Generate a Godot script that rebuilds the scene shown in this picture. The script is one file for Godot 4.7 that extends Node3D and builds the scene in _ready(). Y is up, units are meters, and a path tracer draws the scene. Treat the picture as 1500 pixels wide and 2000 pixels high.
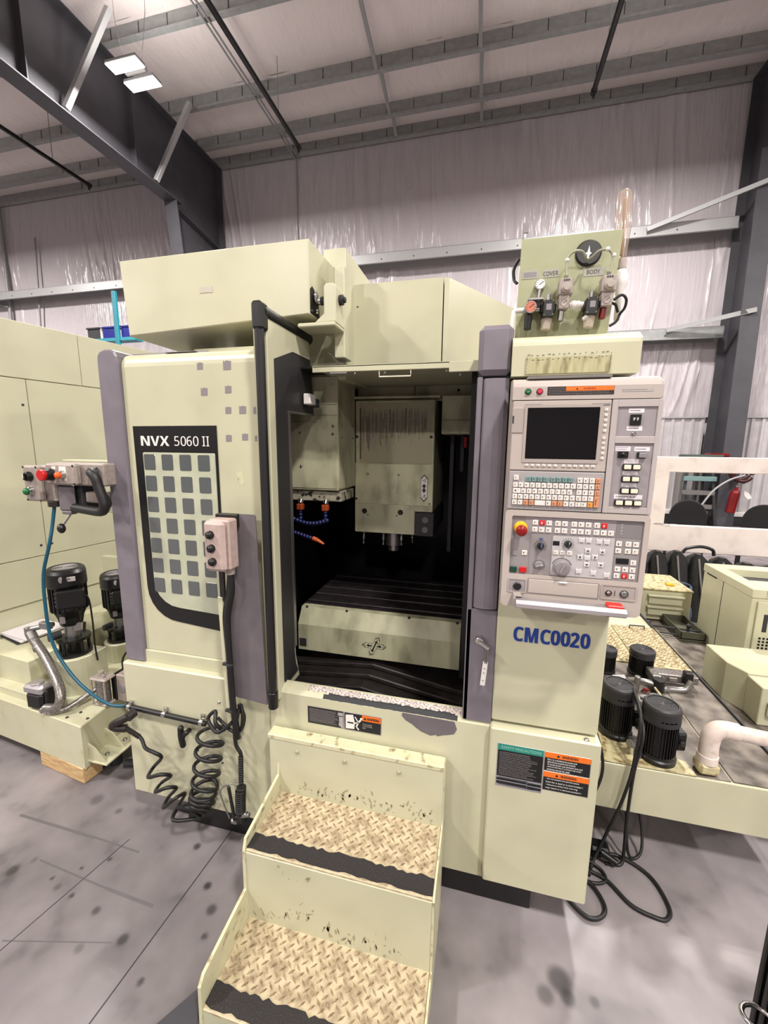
extends Node3D

var wp := {}
var used := {}
var M := {}
var rng := RandomNumberGenerator.new()


class G:
	var v := PackedVector3Array()
	var n := PackedVector3Array()
	var u := PackedVector2Array()
	var t := Transform3D.IDENTITY

	func tri(a: Vector3, b: Vector3, c: Vector3, na: Vector3, nb: Vector3, nc: Vector3, ua := Vector2(.01, .01), ub := Vector2(.01, .01), uc := Vector2(.01, .01)):
		if (b - a).cross(c - a).dot(na + nb + nc) > 0.0:
			var q = b; b = c; c = q
			q = nb; nb = nc; nc = q
			q = ub; ub = uc; uc = q
		v.append(t * a); v.append(t * b); v.append(t * c)
		n.append((t.basis * na).normalized()); n.append((t.basis * nb).normalized()); n.append((t.basis * nc).normalized())
		u.append(ua); u.append(ub); u.append(uc)

	func quad(a: Vector3, b: Vector3, c: Vector3, d: Vector3, k: Vector3, full := false):
		if full:
			tri(a, b, c, k, k, k, Vector2(0, 0), Vector2(1, 0), Vector2(1, 1)); tri(a, c, d, k, k, k, Vector2(0, 0), Vector2(1, 1), Vector2(0, 1))
		else:
			tri(a, b, c, k, k, k); tri(a, c, d, k, k, k)

	# a bevelled box between two corners
	func box(a: Vector3, b: Vector3, bev := .003):
		var lo := a.min(b)
		var hi := a.max(b)
		var s := hi - lo
		bev = minf(bev, .45 * minf(s.x, minf(s.y, s.z)))
		var e := [lo, hi]
		var i := [lo + Vector3.ONE * bev, hi - Vector3.ONE * bev]
		for ax in 3:
			var p := (ax + 1) % 3
			var q := (ax + 2) % 3
			for k in 2:
				var nn := Vector3.ZERO
				nn[ax] = 1.0 if k else -1.0
				var c := []
				for w in [[0, 1], [1, 1], [1, 0], [0, 0]]:
					var r := Vector3.ZERO
					r[ax] = e[k][ax]; r[p] = i[w[0]][p]; r[q] = i[w[1]][q]
					c.append(r)
				quad(c[0], c[1], c[2], c[3], nn, ax == 2 and k == 1)
			if bev > 0.0:
				for k in 2:
					for l in 2:
						var nn := Vector3.ZERO
						nn[p] = 1.0 if k else -1.0
						nn[q] = 1.0 if l else -1.0
						var c := []
						for w in [[0, true], [1, true], [1, false], [0, false]]:
							var r := Vector3.ZERO
							r[ax] = i[w[0]][ax]
							r[p] = e[k][p] if w[1] else i[k][p]
							r[q] = i[l][q] if w[1] else e[l][q]
							c.append(r)
						quad(c[0], c[1], c[2], c[3], nn.normalized())
		if bev > 0.0:
			for x in 2:
				for y in 2:
					for z in 2:
						var nn := Vector3(x * 2 - 1, y * 2 - 1, z * 2 - 1).normalized()
						tri(Vector3(e[x].x, i[y].y, i[z].z), Vector3(i[x].x, e[y].y, i[z].z), Vector3(i[x].x, i[y].y, e[z].z), nn, nn, nn)

	# box by centre and size
	func cbox(c: Vector3, s: Vector3, bev := .003):
		box(c - s / 2, c + s / 2, bev)

	# a bar of rectangular section from a to b
	func bar(a: Vector3, b: Vector3, w: float, h: float, up := Vector3.UP, bev := .002):
		var old := t
		t = t * G.along(a, b, up)
		var l := a.distance_to(b)
		box(Vector3(-w / 2, 0, -h / 2), Vector3(w / 2, l, h / 2), bev)
		t = old

	static func along(a: Vector3, b: Vector3, up := Vector3.UP) -> Transform3D:
		var y := (b - a).normalized()
		var z := up - y * up.dot(y)
		if z.length() < .01:
			z = Vector3.FORWARD - y * y.dot(Vector3.FORWARD)
			if z.length() < .01:
				z = Vector3.RIGHT - y * y.dot(Vector3.RIGHT)
		z = z.normalized()
		return Transform3D(Basis(y.cross(z), y, z), a)

	# profile points are (radius, height) along local y
	func lathe(p: Array, seg := 20, smooth := false):
		for j in p.size() - 1:
			var a: Vector2 = p[j]
			var b: Vector2 = p[j + 1]
			var dn := Vector2(b.y - a.y, a.x - b.x).normalized()
			var n0 := dn
			var n1 := dn
			if smooth:
				if j > 0:
					var c: Vector2 = p[j - 1]
					n0 = (dn + Vector2(a.y - c.y, c.x - a.x).normalized()).normalized()
				if j < p.size() - 2:
					var c: Vector2 = p[j + 2]
					n1 = (dn + Vector2(c.y - b.y, b.x - c.x).normalized()).normalized()
			for i in seg:
				var t0 := TAU * i / seg
				var t1 := TAU * (i + 1) / seg
				var d0 := Vector3(cos(t0), 0, sin(t0))
				var d1 := Vector3(cos(t1), 0, sin(t1))
				var A := d0 * a.x + Vector3.UP * a.y
				var B := d1 * a.x + Vector3.UP * a.y
				var C := d1 * b.x + Vector3.UP * b.y
				var D := d0 * b.x + Vector3.UP * b.y
				var na0 := d0 * n0.x + Vector3.UP * n0.y
				var na1 := d1 * n0.x + Vector3.UP * n0.y
				var nb0 := d0 * n1.x + Vector3.UP * n1.y
				var nb1 := d1 * n1.x + Vector3.UP * n1.y
				if a.x > 1e-6: tri(A, B, C if b.x > 1e-6 else D, na0, na1, nb1)
				if b.x > 1e-6: tri(A, C, D, na0, nb1, nb0)

	func cyl(a: Vector3, b: Vector3, r: float, seg := 14, r2 := -1.0, bev := .0015):
		var old := t
		t = t * G.along(a, b)
		var l := a.distance_to(b)
		if r2 < 0: r2 = r
		bev = minf(bev, minf(.4 * l, .5 * minf(r, r2)))
		lathe([Vector2(0, 0), Vector2(r - bev, 0), Vector2(r, bev), Vector2(r2, l - bev), Vector2(r2 - bev, l), Vector2(0, l)], seg)
		t = old

	# ball or dome: squashed sphere about a point
	func ball(c: Vector3, r: Vector3, seg := 14):
		var old := t
		t = t * Transform3D(Basis.IDENTITY, c)
		var m := 8
		for j in m:
			for i in seg:
				var q := []
				for w in [[0, 0], [1, 0], [1, 1], [0, 1]]:
					var th: float = PI * (j + w[1]) / m
					var ph: float = TAU * (i + w[0]) / seg
					q.append(Vector3(sin(th) * cos(ph), cos(th), sin(th) * sin(ph)))
				if j > 0: tri(q[0] * r, q[1] * r, q[2] * r, q[0], q[1], q[2])
				if j < m - 1: tri(q[0] * r, q[2] * r, q[3] * r, q[0], q[2], q[3])
		t = old

	# a round tube along points (smoothed)
	func tube(p: Array, r: float, seg := 8, sub := 6, closed := false):
		var c := PackedVector3Array()
		var m := p.size()
		if sub <= 1:
			for q in p: c.append(q)
		else:
			for i in (m if closed else m - 1):
				var p0: Vector3 = p[(i - 1 + m) % m] if closed or i > 0 else p[i] * 2 - p[i + 1]
				var p1: Vector3 = p[i]
				var p2: Vector3 = p[(i + 1) % m]
				var p3: Vector3 = p[(i + 2) % m] if closed or i + 2 < m else p2 * 2 - p1
				for k in sub:
					var s := float(k) / sub
					c.append(.5 * (2 * p1 + (p2 - p0) * s + (2 * p0 - 5 * p1 + 4 * p2 - p3) * s * s + (3 * p1 - p0 - 3 * p2 + p3) * s * s * s))
			c.append(p[0] if closed else p[m - 1])
		var rings := []
		var side := Vector3.ZERO
		for i in c.size():
			var d := (c[mini(i + 1, c.size() - 1)] - c[maxi(i - 1, 0)]).normalized()
			if side == Vector3.ZERO:
				side = d.cross(Vector3.UP if absf(d.y) < .9 else Vector3.RIGHT).normalized()
			side = (side - d * side.dot(d)).normalized()
			var up := d.cross(side)
			var ring := []
			for k in seg:
				ring.append(side * cos(TAU * k / seg) + up * sin(TAU * k / seg))
			rings.append(ring)
		for i in c.size() - 1:
			for k in seg:
				var l := (k + 1) % seg
				var a: Vector3 = rings[i][k]
				var b: Vector3 = rings[i][l]
				var e: Vector3 = rings[i + 1][l]
				var f: Vector3 = rings[i + 1][k]
				tri(c[i] + a * r, c[i] + b * r, c[i + 1] + e * r, a, b, e)
				tri(c[i] + a * r, c[i + 1] + e * r, c[i + 1] + f * r, a, e, f)
		if not closed:
			for w in [[0, 1], [c.size() - 1, c.size() - 2]]:
				var nn: Vector3 = (c[w[0]] - c[w[1]]).normalized()
				for k in seg:
					tri(c[w[0]], c[w[0]] + rings[w[0]][k] * r, c[w[0]] + rings[w[0]][(k + 1) % seg] * r, nn, nn, nn)

	# polygon in local xy, pushed from z0 to z1 (z1 is the front)
	func prism(poly: Array, z0: float, z1: float, bev := 0.0):
		var p := PackedVector2Array(poly)
		if Geometry2D.is_polygon_clockwise(p): p.reverse()
		var m := p.size()
		var q := PackedVector2Array()
		for i in m:
			var d0 := (p[i] - p[(i - 1 + m) % m]).normalized()
			var d1 := (p[(i + 1) % m] - p[i]).normalized()
			var nn := Vector2(-d0.y, d0.x) + Vector2(-d1.y, d1.x)
			q.append(p[i] + (nn / maxf(.3, nn.length_squared() / 2.0)) * bev)
		var ix := Geometry2D.triangulate_polygon(q)
		for k in range(0, ix.size(), 3):
			var a := q[ix[k]]
			var b := q[ix[k + 1]]
			var c := q[ix[k + 2]]
			tri(Vector3(a.x, a.y, z1), Vector3(b.x, b.y, z1), Vector3(c.x, c.y, z1), Vector3.BACK, Vector3.BACK, Vector3.BACK)
			a = p[ix[k]]; b = p[ix[k + 1]]; c = p[ix[k + 2]]
			tri(Vector3(a.x, a.y, z0), Vector3(b.x, b.y, z0), Vector3(c.x, c.y, z0), Vector3.FORWARD, Vector3.FORWARD, Vector3.FORWARD)
		for i in m:
			var j := (i + 1) % m
			var d := (p[j] - p[i]).normalized()
			var nn := Vector3(d.y, -d.x, 0)
			var sg := signf(z1 - z0)
			quad(Vector3(p[i].x, p[i].y, z0), Vector3(p[j].x, p[j].y, z0), Vector3(p[j].x, p[j].y, z1 - bev * sg), Vector3(p[i].x, p[i].y, z1 - bev * sg), nn)
			if bev > 0:
				quad(Vector3(p[i].x, p[i].y, z1 - bev * sg), Vector3(p[j].x, p[j].y, z1 - bev * sg), Vector3(q[j].x, q[j].y, z1), Vector3(q[i].x, q[i].y, z1), (nn + Vector3(0, 0, sg)).normalized())

	# flat ring between two outlines of the same count
	func ring(o: Array, i: Array, z0: float, z1: float):
		var m := o.size()
		for k in m:
			var l := (k + 1) % m
			var a := Vector3(o[k].x, o[k].y, 0)
			var b := Vector3(o[l].x, o[l].y, 0)
			var c := Vector3(i[l].x, i[l].y, 0)
			var d := Vector3(i[k].x, i[k].y, 0)
			var f := Vector3(0, 0, z1)
			var g := Vector3(0, 0, z0)
			quad(a + f, b + f, c + f, d + f, Vector3.BACK)
			quad(a + g, b + g, c + g, d + g, Vector3.FORWARD)
			var e := (b - a).normalized()
			var nn := Vector3(e.y, -e.x, 0)
			if nn.dot(a - d) < 0: nn = -nn
			quad(a + g, b + g, b + f, a + f, nn)
			quad(d + g, c + g, c + f, d + f, -nn)

	static func rr(x0: float, y0: float, x1: float, y1: float, r: float, k := 4) -> Array:
		var o := []
		for c in [[x1 - r, y1 - r, 0], [x0 + r, y1 - r, 1], [x0 + r, y0 + r, 2], [x1 - r, y0 + r, 3]]:
			for i in k + 1:
				var a: float = PI / 2 * (c[2] + float(i) / k)
				o.append(Vector2(c[0] + r * cos(a), c[1] + r * sin(a)))
		return o

	func mesh(off := Vector3.ZERO) -> ArrayMesh:
		var w := PackedVector3Array()
		w.resize(v.size())
		for i in v.size(): w[i] = v[i] - off
		var arr := []
		arr.resize(Mesh.ARRAY_MAX)
		arr[Mesh.ARRAY_VERTEX] = w
		arr[Mesh.ARRAY_NORMAL] = n
		arr[Mesh.ARRAY_TEX_UV] = u
		var m := ArrayMesh.new()
		m.add_surface_from_arrays(Mesh.PRIMITIVE_TRIANGLES, arr)
		return m

	func centre() -> Vector3:
		var b := AABB(v[0], Vector3.ZERO)
		for q in v: b = b.expand(q)
		return b.get_center()


func numbered(s: String) -> String:
	if not used.has(s):
		used[s] = 0
		return s
	used[s] += 1
	return "%s_%03d" % [s, used[s]]


func tags(o: Node, label: String, cat := "", group := "", kind := ""):
	if label: o.set_meta("label", label)
	if cat: o.set_meta("category", cat)
	if group: o.set_meta("group", group)
	if kind: o.set_meta("kind", kind)


# a thing with parts: a Node3D at its base
func T(called: String, at: Vector3, label: String, cat: String, group := "") -> Node3D:
	var o := Node3D.new()
	o.name = numbered(called)
	o.position = at
	add_child(o)
	wp[o] = at
	tags(o, label, cat, group)
	return o


# commit a collector as one mesh under parent (world coordinates in, recentred mesh out)
func P(parent: Node3D, called: String, g: G, m: Material, label := "") -> MeshInstance3D:
	var c := g.centre()
	var o := MeshInstance3D.new()
	o.mesh = g.mesh(c)
	o.material_override = null
	o.mesh.surface_set_material(0, m)
	o.name = called
	o.position = c - (wp[parent] if parent != self else Vector3.ZERO)
	parent.add_child(o, true)
	wp[o] = c
	if label: o.set_meta("label", label)
	return o


# a thing of one mesh
func S(called: String, g: G, m: Material, label: String, cat: String, group := "", kind := "") -> MeshInstance3D:
	var o := P(self, called, g, m)
	o.name = numbered(called)
	tags(o, label, cat, group, kind)
	return o


# structure
func W(called: String, g: G, m: Material, label := "") -> MeshInstance3D:
	var o := P(self, called, g, m)
	o.name = numbered(called)
	tags(o, label, "", "", "structure")
	return o


# a shared mesh at a place
func I(parent: Node3D, called: String, mesh: Mesh, m: Material, at: Vector3, b := Basis.IDENTITY) -> MeshInstance3D:
	var o := MeshInstance3D.new()
	o.mesh = mesh
	o.material_override = m
	o.name = called
	o.transform = Transform3D(b, at - wp[parent])
	parent.add_child(o, true)
	wp[o] = at
	return o


func B(parent: Node3D, called: String, a: Vector3, b: Vector3, m: Material, bev := .003) -> MeshInstance3D:
	var g := G.new()
	g.box(a, b, bev)
	return P(parent, called, g, m)


# raised lettering fitted to a width and height
func txt(parent: Node3D, called: String, s: String, at: Vector3, w: float, h: float, m: Material, bold := false, depth := .0006, b := Basis.IDENTITY):
	var f := SystemFont.new()
	f.font_names = PackedStringArray(["Droid Sans"])
	f.font_weight = 700 if bold else 400
	var t := TextMesh.new()
	t.text = s
	t.font = f
	t.font_size = 32
	t.depth = 1.0
	t.curve_step = 1.5
	t.pixel_size = .01
	t.material = m
	var a := t.get_aabb()
	var sx := w / a.size.x
	var sy := h / a.size.y if h > 0 else sx
	var o := MeshInstance3D.new()
	o.mesh = t
	o.name = called
	var bb := b * Basis.from_scale(Vector3(sx, sy, depth))
	o.transform = Transform3D(bb, at - bb * a.get_center() - wp[parent])
	parent.add_child(o, true)


func mat(c: Color, rough := .5, metal := 0.0, spec := .5) -> StandardMaterial3D:
	var m := StandardMaterial3D.new()
	m.albedo_color = c
	m.roughness = rough
	m.metallic = metal
	m.metallic_specular = spec
	return m


func noise_tex(f: float, oct: int, ramp: Array, sz := 256, sd := 1, normal := 0.0, type := FastNoiseLite.TYPE_SIMPLEX_SMOOTH) -> NoiseTexture2D:
	var nz := FastNoiseLite.new()
	nz.noise_type = type
	nz.seed = sd
	nz.frequency = f
	nz.fractal_octaves = oct
	var t := NoiseTexture2D.new()
	t.width = sz
	t.height = sz
	t.seamless = true
	t.noise = nz
	if normal > 0:
		t.as_normal_map = true
		t.bump_strength = normal
	elif ramp:
		var g := Gradient.new()
		var o := PackedFloat32Array()
		var c := PackedColorArray()
		for r in ramp:
			o.append(r[0]); c.append(r[1])
		g.offsets = o
		g.colors = c
		t.color_ramp = g
	return t


# a painted or dirty surface: noise colours laid on in world space
func dirty(ramp: Array, scale: Vector3, rough := .5, metal := 0.0, f := .02, oct := 4, sd := 1, spec := .5) -> StandardMaterial3D:
	var m := mat(Color.WHITE, rough, metal, spec)
	m.albedo_texture = noise_tex(f, oct, ramp, 256, sd)
	m.uv1_triplanar = true
	m.uv1_world_triplanar = true
	m.uv1_scale = scale
	return m


func pic(im: Image, rough := .5) -> StandardMaterial3D:
	var m := mat(Color.WHITE, rough)
	m.albedo_texture = ImageTexture.create_from_image(im)
	return m


# rows of short dashes like print too small to read
func print_im(w: int, h: int, bg: Color, fg: Color, rows: int, x0 := .06, x1 := .94, y0 := .06, y1 := .94, sd := 1) -> Image:
	var im := Image.create(w, h, false, Image.FORMAT_RGB8)
	im.fill(bg)
	var r := RandomNumberGenerator.new()
	r.seed = sd
	for k in rows:
		var y := int(h * lerpf(y0, y1, (k + .3) / rows))
		var hh := maxi(1, int(h * (y1 - y0) / rows * .42))
		var x := int(w * x0)
		var e := int(w * (x1 - r.randf() * .25 * (x1 - x0)))
		while x < e:
			var l := r.randi_range(2, 6) * maxi(1, w / 128)
			im.fill_rect(Rect2i(x, y, mini(l, e - x), hh), fg)
			x += l + maxi(1, w / 128)
	return im


func _ready():
	rng.seed = 7
	# ---- camera, sky, exposure, lamps
	var cam := Camera3D.new()
	cam.name = "camera"
	cam.fov = 102.91
	cam.position = Vector3(0, 1.75, 0)
	cam.rotation = Vector3(-.16305, .23839, .0097)
	cam.near = .02
	cam.far = 100
	add_child(cam)
	cam.current = true
	var env := Environment.new()
	env.background_mode = Environment.BG_COLOR
	env.background_color = Color(.5, .52, .55)
	env.tonemap_mode = Environment.TONE_MAPPER_LINEAR
	env.tonemap_exposure = .6
	env.sdfgi_enabled = true
	env.ssao_enabled = true
	env.ssil_enabled = true
	var we := WorldEnvironment.new()
	we.name = "world_environment"
	we.environment = env
	add_child(we)
	materials()
	lamps(LAMP_ENERGY)
	building()
	machine()
	console()
	air_panel()
	steps()
	button_station()
	hoses()
	right_tanks()
	left_side()
	background()
	foreground()


const LAMP_ENERGY := 60.0
const UPLIGHT := .055


func materials():
	var cr := func(v): return [[0.0, Color(.705 * v, .694 * v, .588 * v)], [.45, Color(.732 * v, .722 * v, .613 * v)], [1.0, Color(.745 * v, .735 * v, .625 * v)]]
	M.cream = dirty(cr.call(1.0), Vector3.ONE * .9, .32, 0, .012, 3)
	M.cream2 = dirty([[0.0, Color(.6, .58, .48)], [.22, Color(.72, .705, .585)], [.5, Color(.735, .725, .615)], [1.0, Color(.745, .735, .625)]], Vector3.ONE * 1.2, .4, 0, .02, 5, 3)
	M.worn = dirty([[0.0, Color(.45, .4, .3)], [.2, Color(.62, .58, .46)], [.3, Color(.75, .735, .605)], [1.0, Color(.78, .765, .64)]], Vector3.ONE * 3.0, .45, 0, .02, 5, 5)
	M.tread = dirty([[0.0, Color(.53, .46, .37)], [.35, Color(.67, .61, .5)], [.6, Color(.75, .695, .575)], [1.0, Color(.81, .765, .64)]], Vector3.ONE * 4.0, .42, .15, .02, 5, 8)
	M.bar = dirty([[0.0, Color(.42, .34, .26)], [.5, Color(.6, .51, .4)], [1.0, Color(.78, .7, .57)]], Vector3.ONE * 7.0, .4, .2, .03, 3, 18)
	M.inner = dirty([[0.0, Color(.5, .49, .4)], [.5, Color(.66, .65, .54)], [1.0, Color(.72, .71, .6)]], Vector3(1.6, .8, 1.6), .4, 0, .02, 5, 9)
	M.grey = dirty([[0.0, Color(.44, .415, .445)], [1.0, Color(.49, .465, .495)]], Vector3.ONE * 1.5, .38, .1, .02, 3, 4)
	M.greyd = dirty([[0.0, Color(.36, .335, .35)], [1.0, Color(.42, .39, .405)]], Vector3.ONE * 1.2, .45, 0, .02, 4, 4)
	M.beige = mat(Color(.675, .632, .602), .42)
	M.beige2 = mat(Color(.62, .58, .555), .42)
	M.panel = mat(Color(.51, .485, .485), .5)
	M.panel2 = mat(Color(.56, .53, .54), .5)
	M.panel3 = mat(Color(.68, .66, .66), .5)
	M.black = mat(Color(.045, .043, .045), .38)
	M.blackm = mat(Color(.15, .145, .15), .5)
	M.rubber = mat(Color(.06, .057, .06), .5)
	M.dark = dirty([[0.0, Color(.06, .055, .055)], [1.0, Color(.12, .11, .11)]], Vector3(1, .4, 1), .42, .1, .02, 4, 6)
	M.table = dirty([[0.0, Color(.17, .15, .155)], [1.0, Color(.27, .24, .245)]], Vector3.ONE * 2, .33, .5, .03, 4, 6)
	M.way = dirty([[0.0, Color(.13, .115, .11)], [1.0, Color(.21, .19, .18)]], Vector3.ONE * 2, .4, .3, .03, 4, 2)
	M.chrome = mat(Color(.78, .77, .76), .18, 1)
	M.steel = mat(Color(.6, .59, .58), .35, .9)
	M.alu = mat(Color(.75, .73, .74), .3, .8)
	M.braid = dirty([[0.0, Color(.3, .28, .27)], [.5, Color(.55, .53, .51)], [1.0, Color(.72, .7, .68)]], Vector3.ONE * 8, .35, .7, .05, 2, 3)
	M.galv = dirty([[0.0, Color(.55, .555, .55)], [1.0, Color(.62, .625, .62)]], Vector3.ONE * .8, .5, .2, .03, 3, 2)
	M.galvl = mat(Color(.66, .66, .66), .45, .3)
	M.beam = dirty([[0.0, Color(.235, .23, .25)], [1.0, Color(.275, .27, .29)]], Vector3.ONE * .4, .5, 0, .02, 3, 2)
	M.white = mat(Color(.86, .84, .82), .45)
	M.wframe = dirty([[0.0, Color(.82, .765, .73)], [.4, Color(.88, .835, .80)], [1.0, Color(.9, .86, .825)]], Vector3.ONE * 1.0, .45, 0, .015, 4, 12)
	M.key = mat(Color(.84, .81, .78), .45)
	M.ivory = mat(Color(.85, .82, .73), .4)
	M.red = mat(Color(.72, .05, .06), .35)
	M.dred = mat(Color(.42, .02, .03), .3)
	M.orange = mat(Color(.87, .42, .12), .4)
	M.okey = mat(Color(.76, .52, .38), .45)
	M.teal = mat(Color(.12, .48, .42), .4)
	M.gkey = mat(Color(.42, .53, .52), .45)
	M.green = mat(Color(.05, .38, .2), .3)
	M.dgreen = mat(Color(.03, .22, .15), .35)
	M.yellow = mat(Color(.88, .64, .08), .35)
	M.blue = mat(Color(.04, .19, .5), .5)
	M.bluehose = mat(Color(.07, .1, .28), .4)
	M.tealhose = mat(Color(.05, .3, .38), .4)
	M.ink = mat(Color(.06, .06, .07), .6)
	M.pinkbox = dirty([[0.0, Color(.66, .58, .55)], [1.0, Color(.74, .65, .62)]], Vector3.ONE * 4, .5, 0, .03, 3, 2)
	M.ctl = dirty([[0.0, Color(.56, .52, .49)], [1.0, Color(.66, .61, .58)]], Vector3.ONE * 5, .42, .1, .03, 3, 2)
	M.pane = mat(Color(.33, .345, .345), .12, 0, .6)
	M.screen = mat(Color(.022, .02, .026), .18)
	M.glass = mat(Color(.86, .88, .88, .25), .08)
	M.glass.transparency = BaseMaterial3D.TRANSPARENCY_ALPHA
	M.tubeglass = mat(Color(.75, .66, .58, .3), .1)
	M.tubeglass.transparency = BaseMaterial3D.TRANSPARENCY_ALPHA
	M.acrylic = mat(Color(.8, .74, .68, .55), .3)
	M.acrylic.transparency = BaseMaterial3D.TRANSPARENCY_ALPHA
	M.wood = dirty([[0.0, Color(.58, .44, .29)], [.5, Color(.75, .63, .45)], [1.0, Color(.83, .73, .56)]], Vector3(1.2, 14, 14), .75, 0, .03, 4, 2)
	M.tank = dirty([[0.0, Color(.2, .175, .15)], [.3, Color(.34, .31, .28)], [.55, Color(.45, .42, .39)], [.8, Color(.52, .49, .45)], [1.0, Color(.62, .6, .5)]], Vector3.ONE * 1.3, .42, .15, .018, 5, 21)
	M.oily = dirty([[0.0, Color(.38, .31, .2)], [.3, Color(.6, .54, .39)], [.5, Color(.73, .69, .54)], [1.0, Color(.78, .75, .6)]], Vector3.ONE * 3, .4, 0, .03, 5, 31)
	M.cover = mat(Color(.16, .16, .17), .7)
	M.pvc = dirty([[0.0, Color(.7, .62, .57)], [.4, Color(.84, .78, .74)], [1.0, Color(.87, .82, .79)]], Vector3.ONE * 3, .35, 0, .02, 4, 14)
	M.bag = dirty([[0.0, Color(.06, .06, .062)], [1.0, Color(.15, .15, .155)]], Vector3.ONE * 3, .35, 0, .03, 4, 2)
	M.mesh = mat(Color(.035, .035, .037), .8)
	M.rack = mat(Color(.16, .55, .62), .45)
	M.bin = mat(Color(.03, .09, .5), .35)
	M.paper = mat(Color(.85, .83, .84), .7)
	M.grip = dirty([[0.0, Color(.1, .09, .09)], [.7, Color(.17, .155, .155)], [1.0, Color(.3, .28, .27)]], Vector3.ONE * 10, .75, 0, .06, 4, 2)
	M.mark = mat(Color(.6, .575, .475), .6)
	M.tape = mat(Color(.36, .345, .345), .7)
	M.strap = mat(Color(.22, .22, .25), .7)
	M.tag = mat(Color(.5, .475, .48), .5)
	M.sheet = dirty([[0.0, Color(.7, .68, .69)], [1.0, Color(.76, .74, .75)]], Vector3.ONE * .6, .4, .1, .02, 3, 2)
	# vinyl faced insulation on the walls, glossy
	M.vinyl = mat(Color(.745, .715, .73), .27, 0, .5)
	M.vinyl.normal_enabled = true
	M.vinyl.normal_scale = .55
	M.vinyl.normal_texture = noise_tex(.02, 4, [], 256, 5, 6.0)
	M.vinyl.uv1_triplanar = true
	M.vinyl.uv1_world_triplanar = true
	M.vinyl.uv1_scale = Vector3(2.2, .12, 2.2)
	M.roof = mat(Color(.9, .86, .85), .5)
	M.roof.normal_enabled = true
	M.roof.normal_scale = .35
	M.roof.normal_texture = M.vinyl.normal_texture
	M.roof.uv1_triplanar = true
	M.roof.uv1_world_triplanar = true
	M.roof.uv1_scale = Vector3(1.6, 1, .15)
	M.concrete = mat(Color.WHITE, .5)
	M.concrete.albedo_texture = ImageTexture.create_from_image(concrete_im())
	M.concrete.roughness_texture = noise_tex(.02, 4, [[0.0, Color(.55, .55, .55)], [1.0, Color(1, 1, 1)]], 256, 3)
	M.concrete.roughness = .62
	M.concrete.uv1_scale = Vector3(1, 1, 1)
	M.lampglow = mat(Color.WHITE, .5)
	M.lampglow.emission_enabled = true
	M.lampglow.emission = Color(1, .97, .94)
	M.lampglow.emission_energy_multiplier = 14.0


# stains and blotches of the slab, 8 m square
func concrete_im() -> Image:
	var s := 1024
	var im := Image.create(s, s, false, Image.FORMAT_RGB8)
	var a := FastNoiseLite.new()
	a.seed = 4
	a.frequency = .006
	a.fractal_octaves = 5
	var b := FastNoiseLite.new()
	b.seed = 9
	b.frequency = .035
	b.fractal_octaves = 4
	var ia := a.get_seamless_image(s, s)
	var ib := b.get_seamless_image(s, s)
	for y in s:
		for x in s:
			var va := ia.get_pixel(x, y).r
			var vb := ib.get_pixel(x, y).r
			var k := .455 + (va - .5) * .2 + (vb - .5) * .1
			if vb < .3: k -= (.3 - vb) * .25
			im.set_pixel(x, y, Color(k * 1.02, k * .965, k * .975))
	# drops and scuffs; pixel (x, y) is world x = -5 + 8 x / s, z = -5 + 8 y / s
	var spots := [[-1.817, -1.025, .03, .62], [-1.35, -.991, .02, .62], [-1.175, -.941, .025, .6], [-1.627, -1.041, .01, .5], [-1.47, -1.161, .012, .5], [-1.551, -1.103, .009, .5], [-1.49, -1.009, .012, .5], [-1.79, -1.385, .04, .78], [.321, -1.202, .05, .6], [.34, -1.16, .03, .65], [.27, -1.15, .035, .7], [.42, -1.17, .02, .7], [-1.15, -1.3, .02, .5], [-1.0, -1.17, .02, .45], [-.93, -1.1, .025, .6], [-.9, -1.02, .015, .6], [-1.02, -.86, .015, .6]]
	for i in 160:
		spots.append([rng.randf_range(-5, 3), rng.randf_range(-5, 3), rng.randf_range(.004, .022), rng.randf_range(.75, .95)])
	for q in spots:
		var cx: float = (q[0] + 5.0) / 8.0 * s
		var cy: float = (q[1] + 5.0) / 8.0 * s
		var r: float = q[2] / 8.0 * s
		for y in range(int(cy - r - 1), int(cy + r + 2)):
			for x in range(int(cx - r - 1), int(cx + r + 2)):
				var d := Vector2(x - cx, y - cy).length() / maxf(r, .8)
				if d < 1.0 and x >= 0 and y >= 0 and x < s and y < s:
					var c := im.get_pixel(x, y)
					var w: float = lerpf(q[3], 1.0, smoothstep(.4, 1.0, d))
					im.set_pixel(x, y, c * w)
	return im


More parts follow.
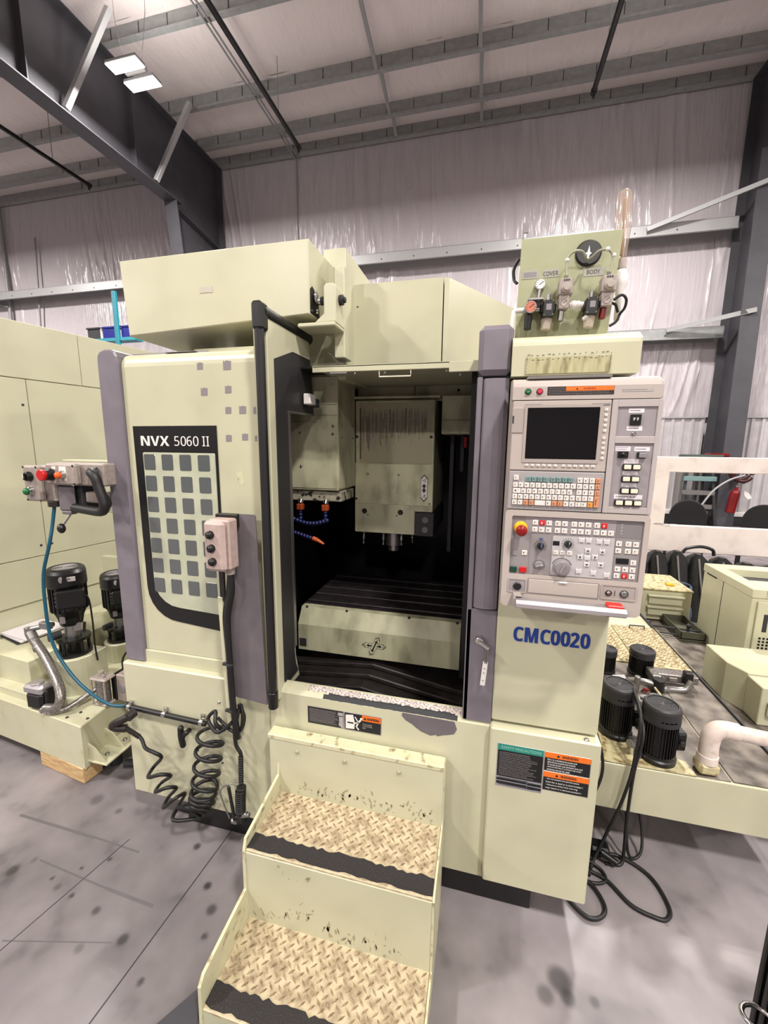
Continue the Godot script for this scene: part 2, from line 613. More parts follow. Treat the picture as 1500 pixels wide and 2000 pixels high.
func lamps(e: float):
	var first := true
	for z in [-6.62, 1.9, 10.5]:
		for x in [-14.5, -5.94, 2.3, 10.5]:
			var l := "high bay lamp of two glowing panels beside the dark roof beam" if x == -5.94 and z == -6.62 else "high bay lamp of two glowing panels, %s of the %s row" % [["far left", "left", "right", "far right"][[-14.5, -5.94, 2.3, 10.5].find(x)], "back" if z < 0 else ("middle" if z < 5 else "front")]
			var y := 7.74
			var t := T("high_bay_lamp", Vector3(x, y, z), l, "lamp", "" if x == -5.94 and z == -6.62 else "high bay lamps above the hall")
			var g := G.new()
			g.box(Vector3(x - .2, y + .07, z - .08), Vector3(x + .2, y + .15, z + .08), .01)
			for s in [-.18, .18]:
				g.box(Vector3(x - .3, y + .02, z + s - .105), Vector3(x + .3, y + .07, z + s + .105), .01)
			P(t, "housing", g, M.galvl)
			for s in [-.3, .3]:
				g = G.new()
				g.tube([Vector3(x + s * .5, y + .15, z), Vector3(x + s, 8.6, z), Vector3(x + s, 9.2, z)], .004, 6, 2)
				P(t, "hanger", g, M.steel)
			for s in [-.18, .18]:
				B(t, "lamp_panel", Vector3(x - .29, y + .005, z + s - .1), Vector3(x + .29, y + .021, z + s + .1), M.lampglow, .001)
				for w in 2:
					var a := AreaLight3D.new()
					a.name = ["lamp_light", "lamp_uplight"][w]
					a.area_size = Vector2(.58, .2)
					a.light_energy = e * [1.0, UPLIGHT][w]
					a.light_color = Color(1, .98, .96)
					a.area_range = 60
					a.area_attenuation = 2
					a.shadow_enabled = true
					a.position = Vector3(0, [-.005, .2][w], s)
					a.rotation = Vector3([-PI / 2, PI / 2][w], 0, 0)
					t.add_child(a, true)


# glossy faced insulation hung in a bay: a sheet with folds; axis 0 hangs on a wall, 1 lies under the roof
func folds(x0: float, x1: float, a0: float, a1: float, at: float, nx: int, ny: int, amp: float, sd: int, roof := false) -> G:
	var nz := FastNoiseLite.new()
	nz.seed = sd
	nz.frequency = 1.0
	nz.fractal_octaves = 2
	var n2 := FastNoiseLite.new()
	n2.seed = sd + 5
	n2.frequency = .35
	n2.fractal_octaves = 1
	var hgt := []
	for j in ny + 1:
		var row := PackedFloat32Array()
		var v := float(j) / ny
		for i in nx + 1:
			var x := lerpf(x0, x1, float(i) / nx)
			var a := lerpf(a0, a1, v)
			var w := maxf(0.0, n2.get_noise_2d(x * 1.4, a * .3) + .25)
			var r := 1.0 - absf(nz.get_noise_2d(x * 2.2 + .3 * sin(a * .8), a * .16)) * 2.2
			row.append(amp * (w * pow(maxf(r, 0.0), 3.0) + .5 * sin(PI * v)))
		hgt.append(row)
	var g := G.new()
	var pt := func(i, j):
		var x := lerpf(x0, x1, float(i) / nx)
		var a := lerpf(a0, a1, float(j) / ny)
		return Vector3(x, at - hgt[j][i], a) if roof else Vector3(x, a, at + hgt[j][i])
	var nr := func(i, j):
		var i0 := maxi(i - 1, 0)
		var i1 := mini(i + 1, nx)
		var j0 := maxi(j - 1, 0)
		var j1 := mini(j + 1, ny)
		var dx: float = (hgt[j][i1] - hgt[j][i0]) / ((x1 - x0) * (i1 - i0) / nx)
		var da: float = (hgt[j1][i] - hgt[j0][i]) / ((a1 - a0) * (j1 - j0) / ny)
		return (Vector3(-dx, -1, -da) if roof else Vector3(-dx, -da, 1)).normalized()
	for j in ny:
		for i in nx:
			var a: Vector3 = pt.call(i, j)
			var b: Vector3 = pt.call(i + 1, j)
			var c: Vector3 = pt.call(i + 1, j + 1)
			var d: Vector3 = pt.call(i, j + 1)
			var na: Vector3 = nr.call(i, j)
			var nb: Vector3 = nr.call(i + 1, j)
			var nc: Vector3 = nr.call(i + 1, j + 1)
			var nd: Vector3 = nr.call(i, j + 1)
			g.tri(a, b, c, na, nb, nc)
			g.tri(a, c, d, na, nc, nd)
	return g


func building():
	var g := G.new()
	# floor: one slab whose texture is laid from x = -5, z = -5 over 8 m
	g.box(Vector3(-22, -.2, -12), Vector3(16, 0, 26), 0)
	for i in g.v.size():
		g.u[i] = Vector2((g.v[i].x + 5.0) / 8.0, (g.v[i].z + 5.0) / 8.0)
	var fl := W("floor", g, M.concrete)
	# saw cuts and old tape lines
	for q in [[-1.03, -1.6, -1.1, -.55, .004], [-1.46, -1.25, -1.6, -.6, .003], [2.6, -3, 2.55, 2, .004], [-1.03, -1.6, -.98, -3.0, .004]]:
		var j := G.new()
		j.bar(Vector3(q[0], .0004, q[1]), Vector3(q[2], .0004, q[3]), q[4], .0008, Vector3.UP, 0)
		P(fl, "saw_cut", j, M.cover)
	for q in [[-2.06, -1.223, -1.62, -1.218, .012], [-1.62, -1.22, -1.37, -1.212, .008], [-1.75, -1.082, -1.38, -1.06, .007], [-1.38, -1.06, -1.15, -1.052, .012], [-1.58, -.83, -1.2, -.92, .004], [-.95, -1.33, -.84, -1.31, .008]]:
		var j := G.new()
		j.bar(Vector3(q[0], .0003, q[1]), Vector3(q[2], .0003, q[3]), q[4], .0006, Vector3.UP, 0)
		P(fl, "tape_residue", j, M.tape)
	# back wall: outer skin, then hung insulation between the girts, sheet metal below
	g = G.new()
	g.box(Vector3(-22, 0, -11.4), Vector3(16, 9.6, -11.15), 0)
	var wb := W("wall_back", g, M.sheet)
	var gy := [2.44, 4.18, 6.3, 9.1]
	for k in 3:
		P(wb, "insulation_sheet", folds(-17, 4.6, gy[k], gy[k + 1], -11.05, 760, 34, .06, 11 + k), M.vinyl)
		P(wb, "insulation_sheet", folds(4.6, 9, gy[k], gy[k + 1], -11.05, 120, 20, .045, 21 + k), M.vinyl)
	for side in [["left", Vector3(-22.3, 0, -12), Vector3(-22, 9.6, 26)], ["right", Vector3(16, 0, -12), Vector3(16.3, 9.6, 26)], ["front", Vector3(-22, 0, 25.7), Vector3(16, 9.6, 26)]]:
		g = G.new()
		g.box(side[1], side[2], 0)
		W("wall_" + side[0], g, M.vinyl)
	g = G.new()
	g.box(Vector3(-22.3, 9.45, -12), Vector3(16.3, 9.6, 26), 0)
	var ce := W("ceiling", g, M.roof)
	var pz := [-10.92, -10.2, -9.05, -7.4, -5.9, -4.4, -2.9, -1.4]
	for k in 4:
		P(ce, "insulation_sheet", folds(-17, 9, pz[k] if k else -11.2, pz[k + 1], 9.37, 260, 8, .014, 31 + k, true), M.roof)
	# purlins
	for k in range(0, 8):
		g = G.new()
		var z: float = pz[k] - .08
		if k == 0:
			g.box(Vector3(-20, 9.05, z), Vector3(16, 9.36, z + .01), 0)
			g.box(Vector3(-20, 9.05, z), Vector3(16, 9.06, z + .12), 0)
			g.box(Vector3(-20, 9.05, z + .12), Vector3(16, 9.09, z + .125), 0)
		else:
			g.box(Vector3(-20, 9.05, z), Vector3(16, 9.36, z + .012), 0)
			g.box(Vector3(-20, 9.045, z), Vector3(16, 9.055, z + .09), 0)
			g.box(Vector3(-20, 9.055, z + .085), Vector3(16, 9.085, z + .09), 0)
			g.box(Vector3(-20, 9.35, z - .09), Vector3(16, 9.36, z), 0)
		var l: String = ["galvanized eave strut along the top of the back wall", "galvanized roof purlin nearest the back wall", "galvanized roof purlin second from the back wall", "galvanized roof purlin third from the back wall"][k] if k < 4 else "galvanized roof purlin %s from the back wall, above the camera" % ["fourth", "fifth", "sixth", "seventh"][k - 4]
		var o := S("roof_purlin", g, M.galv, l, "purlin", "" if k < 4 else "purlins out of sight")
		if k < 4:
			for i in 30:
				var x := -12.0 + i * .62 + k * .17
				B(o, "insulation_pin", Vector3(x, 9.16, z + .012), Vector3(x + .012, 9.34, z + .02), M.cover, 0)
	# rods and straps between purlins
	for q in [[-2.44, "first"], [-.44, "second"]]:
		g = G.new()
		for k in 3:
			g.bar(Vector3(q[0], 9.07, pz[k] - .06), Vector3(q[0] + .02, 9.28, pz[k + 1] - .1), .07, .05, Vector3.UP, .004)
		g.bar(Vector3(q[0], 9.07, -7.5), Vector3(q[0] + .02, 9.28, -5.95), .07, .05, Vector3.UP, .004)
		S("purlin_strap", g, M.galv, "grey purlin strap %s along the roof right of the sprinkler pipe" % q[0 + 1], "strap")
	g = G.new()
	for x in [-5.11, -5.03]:
		g.cyl(Vector3(x, 9.02, -11.0), Vector3(x, 9.02, -3), .018, 8)
	g.cyl(Vector3(-5.09, 9.02, -10.98), Vector3(-5.09, 7.1, -10.98), .012, 8)
	S("electrical_conduit", g, M.galv, "thin twin conduit across the purlins that drops down the wall", "conduit")
	# frame of the building
	frame(-7.43, "left", true)
	frame(5.03, "right", false)
	# girts
	for k in 2:
		var y: float = [4.07, 6.18][k]
		for s in 2:
			var xa: float = [-20.0, -7.2][s]
			var xb: float = [-7.65, 4.8][s]
			g = G.new()
			g.box(Vector3(xa, y, -10.98), Vector3(xb, y + .24, -10.97), 0)
			g.box(Vector3(xa, y + .23, -10.98), Vector3(xb, y + .24, -10.6), 0)
			g.box(Vector3(xa, y, -10.615), Vector3(xb, y + .235, -10.6), 0)
			g.box(Vector3(xa, y, -10.6), Vector3(xb, y + .012, -10.56), 0)
			var o := S("wall_girt", g, M.galvl if k else M.galv, "%s galvanized wall girt %s" % [["lower", "upper"][k], ["left of the dark roof beam", "between the two dark columns"][s]], "girt")
			for i in 14:
				var x := xa + .5 + i * .8
				if x < xb - .2:
					g = G.new()
					g.cyl(Vector3(x, y + .09, -10.6), Vector3(x, y + .09, -10.585), .014, 6)
					P(o, "bolt", g, M.cover)
	# braces to the right column
	var bi := 0
	for q in [[Vector3(3.12, 6.27, -10.55), Vector3(5.1, 6.78, -10.15)], [Vector3(3.7, 4.22, -10.55), Vector3(5.1, 4.43, -10.12)]]:
		g = G.new()
		g.bar(q[0], q[1], .09, .008, Vector3(0, 1, .2), 0)
		g.bar(q[0] + Vector3(0, .04, 0), q[1] + Vector3(0, .04, 0), .008, .09, Vector3(0, 1, .2), 0)
		S("column_brace", g, M.galvl, ["upper", "lower"][bi] + " light steel angle brace from girt to the right column", "brace")
		bi += 1
	# corrugated liner at the foot of the wall
	for s in 3:
		var xa: float = [-16.0, -7.1, 5.05][s]
		var xb: float = [-7.7, 4.75, 9.0][s]
		g = G.new()
		var x := xa
		while x < xb - .001:
			var prof := [[0.0, 0.0], [.02, .035], [.07, .035], [.09, 0.0], [.2, 0.0]]
			for i in 4:
				var a := Vector3(x + prof[i][0], 0, -10.86 + prof[i][1])
				var b := Vector3(minf(x + prof[i + 1][0], xb), 0, -10.86 + prof[i + 1][1])
				g.quad(a + Vector3.UP * .3, b + Vector3.UP * .3, b + Vector3.UP * 2.42, a + Vector3.UP * 2.42, Vector3(-(b - a).z, 0, (b - a).x).normalized())
			x += .2
		var tr := W("trim_%d" % (s + 1), g, M.sheet, "corrugated sheet metal liner at the foot of the back wall")
		B(tr, "cap_strip", Vector3(xa, 2.41, -10.9), Vector3(xb, 2.44, -10.8), M.galvl)
	g = G.new()
	g.box(Vector3(-16, .22, -10.95), Vector3(9, .32, -10.72), .01)
	W("baseboard_back", g, M.white)
	g = G.new()
	g.box(Vector3(-16, 0, -10.95), Vector3(9, .22, -10.74), .01)
	W("trim_4", g, M.cover)
	# sprinkler branch pipes
	for q in [[-4.3, -9.4, "black sprinkler pipe hung above the magazine box"], [1.63, -9.3, "black sprinkler pipe hung above the console"], [-10.1, -9.45, "black sprinkler pipe left of the dark roof beam"]]:
		var t := T("sprinkler_pipe", Vector3(q[0], 8.2, q[1]), q[2], "pipe")
		g = G.new()
		g.cyl(Vector3(q[0], 8.2, q[1]), Vector3(q[0], 8.2, 6), .045, 10)
		P(t, "pipe", g, M.black)
		g = G.new()
		g.cyl(Vector3(q[0], 8.2, q[1] - .05), Vector3(q[0], 8.2, q[1] + .04), .055, 10)
		g.cyl(Vector3(q[0], 8.2, q[1]), Vector3(q[0], 8.08, q[1]), .025, 8)
		P(t, "end_cap", g, M.blackm)
		for z in [q[1] + .9, q[1] + 4.2]:
			g = G.new()
			g.cyl(Vector3(q[0], 8.2, z), Vector3(q[0], 9.2, z), .008, 6)
			P(t, "hanger", g, M.galv)


func frame(x: float, side: String, rafter: bool):
	var t := T("steel_column", Vector3(x, 0, -10), "dark grey steel column %s" % ("carrying the roof beam behind the magazine box" if rafter else "at the right edge behind the white frame"), "column")
	# tapering web with a flange on each edge
	var zt := -9.1 if rafter else -10.25
	var zb := -9.9 if rafter else -10.05
	var g := G.new()
	var poly := [Vector2(10.9, 0), Vector2(-zb, 0), Vector2(-zt, 7.4), Vector2(-zt, 9.05), Vector2(10.9, 9.05)]
	g.t = Transform3D(Basis(Vector3(0, 0, -1), Vector3.UP, Vector3.RIGHT), Vector3(x, 0, 0))
	g.prism(poly, -.01, .01)
	P(t, "web", g, M.beam)
	g = G.new()
	g.bar(Vector3(x, 0, zb), Vector3(x, 7.4, zt), .34, .02, Vector3(0, 0, 1), 0)
	P(t, "inner_flange", g, M.beam)
	g = G.new()
	g.box(Vector3(x - .17, 0, -10.92), Vector3(x + .17, 9.05, -10.9), 0)
	P(t, "outer_flange", g, M.beam)
	for y in [4.2, 6.95]:
		g = G.new()
		g.bar(Vector3(x + .08, y, -10.9), Vector3(x + .08, y + .25, -9.2 if rafter else -10.2), .15, .02, Vector3.UP, 0)
		P(t, "stiffener", g, M.beam)
	var c := T("roof_beam", Vector3(x, 7.37, -5), "dark steel roof beam %s" % ("running overhead from the left column" if rafter else "above the right column"), "beam")
	g = G.new()
	g.box(Vector3(x - .01, 7.37, -9.1), Vector3(x + .01, 9.04, 20), 0)
	P(c, "web", g, M.beam)
	g = G.new()
	g.box(Vector3(x - .17, 7.35, -9.3), Vector3(x + .17, 7.375, 20), .003)
	P(c, "bottom_flange", g, M.beam)
	g = G.new()
	g.box(Vector3(x - .17, 9.02, -10.9), Vector3(x + .17, 9.045, 20), .003)
	P(c, "top_flange", g, M.beam)
	for z in [-3.2, -5.9, -8.0]:
		g = G.new()
		g.box(Vector3(x, 7.37, z - .01), Vector3(x + .15, 9.03, z + .01), 0)
		P(c, "stiffener", g, M.beam)
	if rafter:
		var i := 0
		for q in [[-6.52, -6.82], [-8.53, -8.8]]:
			g = G.new()
			g.bar(Vector3(x + .14, 7.42, q[0]), Vector3(x + .9, 8.98, q[1]), .09, .09, Vector3(0, 0, 1), .004)
			S("flange_brace", g, M.galvl, "light angle brace from beam to roof, " + ["beside the glowing lamp", "above the column head"][i], "brace")
			i += 1


const XZ := Basis(Vector3(0, 0, -1), Vector3(0, 1, 0), Vector3(1, 0, 0))   # local x runs back, z runs right


func bolts(parent: Node3D, pts: Array, r := .006, m: Material = null, d := Vector3.BACK):
	for p in pts:
		var g := G.new()
		g.cyl(p - d * .001, p + d * r * .7, r, 8, r * .7)
		P(parent, "bolt", g, m if m else M.chrome)


func side_prism(poly: Array, x0: float, x1: float, bev := 0.0) -> G:   # poly in (-z, y), pushed along x
	var g := G.new()
	g.t = Transform3D(XZ, Vector3.ZERO)
	g.prism(poly, x0, x1, bev)
	return g


func machine():
	var t := T("machining_center", Vector3(-.73, 0, -1.4), "large cream machining center with an open door and dark work area", "machine")
	var g := G.new()
	g.box(Vector3(-1.27, 0, -3.3), Vector3(.25, .14, -1.394), .004)
	P(t, "plinth", g, M.black)
	# lower front
	g = G.new()
	g.box(Vector3(-1.525, .135, -1.43), Vector3(-.802, .786, -1.36), .006)
	g.box(Vector3(-1.5, .14, -3.3), Vector3(-1.06, .78, -1.43), .01)
	var ll := P(t, "lower_left_panel", g, M.cream)
	bolts(ll, [Vector3(-1.039, .672, -1.36), Vector3(-.945, .524, -1.36), Vector3(-.82, .3, -1.36)], .008)
	bolts(ll, [Vector3(-1.039, .384, -1.361), Vector3(-1.16, .42, -1.361)], .006, M.cover)
	g = side_prism([Vector2(1.36, .135), Vector2(1.36, .766), Vector2(1.372, .78), Vector2(1.40, .792), Vector2(1.409, .792), Vector2(1.409, .135)], -.798, .066)
	var lc := P(t, "lower_center_panel", g, M.cream)
	# scuffed sill and worn patch
	var rag := func(x0: float, x1: float, lo: float, hi: float, jl: float, jh: float) -> Array:
		var o := []
		for i in 61: o.append(Vector2(lerpf(x0, x1, i / 60.0), hi + rng.randf_range(-jh, jh)))
		for i in 61: o.append(Vector2(lerpf(x1, x0, i / 60.0), lo + rng.randf_range(-jl, jl)))
		return o
	var slope := Transform3D(Basis(Vector3.RIGHT, Vector3(0, .394, -.919), Vector3(0, .919, .394)), Vector3(0, .78, -1.372))
	g = G.new()
	g.t = slope
	g.prism(rag.call(-.64, -.036, .004, .0295, .0035, 0.0), 0, .0006)
	P(lc, "bare_sill_edge", g, dirty([[0.0, Color(.3, .26, .26)], [.36, Color(.5, .46, .45)], [.44, Color(.78, .73, .7)], [1.0, Color(.84, .79, .76)]], Vector3(9, 9, 14), .45, 0, .04, 4, 6))
	g = G.new()
	g.t = slope
	g.prism(rag.call(-.55, -.06, .0, .006, 0.0, .0035), .0002, .0009)
	P(lc, "worn_sill", g, M.cover)
	g = G.new()
	g.t = Transform3D(Basis(Vector3.RIGHT, Vector3(0, .759, -.651), Vector3(0, .651, .759)), Vector3(0, .766, -1.36))
	g.prism(rag.call(-.57, -.05, .001, .0184, .0008, 0.0), 0, .0006)
	P(lc, "worn_sill", g, M.cover)
	g = G.new()
	g.prism([Vector2(-.255, .752), Vector2(-.24, .736), Vector2(-.215, .724), Vector2(-.2, .712), Vector2(-.18, .7), Vector2(-.16, .694), Vector2(-.145, .69), Vector2(-.125, .697), Vector2(-.12, .692), Vector2(-.1, .7), Vector2(-.085, .704), Vector2(-.06, .712), Vector2(-.05, .733), Vector2(-.06, .762), Vector2(-.252, .765)], -1.36, -1.3594)
	P(lc, "worn_patch", g, M.greyd)
	# warning plates below the sill
	var im := print_im(256, 128, Color(.13, .12, .13), Color(.5, .48, .48), 11, .05, .9, .08, .9, 3)
	for q in [[220, 10, 24], [228, 40, 40], [238, 70, 50], [226, 84, 30], [242, 100, 26]]:
		im.fill_rect(Rect2i(q[0], q[1], 40, q[2]), Color(.62, .6, .6))
	g = G.new()
	g.box(Vector3(-.634, .655, -1.361), Vector3(-.486, .727, -1.3585), .0005)
	P(lc, "notice_plate", g, pic(im))
	g = G.new()
	g.box(Vector3(-.484, .653, -1.361), Vector3(-.332, .729, -1.3585), .0005)
	var pl := P(lc, "warning_plate", g, M.alu)
	B(pl, "print", Vector3(-.479, .656, -1.359), Vector3(-.335, .726, -1.358), M.ink, 0)
	B(pl, "print", Vector3(-.409, .703, -1.358), Vector3(-.335, .726, -1.3577), M.orange, 0)
	txt(pl, "lettering", "WARNING", Vector3(-.365, .714, -1.3574), .048, .011, M.ink, true)
	tri_sign(pl, Vector3(-.397, .7145, -1.3575), .013)
	for k in 3:
		txt(pl, "lettering", ["Do not operate", "without closing", "door."][k], Vector3([-.388, -.387, -.4][k], .689 - k * .0075, -1.3577), [.036, .037, .013][k], .0055, M.beige)
	g = G.new()
	g.prism([Vector2(-.475, .718), Vector2(-.445, .722), Vector2(-.438, .69), Vector2(-.44, .662), Vector2(-.475, .66)], -1.358, -1.3576)
	g.bar(Vector3(-.437, .715, -1.3578), Vector3(-.422, .69, -1.3578), .004, .0006, Vector3.BACK, 0)
	g.bar(Vector3(-.414, .704, -1.3578), Vector3(-.43, .688, -1.3578), .007, .0006, Vector3.BACK, 0)
	g.bar(Vector3(-.43, .69, -1.3578), Vector3(-.446, .685, -1.3578), .005, .0006, Vector3.BACK, 0)
	g.bar(Vector3(-.425, .69, -1.3578), Vector3(-.432, .672, -1.3578), .006, .0006, Vector3.BACK, 0)
	g.bar(Vector3(-.432, .674, -1.3578), Vector3(-.422, .662, -1.3578), .005, .0006, Vector3.BACK, 0)
	g.cyl(Vector3(-.412, .71, -1.358), Vector3(-.412, .71, -1.3575), .005, 10)
	P(pl, "pictogram", g, M.white)
	B(pl, "pictogram", Vector3(-.468, .684, -1.3576), Vector3(-.443, .69, -1.3573), M.ink, 0)
	# upper left cover with a rounded brow
	var prof := [Vector2(1.40, .845), Vector2(1.40, 2.045)]
	for i in range(1, 7):
		var a := PI / 2 * i / 6
		prof.append(Vector2(1.455 - .055 * cos(a), 2.045 + .055 * sin(a)))
	prof += [Vector2(1.5, 2.104), Vector2(1.5, .845)]
	var cov := P(t, "left_cover", side_prism(prof, -1.423, -.79), M.cream)
	P(t, "cover_skirt", side_prism([Vector2(1.392, .786), Vector2(1.392, .84), Vector2(1.41, .845), Vector2(1.5, .845), Vector2(1.5, .786)], -1.43, -.792), M.cream)
	B(t, "cover_roof", Vector3(-1.45, 2.085, -2.3), Vector3(-.80, 2.108, -1.49), M.cream)
	g = G.new()
	g.box(Vector3(-1.24, 2.099, -1.452), Vector3(-1.10, 2.1012, -1.43), 0)
	P(cov, "sticker", g, M.tag)
	# grey corner column
	g = G.new()
	g.t = Transform3D(Basis(Vector3.RIGHT, Vector3.UP, Vector3.BACK), Vector3.ZERO)
	var outl := [Vector2(-1.425, .786), Vector2(-1.525, .786), Vector2(-1.525, 2.07), Vector2(-1.522, 2.09), Vector2(-1.512, 2.105), Vector2(-1.49, 2.112), Vector2(-1.455, 2.112), Vector2(-1.437, 2.104), Vector2(-1.427, 2.085), Vector2(-1.425, 2.06)]
	g.prism(outl, -2.3, -1.383, .006)
	P(t, "corner_column", g, M.grey)
	g = G.new()
	g.box(Vector3(-1.49, 2.106, -2.3), Vector3(-1.1, 2.118, -1.5), .004)
	P(t, "top_strip", g, M.grey)
	# dark window with its grille of panes
	var arc := [Vector2(-1.392, 1.815), Vector2(-1.005, 1.817), Vector2(-1.005, .970), Vector2(-1.06, .976), Vector2(-1.24, .992)]
	for i in range(1, 7):
		var a := PI / 2 * i / 6
		arc.append(Vector2(-1.24 - .148 * sin(a), 1.137 - .145 * cos(a)))
	g = G.new()
	g.prism(arc, -1.401, -1.3975)
	var win := P(t, "window_surround", g, M.black)
	arc = [Vector2(-1.351, 1.708), Vector2(-1.345, 1.711), Vector2(-1.02, 1.711), Vector2(-1.016, 1.706), Vector2(-1.016, 1.046), Vector2(-1.23, 1.057)]
	for i in range(1, 6):
		var a := PI / 2 * i / 5
		arc.append(Vector2(-1.23 - .118 * sin(a), 1.165 - .108 * cos(a)))
	g = G.new()
	g.prism(arc, -1.3985, -1.394, .001)
	P(win, "grille", g, dirty([[0.0, Color(.66, .67, .58)], [1.0, Color(.72, .73, .64)]], Vector3.ONE * 2, .3, 0, .02, 3, 2))
	g = G.new()
	g.prism(G.rr(-.0268, -.0318, .0268, .0318, .006, 3), -.001, .0012, .0006)
	var pane := g.mesh()
	for r in 7:
		for c in 4:
			I(win, "pane", pane, M.pane, Vector3(-1.3195 + c * .0843, 1.672 - r * .0868, -1.3942))
	txt(win, "lettering", "NVX", Vector3(-1.290, 1.757, -1.3972), .135, .039, M.white, true)
	txt(win, "lettering", "5060 II", Vector3(-1.119, 1.757, -1.3972), .158, .038, M.white)
	# old squares of tape on the cover
	for q in [[-1.062, 2.038, .026], [-.946, 2.037, .034], [-1.05, 1.944, .03], [-.946, 1.95, .028], [-.95, 1.874, .026], [-.889, 1.875, .03], [-.832, 1.873, .026], [-.954, 1.77, .026], [-.884, 1.775, .026], [-.832, 1.77, .022]]:
		g = G.new()
		var w: float = q[2] / 2
		var r := Vector2(q[0], q[1])
		g.prism([r + Vector2(-w, -w * 1.05), r + Vector2(w * .9, -w), r + Vector2(w, w * .8), r + Vector2(-w * .2, w), r + Vector2(-w * .6, w * .7), r + Vector2(-w * .95, w)], -1.401, -1.3993)
		P(cov, "tape_square", g, M.tag)
	g = G.new()
	g.prism([Vector2(-.93, 1.64), Vector2(-.9, 1.645), Vector2(-.895, 1.6), Vector2(-.905, 1.59), Vector2(-.92, 1.592)], -1.401, -1.3994)
	P(cov, "peeled_sticker", g, M.worn)
	# recessed side of the lower cover, behind the button post
	# sliding door: thick leading edge seen from the side
	var zz := func(pts): return pts.map(func(p): return Vector2(-p.x, p.y))
	g = side_prism(zz.call([Vector2(-1.345, .742), Vector2(-1.345, 2.19), Vector2(-1.36, 2.2), Vector2(-1.70, 2.185), Vector2(-1.715, 1.89), Vector2(-1.50, 1.87), Vector2(-1.50, .86), Vector2(-1.53, .745)]), -.80, -.748, .003)
	var door := P(t, "sliding_door", g, M.cream)
	g = side_prism(zz.call([Vector2(-1.388, .80), Vector2(-1.388, 2.05), Vector2(-1.535, 2.104), Vector2(-1.695, 2.104), Vector2(-1.724, 1.95), Vector2(-1.724, 1.878), Vector2(-1.478, 1.876), Vector2(-1.478, .9), Vector2(-1.49, .82), Vector2(-1.51, .78), Vector2(-1.4, .775)]), -.75, -.744)
	P(door, "edge_seal", g, M.blackm)
	g = side_prism(zz.call([Vector2(-1.479, 1.872), Vector2(-1.495, 1.868), Vector2(-1.500, .9), Vector2(-1.479, .9)]), -.75, -.7415)
	g.t = Transform3D(XZ, Vector3.ZERO)
	g.prism(zz.call([Vector2(-1.478, 1.877), Vector2(-1.478, 1.868), Vector2(-1.724, 1.872), Vector2(-1.724, 1.88)]), -.75, -.7415)
	P(door, "glass_frame", g, M.steel)
	# door glass edge curving into the sill
	g = G.new()
	g.box(Vector3(-.735, 1.912, -1.66), Vector3(-.705, 1.955, -1.60), .003)
	P(door, "door_latch", g, M.white)
	B(door, "latch_body", Vector3(-.73, 1.905, -1.69), Vector3(-.70, 1.94, -1.655), M.cover)
	g = G.new()
	g.cyl(Vector3(-.72, 1.92, -1.67), Vector3(-.62, 1.915, -1.67), .002, 6)
	P(door, "latch_pin", g, M.steel)
	g = G.new()
	g.cyl(Vector3(-.763, .728, -1.322), Vector3(-.763, 2.15, -1.322), .0165, 16)
	g.cyl(Vector3(-.763, 2.194, -1.335), Vector3(-.763, 2.194, -1.715), .024, 16)
	P(door, "grab_rail", g, M.rubber)
	g = G.new()
	g.box(Vector3(-.7825, 2.13, -1.355), Vector3(-.7435, 2.221, -1.302), .008)
	P(door, "rail_corner", g, M.black)
	g = G.new()
	g.cyl(Vector3(-.763, .722, -1.322), Vector3(-.763, .79, -1.322), .019, 16)
	P(door, "rail_cap", g, M.black)
	g = G.new()
	g.ball(Vector3(-.763, 2.194, -1.715), Vector3.ONE * .024)
	P(door, "rail_cap", g, M.black)
	# right column
	g = G.new()
	g.box(Vector3(-.0335, 1.966, -1.9), Vector3(.07, 2.114, -1.35), .016)
	P(t, "column_cap", g, M.grey)
	g = G.new()
	g.box(Vector3(-.0335, .779, -1.55), Vector3(-.016, 1.962, -1.36), .003)
	P(t, "column_edge", g, M.grey)
	g = G.new()
	g.t = Transform3D(Basis(Vector3.RIGHT, Vector3(0, 0, -1), Vector3.UP), Vector3.ZERO)
	g.prism([Vector2(-.0135, 1.6), Vector2(-.0135, 1.362), Vector2(-.008, 1.352), Vector2(.02, 1.346), Vector2(.05, 1.35), Vector2(.063, 1.358), Vector2(.066, 1.375), Vector2(.066, 1.6)], 1.207, 1.956, .002)
	P(t, "column_door", g, M.grey)
	g = G.new()
	g.box(Vector3(-.034, .778, -1.6), Vector3(.067, 1.2, -1.36), .004)
	var cb := P(t, "column_base", g, M.grey)
	B(t, "column_core", Vector3(-.012, 1.19, -1.6), Vector3(.066, 1.97, -1.375), M.cover, 0)
	g = G.new()
	g.cyl(Vector3(.012, 1.095, -1.362), Vector3(.012, 1.095, -1.335), .013, 14)
	g.bar(Vector3(.01, 1.095, -1.34), Vector3(.045, 1.075, -1.335), .016, .014)
	P(cb, "latch", g, M.chrome)
	g = G.new()
	g.cyl(Vector3(.037, 1.08, -1.338), Vector3(.034, 1.015, -1.34), .0028, 8)
	g.cyl(Vector3(.043, 1.08, -1.338), Vector3(.04, 1.015, -1.34), .0028, 8)
	P(cb, "key_wire", g, M.steel)
	g = G.new()
	g.bar(Vector3(.037, 1.022, -1.342), Vector3(.03, .928, -1.347), .017, .008, Vector3.BACK, .003)
	P(cb, "key_tag", g, M.white, "white plastic tag on a hook")
	bolts(cb, [Vector3(.034, .997, -1.338), Vector3(.033, .98, -1.339), Vector3(.031, .95, -1.341)], .002, M.cover)
	# post under the console and lower cabinet
	g = G.new()
	g.box(Vector3(.068, .795, -1.7), Vector3(.411, 1.95, -1.36), .004)
	var post := P(t, "console_post", g, M.cream)
	B(t, "side_cabinet", Vector3(-.03, .14, -3.3), Vector3(.40, 2.04, -1.71), M.cream)
